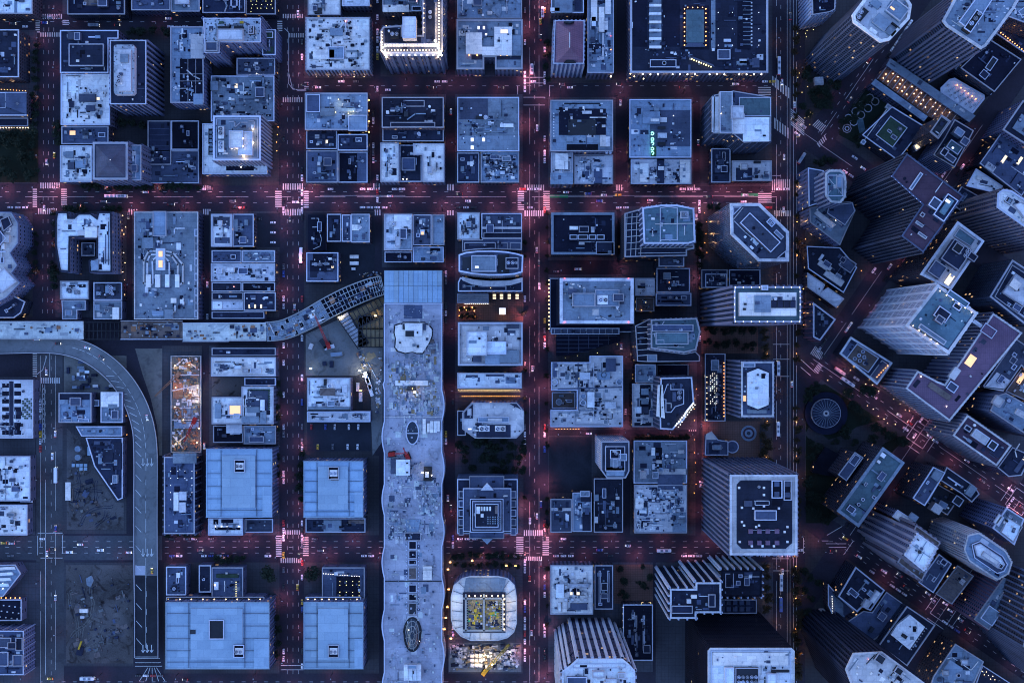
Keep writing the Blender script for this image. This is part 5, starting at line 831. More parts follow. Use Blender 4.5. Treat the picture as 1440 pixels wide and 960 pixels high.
B('stepped tan tower with ornate white roof and deep vertical bays', [(1290,749),(1318,769),(1299,803),(1271,780)], 104, 'W', 'stone', name='tower', n=14, pw=1.2, par='P', piers=(4.6,2.0,1.2,'C'), items=[('d',[(1282,765),(1309,784)],.7,'L'),('d',[(1304,760),(1286,790)],.7,'L'),('p',1292,774,1296,778,2,'S')]+[('t',1290-2.3*i,750+4*i,1.5,1.5,'P') for i in range(8)]+[('t',1317-2.2*i,771+4*i,1.5,1.5,'P') for i in range(8)])
B('tan shoulder blocks round the ornate white-roofed tower', [(1288,738),(1322,762),(1296,816),(1262,790)], 78, 'N', 'stone', n=20, piers=(4.6,2.0,1.2,'C'))
B('small white roofs perched behind the stepped tan tower', [(1262,716),(1285,731),(1277,741),(1254,726)], 46, 'W', 'stone', n=10, items=[('q',R(1285,727,12,9),2,'L')])
B('dark roof with white pipe frame beside the stepped tan tower', [(1320,778),(1338,792),(1312,833),(1291,818)], 32, 'M', 'brick', n=12, items=[('d',[(1303,815),(1308,806),(1317,814),(1322,806)],.9,'L'),('q',R(1327,790,9,8),1.5,'D',1)])
B('brown ribbed long roof beside the diagonal side street', [(1346,794),(1369,809),(1338,849),(1315,834)], 26, 'N', 'brick', n=4, items=[('d',[(1345-2.6*i,797+3.4*i),(1366-2.6*i,811+3.4*i)],.3,'M') for i in range(12)])
B('blue-grey roofs with lilac gridded flank on the diagonal side street', [(1411,811),(1431,824),(1390,885),(1369,870)], 46, 'L', 'pale', n=8, piers=(3,1.3,.7,'V'), items=[('q',R(1393,865,20,22),3,'L',1),('p',1420,826,1424,830,1.5,'S')])
B('tall dark gridded tower cut by the east edge', [(1464,812),(1540,850),(1500,980),(1438,908)], 96, 'M', 'lit', name='tower', n=4, piers=(4,1.4,.8,'M'))
B('dark flat roof with pale coping and stepped white huts', [(1203,796),(1244,829),(1224,858),(1212,853),(1205,860),(1178,838)], 28, 'D', 'dark', n=12, pw=1.1, items=[('q',R(1231,839,8,18,34.6),4,'W',1),('q',R(1219,849,9,12,34.6),4,'P',1)])
B('low pale-edged terraces at the corner by the white dome', [(1164,820),(1180,838),(1206,862),(1190,880),(1172,868),(1164,850)], 14, 'M', 'brick', n=6, items=[('q',[(1172,836),(1186,848),(1186,866),(1174,858)],1,'L'),('G',1170,838,1172,882,14,'bulb_white',.8,.35)])
B('plain slate-blue roof with softly rounded south corner', [(1246,831),(1270,848),(1238,892),(1228,900),(1190,874),(1214,858),(1226,860)], 26, 'M', 'brick', n=10, items=[('q',R(1226,885,5,8),2,'S')])
B('black roof with cut-corner white penthouse and pale street coping', [(1275,851),(1315,878),(1275,936),(1235,906)], 36, 'D', 'dark', n=6, pw=1.0, items=[('q',[(1280,864),(1301,881),(1279,913),(1253,892),(1262,878)],3,'W'),('d',[(1265,892),(1275,880),(1288,890)],.8,'M'),('q',R(1272,894,8,5),4,'S')]+[('p',1281+2.6*i,912-3.7*i,1282.4+2.6*i,913.4-3.7*i,1,'P') for i in range(9)])
B('lower slate annex with a round vent behind the white penthouse roof', [(1234,908),(1268,934),(1256,948),(1222,922)], 20, 'M', 'brick', n=6, items=[('t',1261,921,2.6,1,'D')])
B('dark ribbed tower with blue-white boxed roof panels', [(1199,917),(1240,915),(1304,962),(1290,1010),(1215,1010),(1188,940)], 122, 'P', 'black', name='tower', n=14, pw=1.4, par='P', piers=(3,1.2,1.0,'D'), items=[('q',R(1238,926,14,12),2,'S',1),('q',R(1264,943,12,10),2,'S',1),('d',[(1219,933),(1230,921)],.9,'S'),('d',[(1250,954),(1262,938)],.9,'S'),('q',[(1190,944),(1198,936),(1228,956),(1220,970)],-.9,'S',1),('g',1221,926,'bulb_pink',.8,.4)])
B('slate roof with looping white pipe and raised block at the south corner', [(1343,904),(1383,929),(1364,972),(1305,972),(1312,950)], 32, 'L', 'lit', n=12, items=[('q',R(1338,944,22,26),3,'L'),('d',[(1332,926),(1340,924),(1366,942),(1376,930)],.9,'W'),('t',1348,949,3,3.6,'K'),('q',R(1350,933,9,5),2,'S')])
B('low dark roofs pricked with warm lamps at the southeast edge', [(1381,934),(1440,972),(1420,1000),(1366,976)], 16, 'D', 'lit', n=20, items=[('g',1378+9*(i%6)+3*(i//6),938+6*(i%6)+5*(i//6),'bulb_warm',.5,.4) for i in range(14)])
# ------------------------------------------------------------------ the long transit terminal
TH = 20.0
def wave(y): return 0.0 if y < 545 else 3.3*max(0.0, math.cos(2*math.pi*(y-570)/88.0))
ys = list(range(540, 1032, 4))
tp = [(540,426),(540,536)] + [(540-wave(y+44), y) for y in ys] + [(622+wave(y), y) for y in ys[::-1]] + [(622,536),(622,426)]
term, torg = empty('transit_terminal', (*W(580,700,TH), 0), 'long unfinished terminal with scalloped edges and work-strewn concrete roof deck', 'terminal'), (*W(580,700,TH), 0)
pt = topoly(tp, TH); FOOT.append(pt)
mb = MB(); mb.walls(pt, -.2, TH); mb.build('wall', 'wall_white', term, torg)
mb = MB(); mb.cap(pt, TH); mb.build('roof_deck', 'deck_concrete', term, torg)
mb = MB(); mb.ring(pt, .9, TH, TH+1.1); mb.build('parapet', 'edge', term, torg)
p = topoly((540,380,622,425.6), TH+1.4); FOOT.append(p)
mb = MB(); mb.walls(p, -.2, TH+1.2); mb.cap(p, TH+1.1); mb.build('head_block', 'steel_grey', term, torg)
for r_, (y0, y1) in enumerate(((380.6,402),(402.6,425.4))):       # the metal roof panels of the head, each one apart
    for i in range(12):
        x0 = 540.6+6.77*i; mb = MB(); mb.prism(topoly((x0,y0,x0+6.4,y1), TH+1.6), TH+1.1, TH+1.6+.12*((i*7+r_*3)%3)); mb.build('roof_panel', 'roof_metal', term, torg)
T = lambda *it: roof_item(term, torg, it, TH)
for i in range(6): T('p',555+9*i,390,556,391,1.5,'S')
kid = [(556,458),(562,456),(567,456),(567,454),(597,454),(597,456),(602,457),(607,463),(607,472),(603,482),(594,496),(586,496),(580,494),(570,496),(560,493),(556,488),(557,476),(555,468)]
T('q',[(581+(x-581)*1.07, 475+(y-475)*1.08) for x, y in kid],.3,'S'); T('q',kid,4,'W'); T('q',[(569,455),(594,455),(594,472),(582,473),(570,468)],7,'W'); T('p',570,465,582,473,7.4,'S'); T('p',586,485,589,489,4.6,'S'); T('p',586,466,588,469,7.6,'S'); T('p',566,455,570,463,6,'S'); T('p',595,455,599,464,6,'M')  # first slab: dark shadow outline painted round the kidney pavilion
T('K',568,429,594,448,'M')
def ellipse_item(name, cx, cy, rx, ry, z, mat, rim, bars=0, parent=term, org=torg, dome=0):
    p = topoly(circ(cx, cy, rx, ry, 32), z); mb = MB(); mb.ring(p, .9, TH-.01, z+.6); mb.build(name+'_rim', rim, parent, org)
    q = inset(p, .9); mb = MB(); mb.cap(q, z); o = mb.build(name, mat, parent, org); return o
o = ellipse_item('oval_skylight', 580, 608, 9.5, 17, TH+.8, 'glass', 'edge')
mb = MB(); mb.bar(W(571,609,TH+1), W(589,609,TH+1), .8, TH+.9, TH+1.5); mb.build('skylight_bar', 'edge', o, torg)
# glazed egg dome with steel hoops
egg = [(580+13.5*math.cos(a)*(1.0 if math.sin(a) < 0 else .92), 892+(25 if math.sin(a) < 0 else 24)*math.sin(a)) for a in [2*math.pi*i/32 for i in range(32)]]
mb = MB(); e0 = topoly(egg, TH+1); mb.ring(e0, 1.2, TH-.01, TH+1.4); dm = mb.build('egg_dome_rim', 'steel_dark', term, torg)
mb = MB(); cxy = W(580,892,TH+3); prev = inset(e0, 1.2); pz = TH+1
for k in range(1, 6):
    t = k/6; cur = [(cxy[0]+(x-cxy[0])*(1-t), cxy[1]+(y-cxy[1])*(1-t)) for x, y in inset(e0, 1.2)]; z = TH+1+5*math.sin(t*1.4)
    for i in range(len(cur)): j = (i+1) % len(cur); mb.quad([(*prev[i],pz),(*prev[j],pz),(*cur[j],z),(*cur[i],z)])
    prev, pz = cur, z
mb.cap(prev, pz); mb.build('egg_dome_glass', 'glass', term, torg)
mb = MB()
for k in (.12,.4,.68):
    ck = [(cxy[0]+(x-cxy[0])*(1-k), cxy[1]+(y-cxy[1])*(1-k)) for x, y in inset(e0, 1.2)]; z = TH+1.2+5*math.sin(k*1.4); mb.ring(ck, .5, z, z+.4)
for i in range(0, 32, 4):
    a, b = inset(e0,1.2)[i], (cxy[0]+(inset(e0,1.2)[i][0]-cxy[0])*.2, cxy[1]+(inset(e0,1.2)[i][1]-cxy[1])*.2); mb.beam((*a,TH+1.3), (*b,TH+6.2), .4)
mb.build('egg_dome_hoop', 'steel_grey', term, torg)
T('g',575,885,'bulb_white',4,.5); T('g',590,901,'bulb_warm',3,.5)
# long sunk skylight spine, pane by pane
for y0, y1, mt in ((760,772,'K'),(773,785,'K'),(786,794,'K'),(797,814,'N'),(821,833,'K'),(834,844,'K'),(847,864,'S')): T('P',574.5,y0,586,y1,.5,mt)
T('q',[(574,865),(586,865),(590,873),(570,873)],.6,'P'); T('P',569,748,592,760,1,'D'); T('q',[(570,730),(591,730),(588,748),(572,748)],.6,'L')
T('d',[(540,586),(622,586)],1.1,'P'); T('d',[(538,817),(622,817)],1.0,'S')
mb = MB()
for i in range(22):
    for x in (572,588.5): xx, yy = W(x, 752+5.2*i, TH); mb.box(xx-.35,yy-.35,xx+.35,yy+.35,TH,TH+1)
tag(mb.build('post_row', 'edge', term, torg), kind='stuff')
def deck_thing(name, label, cat, shp, h0, dh, tn, extra=(), group=None):
    p = topoly(shp, h0+dh); c = (sum(a for a, _ in p)/len(p), sum(b for _, b in p)/len(p), h0)
    o = empty(name, c, label, cat, group); mb = MB(); mb.prism(p, h0, h0+dh-.15); mb.build('body', 'concrete' if tn in 'WPL' else TONE[tn], o, c)
    mb = MB(); mb.prism(inset(p, -.12), h0+dh-.15, h0+dh); r = mb.build('roof', TONE[tn], o, c)
    for it in extra: roof_item(o, c, it, h0+dh)
    return o, c
deck_thing('site_cabin','white flat site cabin with dark side on the terminal deck','cabin',(557,646,576,668),TH,4,'W',[('p',571,650,574,652,.5,'S'),('p',571,663,574,665,.5,'S')])
deck_thing('site_cabin','dark crate store attached to the white cabin on the terminal deck','cabin',(549.5,646,556.5,666),TH,2.5,'M')
deck_thing('site_cabin','white cabin beside the sunken skylight spine of the terminal','cabin',(595,796,607,815),TH,3.5,'W',[('d',[(595,801),(607,801)],.5,'L')])
deck_thing('site_cabin','gridded white cabin at the south end of the terminal deck','cabin',(568,934,592,956),TH,4,'W',[('d',[(568+6*i,934),(568+6*i,956)],.3,'L') for i in range(1,4)]+[('P',573,934,586,940,1,'B'),('p',580,943,582,947,.6,'S')])
deck_thing('lift_shaft','tall white lift shaft with brown pit beside the white cabin','shaft',(596,656,607,676),TH,3,'S',[('p',598,663,603,671,.6,'W'),('g',602,664,'bulb_warm',1,.6),('g',607,668,'bulb_white',1,.8)])
for i, (x, y, w, d) in enumerate(((594.5,589,4,21),(600.5,595,3.5,12),(605,592,4,16),(610,592,4,16),(615,592,3.5,14))):
    deck_thing('material_container','long white material container on the deck beside the oval skylight','container',(x,y,x+w,y+d),TH,2.4,'W',group='containers by the oval skylight')
for i, (x, y) in enumerate(((585,478),(605,477),(606,492))):
    deck_thing('timber_stack','tan square timber stack near the kidney-shaped roof pavilion','timber',(x,y,x+5,y+5),TH,1.5,'N',group='timber stacks on the terminal deck')
deck_thing('duct_section','broad pale duct section laid across the terminal deck','duct',(556,535,602,542),TH,1.2,'W')
deck_thing('work_shed','open dark work shed with a glowing doorway on the deck','shed',(573,543,584,549),TH,3,'S',[('g',580,546,'bulb_orange',.4,.7)])
deck_thing('material_container','pale blue container beside the dark opening on the deck','container',(576,474,582,486),TH,2.4,'M')
pp = inset(pt, 3)
clutter(term, torg, pp, TH, 1300, 77, 'site', math.pi/2, .62, 'site_clutter', ('roof_pale','deck_concrete','roof_light','roof_mid','deck_pale','deck_concrete'))
clutter(term, torg, topoly((543,486,620,584), TH), TH, 420, 78, 'site', math.pi/2, .75, 'site_clutter', ('roof_pale','roof_light','deck_pale','deck_concrete','steel_grey','timber'))
clutter(term, torg, topoly((543,640,620,760), TH), TH, 380, 79, 'site', math.pi/2, .7, 'site_clutter', ('roof_pale','roof_mid','roof_light','deck_pale','steel_grey','deck_concrete'))
def flood(x, y, z, power, col, label, mat='bulb_white', h=8, group=None):
    wx, wy = W(x, y, z+h); c = (wx, wy, z); o = empty('site_floodlight', c, label, 'floodlight', group)
    mb = MB(); mb.box(wx-.15,wy-.15,wx+.15,wy+.15,z,z+h); mb.box(wx-.6,wy-.6,wx+.6,wy+.6,z,z+.2); mb.build('mast','steel_grey',o,c)
    mb = MB(); mb.box(wx-.9,wy-.5,wx+.9,wy+.5,z+h,z+h+.5); mb.build('lamp_head',mat,o,c)
    plight(o, wx, wy+.1, z+h-.6, power*1.6, col, .4, c)
flood(583,551,TH,380,(1,.86,.7),'floodlight on the deck by the glowing work shed')
flood(594,664,TH,160,(1,.9,.75),'floodlight on the deck beside the lift shaft')
# ------------------------------------------------------------------ ramps
def ribbon(pts, widths, z, sub=6):
    """smooth centre line through photo pixels -> left and right edge points (pixels) at height z"""
    out = []; n = len(pts)
    for i in range(n-1):
        p0, p1, p2, p3 = (Vector(pts[max(0,i-1)]), Vector(pts[i]), Vector(pts[i+1]), Vector(pts[min(n-1,i+2)]))
        for k in range(sub):
            t = k/sub
            out.append((0.5*((2*p1)+(-p0+p2)*t+(2*p0-5*p1+4*p2-p3)*t*t+(-p0+3*p1-3*p2+p3)*t**3), widths[i]+(widths[i+1]-widths[i])*t))
    out.append((Vector(pts[-1]), widths[-1])); L, Rr = [], []
    for i, (c, w) in enumerate(out):
        d = (out[min(i+1,len(out)-1)][0]-out[max(i-1,0)][0]).normalized(); nn = Vector((-d.y, d.x))
        L.append(W(*(c-nn*w/2), z)); Rr.append(W(*(c+nn*w/2), z))
    return L, Rr, out
def ribbon_mesh(L, Rr, z0, z1):
    mb = MB(); n = len(L)
    for i in range(n-1):
        a, b, c, d = L[i], L[i+1], Rr[i+1], Rr[i]
        q = ccw([a,b,c,d]); mb.cap(q, z1)
        mb.quad([(*a,z0),(*b,z0),(*b,z1),(*a,z1)]); mb.quad([(*d,z0),(*d,z1),(*c,z1),(*c,z0)])
    mb.quad([(*L[0],z0),(*L[0],z1),(*Rr[0],z1),(*Rr[0],z0)]); mb.quad([(*L[-1],z0),(*Rr[-1],z0),(*Rr[-1],z1),(*L[-1],z1)])
    return mb
def rail(mb, pts, z, h=1.0, w=.5):
    for a, b in zip(pts, pts[1:]): mb.bar(a, b, w, z, z+h)
FZ = 9.0
fp = [(-60,485),(0,485),(60,484),(95,487),(125,497),(153,516),(175,540),(192,570),(202,603),(205,640),(205,700),(205,780),(206,860),(206,924)]
fw = [24,24,24,25,27,28,29,30,31,33,33,33,33,33]
fl, fr, fc = ribbon(fp, fw, FZ); forg = (*W(205,700,FZ), 0)
fwy = empty('freeway_ramp', forg, 'curved elevated freeway ramp sweeping down to a merge at the south street', 'ramp')
ribbon_mesh(fl, fr, FZ-1.2, FZ).build('deck', 'road_concrete', fwy, forg); FOOT.append(ccw(fl+fr[::-1]))
for side in (fl, fr): mb = MB(); rail(mb, side, FZ); mb.build('barrier', 'concrete', fwy, forg)
mb = MB()
for i in range(6, len(fc)-2, 5):
    x, y = W(*fc[i][0], FZ); mb.box(x-1,y-1,x+1,y+1,-.2,FZ-1.2)
tag(mb.build('column_row', 'concrete', fwy, forg), kind='stuff')
mb = MB()
for i in range(20, len(fc)-2):            # lane line and slanted edge strokes
    c, w = fc[i]; d = (fc[i+1][0]-fc[i-1][0]).normalized(); nn = Vector((-d.y,d.x))
    if i % 2 == 0: mb.bar(W(*(c+d*4),FZ), W(*(c-d*4),FZ), .3, FZ+.005, FZ+.02)
    if i > 30 and i % 2: a = c+nn*(w/2-2); mb.bar(W(*(a-nn*0),FZ), W(*(a-nn*8+d*9),FZ), .4, FZ+.005, FZ+.02)
for y in (650,777,912):
    for dx in (-4,2,8):
        mb.bar(W(205+dx,y-6,FZ), W(205+dx,y+4,FZ), .6, FZ+.005, FZ+.02); mb.bar(W(205+dx,y+5,FZ), W(207.5+dx,y+1,FZ), .6, FZ+.005, FZ+.02); mb.bar(W(205+dx,y+5,FZ), W(203+dx,y+1.5,FZ), .5, FZ+.005, FZ+.02)
for x in (200,):  mb.bar(W(x+5,700,FZ), W(x+5,910,FZ), .3, FZ+.005, FZ+.02)
mb.build('lane_marking', 'paint', fwy, forg)
mb = MB(); mb.cap(topoly((190,809,222,922), FZ+.004), FZ+.004); mb.build('new_asphalt', 'parking', fwy, forg)
mb = MB(); mb.cap(topoly((190,795,204,808), FZ+.004), FZ+.004); mb.build('concrete_patch', 'concrete', fwy, forg)
# bus ramp in four stretches
BZ = 12.0; borg = (*W(300,465,BZ), 0)
bus = empty('bus_ramp', borg, 'unfinished elevated bus ramp with white decks and bare curved steel leading to the terminal', 'ramp')
def deck(x0, y0, x1, y1, mat, seed, n):
    p = topoly((x0,y0,x1,y1), BZ); FOOT.append(p); mb = MB(); mb.prism(p, BZ-1.3, BZ); mb.build('deck', mat, bus, borg)
    for yy in (y0, y1): mb = MB(); mb.bar(W(x0,yy,BZ), W(x1,yy,BZ), .5, BZ, BZ+1); mb.build('barrier', 'edge', bus, borg)
    clutter(bus, borg, inset(p, 1), BZ, n, seed, 'site', 0, 1.1, 'site_clutter', ('roof_mid','roof_dark','roof_light','roof_black','steel_grey','rust'))
deck(-40,452,117,477,'deck_pale',5,60); deck(170,451,257,477,'roof_brown',6,90); deck(257,454,322,480,'deck_pale',7,40); deck(322,454,374,479,'deck_pale',8,70)
mb = MB()
for i in range(14):
    x, y = W(-30+31*i, 466, BZ)
    if not 120 < -30+31*i < 168: mb.box(x-1,y-6,x+1,y+6,-.2,BZ-1.3)
tag(mb.build('column_row', 'concrete', bus, borg), kind='stuff')
mb = MB()
for i in range(9): mb.bar(W(119+6*i,452,BZ-4), W(119+6*i,478,BZ-4), .8, BZ-5, BZ-4)
for y in (453,465,477): mb.bar(W(117,y,BZ-3), W(170,y,BZ-3), .7, BZ-4, BZ-3)
tag(mb.build('girder_set', 'steel_dark', bus, borg), kind='stuff')
cl, cr, cc_ = ribbon([(374,466.5),(400,463),(430,450),(462,432),(492,417),(520,406),(538,401)], [26,27,28,29,29,28,26], BZ)
ribbon_mesh(cl, cr, BZ-2.6, BZ-1.6).build('under_deck', 'roof_black', bus, borg); FOOT.append(ccw(cl+cr[::-1]))
for side in (cl, cr):
    mb = MB(); rail(mb, side, BZ-1.6, 2.2, .8); mb.build('edge_girder', 'steel_grey', bus, borg)
mb = MB()
for k in (.25,.5,.75): rail(mb, [tuple(Vector(a)*(1-k)+Vector(b)*k) for a, b in zip(cl, cr)], BZ-1.6, 1.0, .5)
for i in range(len(cl)): mb.bar(cl[i], cr[i], .55, BZ-1.6, BZ-.8)
tag(mb.build('girder_set', 'steel_grey', bus, borg), kind='stuff')
for i in range(0, 17):          # precast deck slabs laid on the first half of the curve
    for k in range(4):
        if (i*5+k*3) % 7 == 0: continue
        def q(s, t): a, b = Vector(cl[i]), Vector(cr[i]); c, d = Vector(cl[i+1]), Vector(cr[i+1]); return tuple((a*(1-s)+b*s)*(1-t)+(c*(1-s)+d*s)*t)
        mb = MB(); mb.prism(ccw([q(.25*k+.03,.1),q(.25*k+.22,.1),q(.25*k+.22,.9),q(.25*k+.03,.9)]), BZ-.8, BZ-.5); mb.build('deck_slab', 'roof_light', bus, borg)
clutter(bus, borg, ccw(cl[:18]+cr[:18][::-1]), BZ-.5, 120, 9, 'site', .4, .8, 'site_clutter', ('roof_white','roof_mid','roof_dark','steel_grey','roof_pale','rust'))
clutter(bus, borg, ccw(cl[17:]+cr[17:][::-1]), BZ-.8, 160, 10, 'site', .4, .8, 'site_clutter', ('roof_black','roof_mid','roof_dark','steel_grey','roof_black','rust'))
# steel roof framing beside the terminal
worg = (*W(510,460), 0); fr_ = empty('steel_framework', worg, 'open steel beam framework over lit timber floors beside the terminal', 'framework')
FZ2 = 9.0
def grid(p0, e1, n1, e2, n2, nm, beam_mat, floor_mat):
    a = Vector(p0); e1, e2 = Vector(e1), Vector(e2)
    q = ccw([W(*v, FZ2) for v in (a, a+e1, a+e1+e2, a+e2)]); FOOT.append(q)
    mb = MB(); mb.prism(q, FZ2-2.2, FZ2-1.8); mb.build('floor', floor_mat, fr_, worg)
    mb = MB()
    for i in range(n1+1): mb.bar(W(*(a+e1*i/n1),FZ2), W(*(a+e1*i/n1+e2),FZ2), .6, FZ2-1, FZ2)
    for i in range(n2+1): mb.bar(W(*(a+e2*i/n2),FZ2), W(*(a+e2*i/n2+e1),FZ2), .9, FZ2-1.2, FZ2-.1)
    tag(mb.build('beam_set', beam_mat, fr_, worg), kind='stuff')
grid((474,447),(30,44),10,(15,-9),1,'a','steel_dark','roof_pale')
grid((490,440),(48,-24),8,(12,22),2,'b','steel_dark','timber')
grid((504,462),(35,0),6,(0,26),2,'c','steel_dark','timber')
grid((504,462),(35,0),6,(0,-18),1,'d','steel_dark','timber')
flood(477,446,0,700,(1,.85,.55),'yellow floodlight at the foot of the curved bus ramp steel','bulb_warm',11)
flood(506,521,0,900,(1,.92,.8),'glaring white floodlight in the construction yard by the white roof')
flood(511,529,0,500,(1,.92,.8),'second glaring floodlight beside the white trailers in the yard')
flood(528,444,0,300,(1,.85,.5),'dim yellow floodlight under the steel framework','bulb_warm',12)
flood(507,549,0,300,(1,.45,.25),'orange floodlight at the trailers south of the yard','bulb_orange')
flood(437,518,0,220,(.85,1,.75),'greenish floodlight at the yard fence by the avenue')
def trailer(x, y, w, d, a, tn, label, group=None, h=3):
    return deck_thing('trailer', label, 'trailer', R(x, y, w, d, a), .15, h, tn, group=group)
for x, y in ((519,539),(515,531),(521,549)): trailer(x,y,4.5,16,-18,'W','white trailer parked at an angle in the construction yard','white yard trailers')
trailer(507,558,4.5,13,0,'P','pale trailer standing by orange light in the yard'); trailer(503,544,4,12,0,'P','pale trailer along the fence of the white roof yard')
for x, y in ((498,361),(498,370)): trailer(x,y,12,4.5,0,'W','white office trailer on the site north of the bus ramp','office trailers north of the ramp')
trailer(497,378,5,3,0,'W','tiny white hut on the site north of the bus ramp')
yd = [('P',463,488,14,5,-15),('S',455,483,6,14,-35),('L',473,498,16,5,-5),('D',466,512,5,9,0),('D',456,511,5,6,0),('P',437,487,5,8,20)]
for tn,x,y,w,d,a in yd: trailer(x,y,w,d,a,tn,{'S':'dark red loader lying at an angle in the yard','P':'pale lorry bed parked in the middle of the yard','L':'white-nosed flatbed lorry in the yard','D':'dark excavator parked at the yard edge'}[tn],'yard vehicles '+tn,2.5)
clutter(fr_, worg, ccw([W(*p) for p in [(500,494),(538,494),(538,560),(528,600),(526,520),(508,520)]]), .15, 260, 21, 'site', .5, 1.1, 'site_clutter', ('roof_white','roof_mid','timber','steel_grey','roof_pale','rust'))
clutter(fr_, worg, ccw([W(*p) for p in [(505,385),(538,376),(538,398),(520,402),(506,396)]]), .15, 90, 22, 'site', .5, 1.0, 'site_clutter', ('roof_light','roof_mid','timber','steel_grey','roof_pale','rust'))
lot('yard_ground', [(190,490),(240,490),(240,640),(224,640),(221,600),(212,560),(200,525)], 'yard', .006)
# lit foundation pit
porg = (*W(262,570), 0); pit = empty('foundation_pit', porg, 'narrow foundation site glowing with warm work lamps beside the freeway ramp', 'construction site')
mb = MB(); mb.cap(ccw([W(*p) for p in rect(242,501,283,635)]), .152); mb.build('floor', 'yard', pit, porg)
mb = MB(); mb.ring(ccw([W(*p) for p in rect(241,500,284,636)]), .8, .15, 2.2); mb.build('shoring_wall', 'steel_grey', pit, porg)
mb = MB()
for a, b in (((244,518),(259,504)),((259,504),(281,520)),((243,549),(281,541)),((244,628),(262,612)),((244,612),(260,632)),((243,590),(281,590)),((243,527),(281,527))): mb.bar(W(*a), W(*b), 1.0, 1, 2)
tag(mb.build('strut_set', 'roof_pale', pit, porg), kind='stuff')
for i, (x0,y0,x1,y1,m) in enumerate(((256,541,281,566,'roof_pale'),(256,570,278,588,'roof_light'),(244,533,258,560,'rust'),(263,553,270,564,'rust'),(246,592,280,602,'roof_light'))):
    mb = MB(); mb.prism(ccw([W(*p) for p in rect(x0,y0,x1,y1)]), .15, 1.0+.2*i); mb.build('footing', m, pit, porg)
clutter(pit, porg, ccw([W(*p) for p in rect(243,502,282,634)]), .9, 420, 31, 'site', 0, 1.0, 'site_clutter', ('roof_pale','roof_brown','timber','rust','yard','rust'))
for i,(x,y,pw_,c) in enumerate(((266,513,420,(1,.75,.45)),(246,514,300,(1,.8,.5)),(278,545,420,(1,.85,.4)),(268,552,420,(1,.7,.4)),(247,545,300,(1,.55,.35)),(277,565,380,(1,.8,.4)),(246,572,200,(1,.7,.5)),(277,622,500,(1,.45,.2)),(247,624,300,(1,.85,.4)),(258,590,160,(1,.7,.5)),(280,602,120,(1,.6,.5)))):
    x_, y_ = W(x, y, 7); bulb(pit, x_, y_, 7, 'bulb_warm', .8, porg); plight(pit, x_, y_, 6.6, pw_*2.2, (c[0], c[1]*.85, c[2]*.8), .4, porg)
    mb = MB(); mb.box(x_-.12,y_-.12,x_+.12,y_+.12,.15,7); mb.build('lamp_mast', 'steel_grey', pit, porg)
def crane(label, x0, y0, x1, y1, mat, z0=.15, zt=9, w=1.6):
    a, b = W(x0, y0, z0), W(x1, y1, z0+zt); c = (*a, z0); o = empty('crawler_crane', c, label, 'crane')
    d = (Vector(b)-Vector(a)).normalized(); nn = Vector((-d.y, d.x)); mb = MB()
    for s in (-1,1): mb.bar(tuple(Vector(a)-d*3+nn*s*2), tuple(Vector(a)+d*3+nn*s*2), 1.1, z0, z0+1)
    mb.build('track', 'rubber', o, c); mb = MB(); mb.bar(tuple(Vector(a)-d*3.4), tuple(Vector(a)+d*2), 3.2, z0+1, z0+3.2); mb.build('cab', mat, o, c)
    mb = MB(); P0, P1 = Vector((*a, z0+3)), Vector((*b, z0+zt)); n3 = Vector((nn.x, nn.y, 0))*w/2; up = Vector((0,0,w*.8)); k = 16
    for s1, s2 in ((-1,0),(1,0),(-1,1),(1,1)): mb.beam(P0+n3*s1+up*s2, P1+n3*s1*.5+up*s2*.5, .3)
    for i in range(k):
        t, t2 = i/k, (i+1)/k; A, Bq = P0.lerp(P1, t), P0.lerp(P1, t2); f, g = 1-.5*t, 1-.5*t2; s = 1 if i%2 else -1
        mb.beam(A+n3*s*f+up*f, Bq-n3*s*g+up*g, .2); mb.beam(A+n3*s*f, Bq+n3*s*g+up*g, .2)
    mb.build('boom', mat, o, c)
crane('red lattice crane lying across the foundation pit', 274,592, 259,621, 'red_paint')
crane('orange crane boom reaching over the wall of the foundation pit', 250,528, 218,557, 'rust', zt=14)
crane('red crane with white bed on the terminal deck', 552,638, 573,636, 'red_paint', TH, 6, 1.2)
crane('small red crane boom hanging off the terminal deck equipment', 573,641, 567,629, 'red_paint', TH, 5, 1.0)
crane('dark red crane boom below the curved bus ramp', 462,485, 443,444, 'red_paint', zt=16)
crane('yellow lit crane boom at the yard south of the rounded white ring', 682,943, 716,905, 'yellow_paint', zt=16, w=2.2)
# yard south of the ring
sorg = (*W(682,925), 0); sy = empty('construction_yard', sorg, 'cluttered construction yard flooded with warm light south of the rounded white ring', 'construction site')
mb = MB(); mb.cap(ccw([W(*p) for p in rect(631,903,733,944)]), .152); mb.build('floor', 'yard', sy, sorg)
clutter(sy, sorg, ccw([W(*p) for p in rect(632,904,732,942)]), .15, 480, 41, 'site', .1, 1.2, 'site_clutter', ('roof_white','roof_mid','timber','roof_dark','roof_pale','steel_grey'))
for i in range(9): mb = MB(); p = [W(*q) for q in R(650+6*(i%3)+14, 920+7*(i//3), 5, 5, 5)]; mb.prism(ccw(p), .15, 2.2); mb.build('material_stack', 'roof_pale', sy, sorg)
for x,y,pw_ in ((670,934,700),(678,929,900),(686,922,500),(692,934,500),(664,922,160),(717,916,160)):
    x_, y_ = W(x, y, 8); bulb(sy, x_, y_, 8, 'bulb_warm', 1.0, sorg); plight(sy, x_, y_, 7.5, pw_*2.4, (1,.74,.38), .4, sorg)
    mb = MB(); mb.box(x_-.12,y_-.12,x_+.12,y_+.12,.15,8); mb.build('lamp_mast', 'steel_grey', sy, sorg)
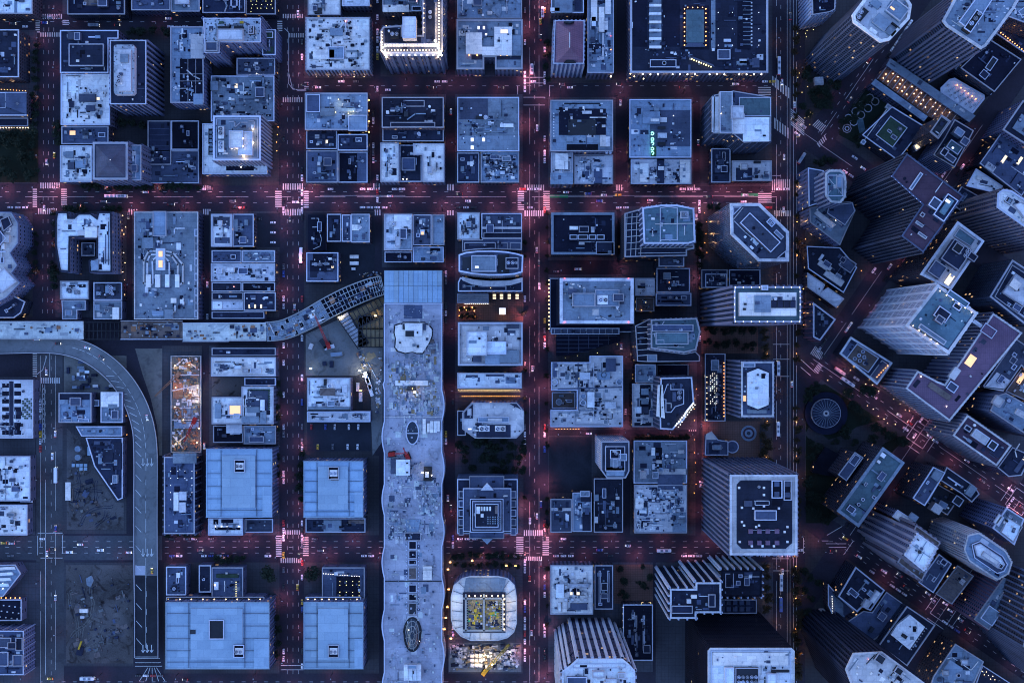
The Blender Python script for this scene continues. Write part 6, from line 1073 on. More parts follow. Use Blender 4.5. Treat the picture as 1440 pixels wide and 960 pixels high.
for x,y,c in ((633,790,(1,.85,.45)),(630,800,(1,.85,.45)),(631,828,(1,.5,.2)),(629,853,(1,.5,.2)),(627,868,(1,.5,.2)),(625,884,(1,.5,.2)),(621,900,(1,.7,.4)),(634,897,(.9,1,.5)),(664,788,(1,.6,.3)),(712,795,(1,.6,.3)),(725,795,(1,.6,.3))):
    flood(x,y,.15,120,c,'small work lamp on the fence line around the rounded white ring','bulb_orange',5,'work lamps around the rounded white ring')
# fountain plaza, park kiosk, dome, plaza bits
def disc_thing(name, label, cat, cx, cy, rings, ribs=0, extra=None):
    c = (*W(cx, cy), .14); o = empty(name, c, label, cat)
    for nm, r, z0, z1, m in rings:
        mb = MB(); mb.prism(ccw([W(*q, z1) for q in circ(cx, cy, r, n=36)]), z0, z1); mb.build(nm, m, o, c)
    if ribs:
        r, z, m = rings[-2 if ribs < 0 else -1][1], rings[-2 if ribs < 0 else -1][3], 'roof_mid'
        mb = MB()
        for i in range(abs(ribs)):
            a = 2*math.pi*i/abs(ribs); mb.bar(W(cx+3*math.cos(a), cy+3*math.sin(a), z), W(cx+(r-.5)*math.cos(a), cy+(r-.5)*math.sin(a), z), .25, z, z+.2)
        tag(mb.build('roof_rib_set', m, o, c), kind='stuff')
    FOOT.append(ccw([W(*q) for q in circ(cx, cy, rings[0][1], n=16)])); return o
disc_thing('fountain','round stepped fountain on the plaza between two ribbed towers','fountain',1053,609,[('basin',11,.14,.6,'roof_light'),('inner_ring',8,.6,.9,'roof_plum'),('water',5.5,.9,1.0,'roof_light'),('spout',2.5,1.0,1.8,'glass')])
disc_thing('planter','half-round stair planter beside the plaza pavilion','planter',1030,628,[('rim',9,.14,.8,'edge'),('bed',7.5,.8,.9,'roof_mid')])
disc_thing('round_kiosk','large round dark kiosk roof with radial ribs in the park','kiosk',1162,581,[('ring_canopy',30,.14,4,'roof_black'),('drum',20.5,4,7.5,'edge'),('roof',19.8,7.5,8.2,'roof_dark'),('cap',4,8.2,9.2,'roof_pale'),('hatch',1.8,9.2,9.6,'roof_dark')], 0)
mb = MB(); ko = bpy.data.objects['round_kiosk']; kc = tuple(ko.location)
for i in range(26):
    a = 2*math.pi*i/26; mb.bar(W(1162+4*math.cos(a),581+4*math.sin(a),8.2), W(1162+19.5*math.cos(a),581+19.5*math.sin(a),8.2), .28, 8.19, 8.45)
tag(mb.build('roof_rib_set', 'roof_light', ko, kc), kind='stuff')
disc_thing('white_dome','small white round dome with a seam on the corner plaza','dome',1157,865,[('drum',9.2,.14,4,'concrete'),('dome',8.6,4,4.8,'roof_pale'),('crown',5,4.8,5.4,'roof_pale')])
lot('park_path', [(1132,610),(1150,632),(1182,640),(1210,660),(1225,640),(1245,622),(1275,610),(1240,590),(1205,600),(1190,610),(1165,618),(1140,596)], 'pavement', .152)
lot('lawn', [(1133,545),(1160,540),(1215,575),(1275,615),(1250,640),(1212,700),(1165,735),(1133,735)], 'lawn', .146)
B('dark low pavilion block in the park beside the round kiosk', [(1161,628),(1197,648),(1180,672),(1143,664),(1146,650)], 8, 'K', 'dark', n=0, par=None, name='pavilion')
deck_thing('kiosk','small pale kiosk box on the tree-lined corner plaza','kiosk',R(1152,114,12,11,-4),.14,4,'P')
deck_thing('light_cube','glowing white cube lantern on the brick plaza','lantern',(702,433,711,442),.15,4,'W',[('l',702,433,711,442,'white')])
lc = bpy.data.objects['light_cube']; plight(lc, *W(706,446,6), 6, 260, (1,.6,.35), .5, tuple(lc.location))
for i, x in enumerate((695,705,716,727)): deck_thing('glass_lantern','yellow glowing glazed roof lantern above the brick plaza','lantern',(x-2.5,413,x+3,421),.15,3,'M',[('l',x-2,413.5,x+2.5,416.5,'warm'),('l',x-2,417.5,x+2.5,420.5,'warm')],'glazed plaza lanterns')
for x, y in ((646,436),(646,444),(656,436),(657,444),(667,437),(668,445),(653,432),(664,432)):
    wx, wy = W(x, y, 4); o = empty('garden_lamp', (wx, wy, .15), 'amber garden lamp among the trees of the brick plaza', 'lamp', 'garden lamps on the brick plaza'); mb = MB(); mb.box(wx-.1,wy-.1,wx+.1,wy+.1,.15,3); mb.build('post','steel_dark',o,(wx,wy,.15)); bulb(o, wx, wy, 3, 'bulb_orange', .9, (wx,wy,.15)); plight(o, wx, wy, 4.2, 60, (1,.5,.2), .3, (wx,wy,.15))
# dirt lot machines and huts
for k_, q_ in enumerate(([(96,640),(130,665),(160,710),(172,740),(96,740)], rect(96,798,184,928))):
    c_ = (*W(130, 690 if k_ == 0 else 860), .15); dl = empty('debris_field', c_, 'scattered spoil, tracks and scrap on the %s dirt lot' % ('fenced triangular' if k_ == 0 else 'large rectangular'), 'debris')
    clutter(dl, c_, ccw([W(*p) for p in q_]), .15, 150, 60+k_, 'site', .3, 1.0, 'site_clutter', ('yard','dirt','roof_dark','roof_mid','dirt','roof_brown'))
    mb = MB(); r_ = random.Random(k_)
    for i in range(9):
        x, y = r_.uniform(100,165), (r_.uniform(690,735) if k_ == 0 else r_.uniform(805,920)); a = r_.uniform(0,6.3)
        for s_ in range(10):
            x2, y2 = x+4*math.cos(a), y+4*math.sin(a); a += r_.uniform(-.3,.3)
            if all(inside(ccw([W(*p) for p in q_]), *W(xx, yy)) for xx, yy in ((x,y),(x2,y2))):
                for o_ in (-1.6,1.6): mb.bar(W(x-o_*math.sin(a), y+o_*math.cos(a)), W(x2-o_*math.sin(a), y2+o_*math.cos(a)), .5, .151, .19)
            x, y = x2, y2
    tag(mb.build('tyre_track_set', 'yard' if k_ else 'roof_dark', dl, c_), kind='stuff')
deck_thing('excavator','dark excavator working at the south end of the rectangular dirt lot','excavator',R(112,915,8,12,15),.15,2.6,'D',[('q',R(112,907,2,12,20),1.5,'Y')])
deck_thing('excavator','dark excavator beside the loading bay in the triangular dirt lot','excavator',R(120,694,7,9,30),.15,2.6,'M',[('q',R(124,688,2,9,40),1.5,'S')])
deck_thing('site_hut','white hut standing in the large dirt lot','hut',(112,856,123,861),.15,2.6,'W'); deck_thing('site_hut','small grey hut beside the white hut in the dirt lot','hut',(113,866,118,869),.15,2.2,'P')
deck_thing('rubble_heap','pale rubble heap near the north end of the dirt lot','rubble',[(121,813),(128,809),(131,816),(127,825),(122,822)],.15,1.6,'L')
deck_thing('tarpaulin_load','long white tarpaulin load along the fence of the dirt lot','load',(92,678,99,703),.15,1.5,'W'); deck_thing('steel_beam','thin red steel beam lying in the dirt lot','beam',(101,687,102.5,704),.15,.8,'N')
for i,(x,y) in enumerate(((101,652),(107,652),(112,652),(118,652),(112,657),(118,657),(123,628))): deck_thing('waste_skip','blue open waste skip in the dirt lot','skip',(x,y,x+4,y+(4 if i<6 else 12)),.15,1.6,'B',group='blue skips in the dirt lot')
for x,y in ((109,631),(109,643)): deck_thing('storage_tank','round grey storage tank in the dirt lot','tank',circ(x,y,4,n=14),.15,3,'L',group='tanks in the dirt lot')
random.seed(3)
for i in range(34):
    x, y = random.uniform(94,160), random.uniform(506,546)
    if x > 118 and y < 505+(x-118)*.62: continue
    deck_thing('parked_truck','utility truck or trailer crowded into the fenced yard by the freeway ramp','truck',R(x,y,random.choice((6,7,9)),3.4,random.choice((0,0,0,90))),.15,random.uniform(1.6,2.8),random.choice('WPLMDD'),group='vehicles in the fenced yard')
# ------------------------------------------------------------------ street furniture, markings, vehicles, trees
def free(x, y, m=0): return not any(inside(p, x, y) for p in FOOT)
RED = (1.0, 0.27, 0.38); ORG = (1.0, 0.42, 0.14)
# description, x0,y0,x1,y1, half width px, lamp gap m, lamp power, dashed lane offsets px, solid offsets px, parked sides, moving cars
ST = [
 ('far-west street by the park',70,-40,68,446,14,34,260,(-6,1,8),(),(0,.15),5),
 ('far-west street under the freeway ramp',70,500,70,960,15,60,40,(-2,6),(-8,13),(0,.1),9),
 ('alley behind the horseshoe block',182,300,182,446,5,60,120,(),(),(0,0),1),
 ('alley beside the looping-duct roof',289,300,289,640,5,55,110,(),(),(.3,0),3),
 ('wide avenue west of the terminal',412,-40,412,960,15,36,400,(-8,0,8),(),(.55,.55),14),
 ('alley beside the floodlit hotel',528,-30,528,262,5,40,150,(),(),(.5,.2),2),
 ('narrow street along the terminal and hotel',632,-30,632,960,7,36,300,(),(),(.3,.3),4),
 ('main avenue east of the terminal',752,-40,752,960,16,28,860,(0,),(-6,7),(.6,.45),22),
 ('alley by the white duct maze',874,118,876,640,6,34,330,(),(),(.2,0),4),
 ('alley beside the dark zigzag tower',980,130,982,800,5,34,330,(),(),(.4,.1),4),
 ('street of tram tracks',1108,-40,1108,960,19,34,150,(10,),(-12,-8,-3,1,16),(0,0),14),
 ('north street by the far-west crossing',-40,31,392,31,9,50,110,(0,),(),(.45,.5),7),
 ('street below the floodlit hotel',425,121,1086,121,8,36,300,(0,),(),(.35,.3),14),
 ('wide bus-lane street',-40,279,1100,279,15,30,680,(-9,6),(-2,),(.3,.5),26),
 ('western wide street under the ramp',-40,769,228,769,14,40,70,(-8,0,8),(),(.2,.4),9),
 ('wide south street',232,769,1180,769,14,30,480,(-8,0,8),(),(.2,.5),20),
 ('southern edge street',-40,958,780,958,11,45,200,(0,),(),(.2,.1),7),
 ('short alley north of the frosted slab tower',772,376,866,376,8,34,160,(),(),(.1,.4),1),
 ('red-lit alley south of the white duct maze',772,608,982,608,4,26,420,(),(),(0,0),1),
]
def uvs(desc, u0, v0, u1, v1, *rest):
    a, b = UV(u0, v0), UV(u1, v1); ST.append((desc, *a, *b, *rest))
uvs('diagonal street past the octagonal white roof',1058,500,1058,720,16,34,90,(-5,5),(0,),(.2,.2),12)
uvs('diagonal street past the formal garden',1015,488,1240,488,14,34,160,(),(0,),(.3,.3),14)
uvs('diagonal street below the plum tower',1237,240,1237,640,12,34,200,(),(0,),(.2,.3),8)
uvs('red diagonal street by the kiosk park',1228,234,1600,234,14,24,480,(-6,6),(0,),(.35,.2),16)
uvs('broad diagonal street by the stepped tan tower',1400,48,1760,48,15,30,170,(-8,0,8),(),(.2,.2),22)
uvs('cross street behind the tower with round tanks',1411,60,1411,480,12,30,150,(),(0,),(.2,.2),6)
uvs('cross street beside the white penthouse roof',1580,-80,1580,240,12,34,130,(),(0,),(.3,.2),6)
# lamps
def lamp_parts():
    mb = MB(); mb.box(-.12,-.12,.12,.12,0,8.6); mb.box(-.3,-.3,.3,.3,0,.5); a = mb.mesh('post', ['steel_dark'])
    mb = MB(); mb.beam((0,0,8.5),(2.2,0,9.0),.16); b = mb.mesh('arm', ['steel_dark'])
    mb = MB(); mb.box(1.7,-.3,2.9,.3,8.8,9.05); c = mb.mesh('lamp_cover', ['steel_grey'])
    return a, b, c
LP = lamp_parts()
mb = MB(); mb.box(1.8,-.25,2.8,.25,8.68,8.8); LH = {'r': mb.mesh('lamp_head', ['bulb_pink']), 'o': mb.mesh('lamp_head', ['bulb_orange'])}
LD = {}; rr = random.Random(5); nl = 0
def street_lamp(x, y, ang, power, desc, kind='r'):
    global nl
    if not free(x, y): return
    o = empty('street_lamp', (x, y, .14), 'single-arm street lamp of the '+desc, 'street lamp', 'street lamps of the '+desc); o.rotation_euler = (0, 0, ang)
    for nm, me in zip(('post','arm','lamp_cover'), LP): link(nm, me, o)
    link('lamp_head', LH[kind], o)
    q = round(power*rr.uniform(.6,1.4)/25)*25 or 25
    if (kind, q) not in LD:
        l = bpy.data.lights.new('lamp_light', 'SPOT'); l.energy = q*XL*11.0; l.color = RED if kind == 'r' else ORG; l.shadow_soft_size = .4
        l.spot_size = math.radians(158); l.spot_blend = .8; LD[(kind, q)] = l
    link('lamp_light', LD[(kind, q)], o, (2.3, 0, 8.6)); nl += 1
for s in ST:
    desc, x0, y0, x1, y1, hw, gap, pw_ = s[:8]; gap *= .72; pw_ *= .7
    a, b = Vector(W(x0, y0)), Vector(W(x1, y1)); L = (b-a).length; d = (b-a)/L; n_ = Vector((-d.y, d.x)); k = 0; t = gap*.4
    while t < L:
        side = 1 if k % 2 else -1
        p = a + d*t + n_*side*((hw+1.2)*S)
        px = p.x/S+720; py = 480-p.y/S
        if -30 < px < 1470 and -30 < py < 990:
            street_lamp(p.x, p.y, math.atan2(-n_.y*side, -n_.x*side), pw_, desc, 'o' if 'tram' in desc else 'r')
        t += gap; k += 1
for x, y, p in ((728,264,900),(774,263,900),(729,300,700),(773,299,900),(393,264,800),(431,263,700),(393,299,800),(391,749,700),(431,750,500),(431,788,700),(734,749,700),(770,750,800),(771,788,800),(1068,266,800),(1066,299,800),(960,264,600),(1010,264,600),(1040,264,600),(984,602,600),(870,603,500),(52,262,500),(84,264,400),(82,299,500),(770,600,600),(740,560,600),(426,90,500),(426,200,400),(250,754,500),(300,754,600),(340,754,500)):
    wx, wy = W(x, y); street_lamp(wx, wy, math.atan2(0-(480-y)*.0-(1 if y in (264,263,266,262,749,750,754) else -1), 0.01), p*.55, 'brightly lit street corner')
# markings
for s in ST:
    desc, x0, y0, x1, y1, hw = s[:6]; dash, solid = s[8], s[9]
    a, b = Vector(W(x0, y0)), Vector(W(x1, y1)); L = (b-a).length; d = (b-a)/L; n_ = Vector((d.y, -d.x)); mb = MB(); rr = random.Random(int(x0+y1))
    for off in dash:
        t = 0
        while t < L-3:
            p = a+d*t+n_*off*S; mb.bar(tuple(p), tuple(p+d*3.2), .28, .004, .008); t += 9.5
    for off in solid:
        if off in (-3, 1, -8) and 'tram' in desc: mb.bar(tuple(a+n_*off*S), tuple(b+n_*off*S), .3, .004, .008); continue
        t = 0
        while t < L:
            e = min(L, t+rr.uniform(20,70)); mb.bar(tuple(a+d*t+n_*off*S), tuple(a+d*e+n_*off*S), .3, .004, .008); t = e+rr.uniform(6,22)
    if mb.f: tag(mb.build('lane_marking', 'paint'), kind='structure')
def crosswalk(poly, along, n=None):
    """bars across a quad: poly corners a,b,c,d in pixels; bars run from side ab to side dc"""
    a, b, c, d = [Vector(W(*p)) for p in poly]; L = (b-a).length; n = n or max(3, round(L/1.9)); mb = MB()
    for i in range(n):
        t0, t1 = (i+.2)/n, (i+.72)/n; mb.cap(ccw([tuple(a.lerp(b,t0)), tuple(a.lerp(b,t1)), tuple(d.lerp(c,t1)), tuple(d.lerp(c,t0))]), .012)
    tag(mb.build('crosswalk', 'paint'), kind='structure')
CW = [(56,20,88,27,'x'),(50,28,56,47,'y'),(88,28,97,36,'y'),(56,46,85,52,'x'),(56,257,85,265,'x'),(46,265,52,292,'y'),(86,265,94,292,'y'),(53,293,81,301,'x'),(180,294,194,302,'x'),
 (397,20,427,26,'x'),(390,29,397,45,'y'),(406,47,428,53,'x'),(397,137,426,144,'x'),(428,115,434,127,'y'),(285,258,297,267,'x'),(285,294,297,302,'x'),(397,258,427,267,'x'),(387,268,396,292,'y'),(427,268,434,293,'y'),(397,294,427,303,'x'),
 (524,258,535,267,'x'),(526,295,536,303,'x'),(628,259,639,268,'x'),(628,296,639,303,'x'),(737,260,766,268,'x'),(728,268,737,296,'y'),(764,268,773,296,'y'),(737,296,765,304,'x'),(866,260,876,268,'x'),(966,260,978,268,'x'),
 (1085,252,1112,268,'x'),(1066,271,1085,295,'y'),(1085,296,1113,304,'x'),(1066,122,1084,135,'y'),(397,745,426,751,'x'),(388,752,396,783,'y'),(426,754,434,782,'y'),(394,784,425,791,'x'),(736,745,764,753,'x'),(726,754,736,782,'y'),(763,754,772,781,'y'),(736,782,763,788,'x'),
 (46,496,52,530,'y'),(57,531,85,539,'x'),(968,597,980,606,'x')]
for x0, y0, x1, y1, k in CW:
    q = rect(x0,y0,x1,y1); crosswalk(q if k == 'x' else [q[0], q[3], q[2], q[1]], k)
for q, n in (([(1085,106),(1111,125),(1111,140),(1085,119)],7),([(1088,165),(1110,181),(1110,196),(1088,180)],6),([(1112,152),(1112,176),(1131,192),(1131,169)],8),([(1150,168),(1162,177),(1155,186),(1142,176)],6),([(1160,189),(1148,203),(1152,208),(1163,196)],5),([(1146,486),(1158,496),(1153,506),(1139,497)],7),([(1152,509),(1144,520),(1150,526),(1157,514)],5)): crosswalk(q, 'x', n)
mb = MB()         # stop lines and boxed junctions
def line(*pts, w=.45):
    for a, b in zip(pts, pts[1:]): mb.bar(W(*a), W(*b), w, .009, .011)
for j in ((1412,232),(1580,48),(1580,234)):
    u, v = j; c = [UV(u-14,v-14),UV(u+14,v-14),UV(u+14,v+14),UV(u-14,v+14)]; line(*c, c[0])
    for du in (-22,22): line(UV(u+du,v-14),UV(u+du,v+14)); line(UV(u-14,v+du),UV(u+14,v+du))
line((736,117),(766,117)); line((728,121),(728,136)); line((736,137),(766,137)); line((773,120),(773,136)); line((736,148),(766,148)); line((736,109),(766,109))
line((1086,785),(1110,785)); line((1086,802),(1110,802)); line((1086,484),(1110,484)); line((1086,505),(1110,505)); line((1086,529),(1110,529)); line((1086,247),(1098,247))
line((1130,760),(1165,760)); line((1130,764),(1190,764)); line((1130,769),(1190,769)); line((1130,776),(1162,776)); line((1130,756),(1130,778))
line((1163,752),(1187,738)); line((1186,780),(1200,760)); line((392,117),(392,42)); line((400,40),(406,46),(406,118),(412,126),(432,126)); line((405,98),(411,124),(420,128),(434,128))
line((53,749),(88,749)); line((53,753),(53,780)); line((57,784),(88,784)); line((88,752),(88,778)); line((190,925),(225,925)); line((190,931),(226,931)); line((190,936),(228,936))
for i in range(5): line((208+i*3,938),(196+i*9,957))
line((395,935),(430,935)); line((395,941),(430,941)); line((60,540),(60,622)); line((63,540),(63,622))
for i in range(11): line((60,545+7*i),(63,549+7*i))
line((57,678),(57,720)); line((64,678),(64,946)); line((70,492),(70,530)); line((66,500),(60,520),(52,526)); line((770,275),(1060,275),w=.3); line((450,275),(570,275),w=.3)
line((1126,505),(1148,525)); line((1126,516),(1140,528))
tag(mb.build('road_marking', 'paint'), kind='structure')
mb = MB(); mb.cap(ccw([W(*p) for p in rect(773,274,799,278)]), .01); mb.cap(ccw([W(*p) for p in rect(1042,272,1066,276)]), .01); tag(mb.build('green_lane_marking', 'green_paint'), kind='structure')
# vehicles
def car_mesh(color, suv):
    L, Wd = (4.6, 1.85) if not suv else (5.4, 2.0); mb = MB(); h = .55 if suv else .45; x = L/2; y = Wd/2
    body = [(-x,-y*.85),(-x*.92,-y),(x*.85,-y),(x,-y*.75),(x,y*.75),(x*.85,y),(-x*.92,y),(-x,y*.85)]
    mb.walls(body, .3, .3+h, 0)
    q = inset(body, .08); n = len(body)
    for i in range(n): j = (i+1) % n; mb.quad([(*body[i],.3+h),(*body[j],.3+h),(*q[j],.42+h),(*q[i],.42+h)], None, 0)
    mb.cap(q, .42+h, 0)
    b0 = [(-x*.72,-y*.86),(x*.38,-y*.86),(x*.38,y*.86),(-x*.72,y*.86)]; b1 = [(-x*(.62 if suv else .5),-y*.68),(x*.12,-y*.68),(x*.12,y*.68),(-x*(.62 if suv else .5),y*.68)]
    z0, z1 = .42+h, .98+h
    for i in range(4): j = (i+1) % 4; mb.quad([(*b0[i],z0),(*b0[j],z0),(*b1[j],z1),(*b1[i],z1)], None, 1)
    mb.cap(b1, z1, 0)
    for sx in (-.6,.62):
        for sy in (-1,1): mb.box(x*sx-.33, sy*y-.12, x*sx+.33, sy*y+.06, .0, .62, 2)
    for sy in (-1,1): mb.box(x-.12, sy*y*.55-.28, x+.06, sy*y*.55+.28, .52, .78, 3); mb.box(-x-.05, sy*y*.6-.25, -x+.1, sy*y*.6+.25, .55, .8, 4)
    return mb
CARS = {}
def car_data(color, suv, lit):
    k = (color, suv, lit)
    if k not in CARS: CARS[k] = car_mesh(color, suv).mesh('car', ['car_'+color, 'glass', 'rubber', 'head_light' if lit else 'car_silver', 'tail_light' if lit else 'car_red'])
    return CARS[k]
ncar = nsuv = 0; used = []
def car(x, y, ang, color, suv, lit, label, group):
    global ncar, nsuv
    if (ncar if not suv else nsuv) >= 295: return
    if any((x-a)**2+(y-b)**2 < 5.2**2 for a, b in used): return
    o = link('SUV' if suv else 'car', car_data(color, suv, lit), None, (x, y, .01)); o.rotation_euler = (0, 0, ang); used.append((x, y)); tag(o, label.replace(' car ', ' van ') if suv else label, 'SUV' if suv else 'car', group)  # the suv variant is a larger car body, counted apart from the cars
    if suv: nsuv += 1
    else: ncar += 1
rr = random.Random(17); PAL = ['white']*9+['silver']*5+['grey']*3+['black']*4+['red','blue','yellow']
jobs = []
for s in ST:
    desc, x0, y0, x1, y1, hw = s[:6]; pk, mv = s[10], s[11]
    a, b = Vector(W(x0, y0)), Vector(W(x1, y1)); L = (b-a).length; d = (b-a)/L; n_ = Vector((d.y, -d.x)); ang = math.atan2(d.y, d.x)
    for side, den in zip((-1, 1), pk):
        t = 6
        while t < L and den > 0:
            if rr.random() < den*1.05:
                for q in range(rr.randint(1, 4)):
                    jobs.append((a+d*(t+6.2*q)+n_*side*(hw*S-1.25), ang+(math.pi if side < 0 else 0), 0, desc))
            t += 27
    for q in range(mv):
        side = rr.choice((-1, 1)); lane = rr.uniform(.15, .6) if hw > 8 else .3
        jobs.append((a+d*rr.uniform(0, L)+n_*side*hw*S*lane, ang+(math.pi if side < 0 else 0), 1, desc))
for x0, y0, nx, dx, ny, dy, desc in ((438,600,12,6.6,1,0,'sunken car park south of the mottled strip'),(440,628,11,7,1,0,'sunken car park south of the mottled strip'),(364,308,1,0,6,7,'corner car park by the white-rimmed roof'),(384,306,1,0,6,7,'corner car park by the white-rimmed roof')):
    for i in range(nx):
        for j in range(ny):
            if rr.random() < .3: continue
            c = rr.choice(PAL); wx, wy = W(x0+dx*i, y0+dy*j); car(wx, wy, math.pi/2 if ny == 1 else 0, c, False, False, '%s car parked in the %s' % (c, desc), 'cars in the '+desc)
rr.shuffle(jobs)
for p, ang, lit, desc in jobs:
    px, py = p.x/S+720, 480-p.y/S
    if not (-5 < px < 1445 and -5 < py < 965) or not free(p.x, p.y) or (534 < px < 627 and py > 380): continue
    c = rr.choice(PAL); car(p.x, p.y, ang, c, rr.random() < .3, bool(lit), '%s car %s the %s' % (c, 'driving along' if lit else 'parked at the kerb of', desc), 'cars on the '+desc)
for x, y, a, c in ((82,483,0,'black'),(123,489,-.3,'white'),(143,503,-.7,'grey'),(207,587,-1.4,'white'),(214,802,1.57,'yellow'),(52,477,0,'white')):
    wx, wy = W(x, y, FZ); o = link('car', car_data(c, False, True), None, (wx, wy, FZ+.01)); o.rotation_euler = (0,0,a); tag(o, c+' car driving on the elevated freeway ramp' + (' at its merge' if y > 700 else ''), 'car', 'cars on the freeway ramp')
def bus_thing(name, label, cat, x, y, L, ang, tn, group=None, units=2, lit=True):
    wx, wy = W(x, y, 3); c = (wx, wy, 0.01); o = empty(name, c, label, cat, group); o.rotation_euler = (0,0,ang); w = 1.28
    body = [(-L/2,-w),(L/2-.5,-w),(L/2,-w*.7),(L/2,w*.7),(L/2-.5,w),(-L/2,w)]
    mb = MB(); mb.walls(body, .35, 1.2, 0); mb.walls(body, 2.4, 3.0, 0); mb.walls(inset(body,.03), 1.2, 2.4, 1); mb.build('body', [tn, 'glass'], o)
    mb = MB(); mb.cap(body, 3.0, 0); q = inset(body, .25); mb.prism(q, 3.0, 3.12); mb.build('roof', tn, o)
    for i in range(units): xx = -L/2+L*(i+1)/(units+1); mb = MB(); mb.box(xx-1.1,-.8,xx+1.1,.8,3.12,3.5); mb.build('roof_unit', 'roof_light', o)
    for sx in (-.32,.34): mb = MB(); [mb.box(L*sx-.5, s*w-.15, L*sx+.5, s*w+.02, .0, .95) for s in (-1,1)]; mb.build('wheel', 'rubber', o)
    mb = MB(); [mb.box(L/2-.05, s*.8-.25, L/2+.06, s*.8+.25, .6, .9) for s in (-1,1)]; mb.build('headlight', 'head_light', o)
    mb = MB(); [mb.box(-L/2-.06, s*.9-.2, -L/2+.02, s*.9+.2, .7, 1.1) for s in (-1,1)]; mb.build('taillight', 'tail_light', o)
flat('bus_white', (.75,.76,.78), .35); flat('bus_grey', (.3,.31,.33), .4); flat('bus_blue', (.12,.16,.4), .4)
V_ = math.pi/2
bus_thing('bus','long white articulated bus, rear half, near the horseshoe block','bus',154,275.5,9,0,'bus_white'); bus_thing('bus','long white articulated bus, front half, near the horseshoe block','bus',170,275.5,9,0,'bus_white')
bus_thing('box_truck','tall white box truck on the street under the freeway ramp','truck',77.5,668,13,V_,'bus_white',units=0)
bus_thing('tram','white tram stopping north of the diagonal crosswalks','tram',1096,92,15,V_,'bus_white'); bus_thing('tram','white tram beside the ribbed tower with hexagonal roof','tram',1095,518,12,V_,'bus_white'); bus_thing('tram','white tram passing the fountain plaza','tram',1094.5,603,12,V_,'bus_white')
bus_thing('tram','white tram near the finned dark slab','tram',1099,819,14,V_,'bus_white'); bus_thing('bus','lilac bus following the tram near the finned dark slab','bus',1098.5,850,12,V_,'bus_blue'); bus_thing('bus','white bus at the diagonal street by the park kiosk','bus',1193,537,13,-.6,'bus_white'); bus_thing('bus','grey patterned bus at the kerb near the roof terrace garden','bus',1182,522,10,-.6,'bus_grey')
bus_thing('bus','white bus waiting on the main avenue by the mauve roof','bus',763,17,9,V_,'bus_white'); bus_thing('bus','white bus on the main avenue near the notch court','bus',748,97,9,V_,'bus_white'); bus_thing('box_truck','white box truck on the wide avenue below the bus-lane crossing','truck',422.5,363,8,V_,'bus_white',units=0)
bus_thing('box_truck','white box truck parked beside the black courtyard building','truck',423,352,5,V_,'bus_white',units=0); bus_thing('bus','silver bus crossing the north street near the charcoal roof','bus',131,35,9,0,'bus_grey'); bus_thing('box_truck','green-roofed truck in the wide avenue bus bay','truck',1128,222,10,1.0,'bus_grey',units=1)
bus_thing('bus','white bus in the bus bay of the south street','bus',934,774,12,0,'bus_white'); bus_thing('bus','white bus queuing on the southern edge street','bus',122,954,12,0,'bus_white')
# trees
def tree_mesh(seed, mat):
    r = random.Random(seed); mb = MB(); lobes = [(r.uniform(-2.2,2.2), r.uniform(-2.2,2.2), r.uniform(4.4,8.2), r.uniform(1.2,2.2)) for _ in range(11)]
    for lx, ly, lz, lr in lobes:
        for _ in range(62):
            v = Vector((r.gauss(0,1), r.gauss(0,1), r.gauss(0,1))).normalized()*lr*r.uniform(.55,1.08); c = Vector((lx,ly,lz))+v
            a = Vector((r.gauss(0,1), r.gauss(0,1), r.gauss(0,.6))).normalized(); b = a.cross(v.normalized()+Vector((.01,.3,.2))).normalized(); s = r.uniform(.28,.62)
            mb.quad([tuple(c-a*s), tuple(c-b*s*.55), tuple(c+a*s), tuple(c+b*s*.55)])
    crown = mb.mesh('crown', [mat]); mb = MB()
    for i in range(6):
        t0, t1 = i*math.pi/3, (i+1)*math.pi/3
        mb.quad([(.26*math.cos(t0),.26*math.sin(t0),0),(.26*math.cos(t1),.26*math.sin(t1),0),(.14*math.cos(t1),.14*math.sin(t1),4.6),(.14*math.cos(t0),.14*math.sin(t0),4.6)])
    for lx, ly, lz, lr in lobes[:6]: mb.beam((0,0,3.2), (lx*.8,ly*.8,lz-.4), .14)
    return crown, mb.mesh('trunk', ['bark'])
TREES = [tree_mesh(i, 'leaf') for i in range(4)]+[tree_mesh(9, 'leaf_dry'), tree_mesh(10, 'leaf_dry')]
rr = random.Random(23); ntree = 0
def tree(x, y, d, site, dry=False):
    global ntree
    wx, wy = W(x, y, 5)
    if not free(wx, wy): return
    o = empty('street_tree', (wx, wy, .13), ('small ' if d < 8.5 else 'broad ' if d > 12.5 else '')+'leafy dark tree '+site, 'tree', 'trees '+site); k = d*S/6.6
    o.scale = (k, k, k*rr.uniform(.8,1.1)); o.rotation_euler = (0,0,rr.uniform(0,6.28)); c, t = (rr.choice(TREES[4:]) if dry else rr.choice(TREES[:4])); link('crown', c, o); link('trunk', t, o); ntree += 1
def row(x0, y0, x1, y1, n, d, site, j=1.5, skip=0, dry=False):
    for i in range(n):
        t = i/max(1, n-1)
        if rr.random() >= skip: tree(x0+(x1-x0)*t+rr.uniform(-j,j), y0+(y1-y0)*t+rr.uniform(-j,j), d*rr.uniform(.8,1.25), site, dry)
row(51,62,50,172,10,10,'lining the far-west street by the orange-lit block'); row(4,190,48,188,5,14,'in the dark park',4); row(3,205,46,206,5,14,'in the dark park',5); row(6,226,44,224,5,14,'in the dark park',5); row(3,244,52,246,6,13,'in the dark park',4)
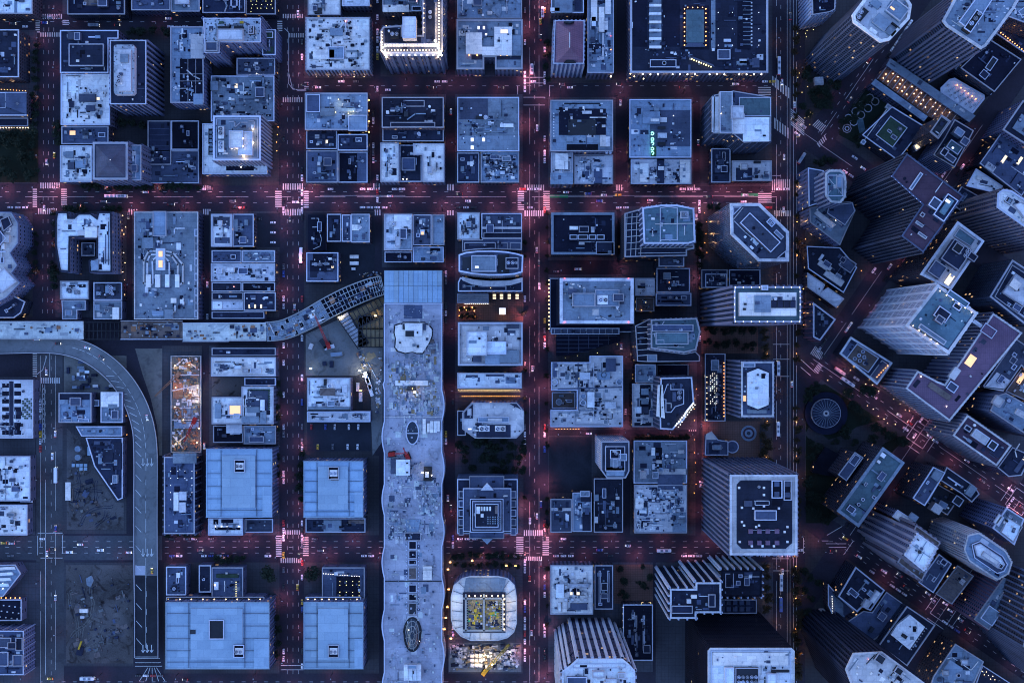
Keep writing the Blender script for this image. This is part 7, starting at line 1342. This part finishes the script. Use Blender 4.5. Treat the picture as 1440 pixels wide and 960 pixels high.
row(82,178,83,200,3,11,'at the kerb beside the low slate roof'); row(118,262,205,262,9,11,'between the pyramid roof and the bus-lane street'); row(92,293,120,294,4,10,'north of the white horseshoe block'); row(150,292,170,293,3,10,'north of the white horseshoe block'); row(215,262,278,263,7,10,'below the faded slate parking roof'); row(185,44,232,44,4,12,'on the north street pavement'); row(160,172,200,175,4,11,'behind the low slate roof')
row(49,330,49,380,5,9,'along the zigzag-edged building'); row(75,372,77,402,4,12,'by the west wall of the horseshoe block'); row(75,300,76,345,4,8,'by the west wall of the horseshoe block')
row(392,538,392,605,5,9,'on the avenue by the ring of white roofs'); row(390,640,388,720,7,8,'on the avenue beside the blue halls',2); row(424,636,424,700,5,11,'on the avenue beside the blue halls',1.5); tree(373,740,22,'at the blue hall corners by the wide south street'); tree(440,738,18,'at the blue hall corners by the wide south street'); tree(378,803,22,'at the blue hall corners by the wide south street'); tree(441,803,22,'at the blue hall corners by the wide south street'); row(306,784,340,785,5,10,'on the pavement glowing orange by the green-lamp annex'); row(236,752,275,753,4,9,'below the speckled dotted roof'); row(390,868,390,920,4,10,'beside the widest blue hall')
row(648,622,662,660,4,12,'in the geometric garden by the ziggurat',4); row(670,620,700,630,4,15,'in the geometric garden by the ziggurat',4); row(678,645,730,648,5,15,'in the geometric garden by the ziggurat',4); row(705,618,733,630,3,13,'in the geometric garden by the ziggurat',3); row(693,660,733,662,5,11,'in the geometric garden by the ziggurat',2)
row(649,434,667,434,3,7,'on the glowing brick plaza',.5); row(649,444,667,444,3,7,'on the glowing brick plaza',.5)
row(738,320,738,440,7,6,'along the main avenue west side',.8,.3); row(738,520,738,740,12,6,'along the main avenue west side',.8,.3); row(769,60,769,110,4,9,'by the mauve-roofed tower'); row(770,300,769,460,9,6,'along the main avenue east side',.8,.3); row(769,490,769,740,14,7,'along the main avenue east side',.8,.3); row(769,800,769,930,6,6,'along the main avenue east side',.8,.3)
row(895,615,965,615,9,9,'above the pale roof with the black slot',1); row(870,800,878,815,2,12,'in the planted brick court',2); row(905,798,913,812,2,9,'in the planted brick court',2); row(872,832,880,838,2,12,'in the planted brick court',2); row(900,818,910,828,3,9,'in the planted brick court',2); row(640,780,730,782,9,9,'north of the rounded white ring',2); row(640,793,728,794,9,8,'north of the rounded white ring',2); row(982,318,984,372,5,11,'beside the six-sided tower'); row(1000,292,1010,292,2,10,'beside the six-sided tower')
row(995,464,1055,464,6,11,'on the plaza south of the striped slab tower',3); row(995,482,1060,486,6,11,'on the plaza south of the striped slab tower',3); row(1076,465,1078,500,4,10,'on the tram street pavement',2,0,True); row(1074,600,1078,648,6,12,'on the tram street pavement',3,0,True); row(1122,466,1122,505,3,8,'on the tram street pavement',2,0,True); row(1121,560,1121,720,12,10,'on the tram street pavement',2,.15,True); row(1078,795,1080,900,8,11,'on the tram street pavement',2,.15,True); row(1120,800,1122,950,11,12,'on the tram street pavement',3,.1,True); row(1118,40,1120,180,10,10,'on the tram street pavement',2,.3,True); row(1120,240,1121,470,15,8,'on the tram street pavement',1.5,.4,True)
for site, pts in (('in the park around the round kiosk',[(1136,560),(1140,552),(1150,545),(1190,552),(1196,566),(1205,575),(1215,588),(1228,600),(1240,606),(1250,612),(1140,622),(1150,630),(1160,640),(1185,605),(1190,615),(1172,622),(1136,680),(1142,694),(1152,700),(1165,705),(1178,690),(1138,716),(1150,722),(1162,728),(1200,620),(1212,655),(1260,618),(1268,622),(1225,618),(1140,640)]),('on the corner plaza below the octagonal white roof',[(1135,95),(1142,130),(1150,126),(1158,130),(1165,136),(1146,140),(1154,146),(1162,147),(1136,160),(1170,120),(1132,110),(1128,150)]),('on the slope near the formal garden',[(1216,140),(1206,152),(1200,165),(1184,172),(1200,192),(1208,198),(1222,178),(1150,228),(1160,224),(1168,228)]),('on the corner plaza near the white dome',[(1132,800),(1140,815),(1130,830),(1142,840),(1136,858),(1145,880),(1134,895),(1150,820)]),('at the sunken east court',[(1212,545),(1222,552)])):
    for x, y in pts: tree(x+rr.uniform(-2,2), y+rr.uniform(-2,2), rr.uniform(10,17), site)
# lamps of the tram street pavement and plazas
def globe(x, y, site, mat='bulb_yellow', pw_=30):
    if 'row' in site:
        if rr.random() < .3: return
        x += rr.uniform(-2.5,2.5); y += rr.uniform(-2.5,2.5)
    wx, wy = W(x, y, 5)
    if not free(wx, wy): return
    o = empty('globe_lamp', (wx, wy, .14), 'small globe lamp '+site, 'lamp', 'globe lamps '+site); c = (wx, wy, .14); mb = MB(); mb.box(wx-.09,wy-.09,wx+.09,wy+.09,.14,4.6); mb.build('post', 'steel_dark', o, c); bulb(o, wx, wy, 4.6, mat, .42, c)
    if pw_: plight(o, wx, wy, 5.6, pw_, (1,.55,.25), .3, c)
for x, y in ((1120,497),(1120,593),(1120,641),(1079,497),(1079,592),(1078,642),(1079,796),(1079,841),(1119,796),(1119,841),(1119,884),(1119,925),(1121,359),(1121,312),(1121,263),(1118,932),(1150,908)): globe(x, y, 'glowing orange on the tram street pavement', 'bulb_orange', 260)
for x, y in ((1122,47),(1133,47),(1135,43),(1144,42),(1134,52),(1126,66),(1124,103),(1131,101),(1122,109),(1136,122),(1128,130),(1154,130),(1140,158),(1137,164),(1143,160),(1132,166),(1122,193),(1139,175)): globe(x, y, 'on the corner plaza below the octagonal white roof', 'bulb_yellow', 25)
for i in range(15): globe(390, 52+12.5*i, 'in the row along the stained grey roof', 'bulb_orange', 90)
for i in range(15): globe(176, 550+9*i, 'in the row under the freeway ramp', 'bulb_orange', 25)
for i in range(10): globe(174, 305+13*i, 'in the row east of the horseshoe block', 'bulb_warm', 60)
for i in range(6): globe(992+0*i, 300+14*i, 'in the row west of the six-sided tower', 'bulb_orange', 70)
for i in range(12): globe(978, 545+15*i, 'in the row by the dark zigzag tower', 'bulb_orange', 70)
for i in range(9): globe(782+4*i, 603, 'under the south wall of the white duct maze', 'bulb_orange', 60)
for x in (445,462,480,498,512): globe(x, 108, 'at the shop front under the large white cluttered roof', 'bulb_warm', 120)
for i in range(14): a = UV(1262+9.5*i, 222); globe(a[0], a[1], 'in the row along the kiosk park street', 'bulb_warm', 40)
for i in range(16): a = UV(1253+9.2*i, 250); globe(a[0], a[1], 'in the row under the mauve L-shaped roof', 'bulb_warm', 70)
for i in range(12): a = UV(1215, 280+16*i); globe(a[0], a[1], 'in the row along the plum tower street', 'bulb_orange', 50)
for i in range(12): globe(1131, 270+17*i, 'in the row along the turret office pavement', 'bulb_orange', 60)
print('lamps', nl, 'cars', ncar, 'trees', ntree, 'objects', len(bpy.data.objects), 'tris', sum(len(o.data.loop_triangles) or sum(max(1,len(p.vertices)-2) for p in o.data.polygons) for o in bpy.data.objects if o.type == 'MESH'))
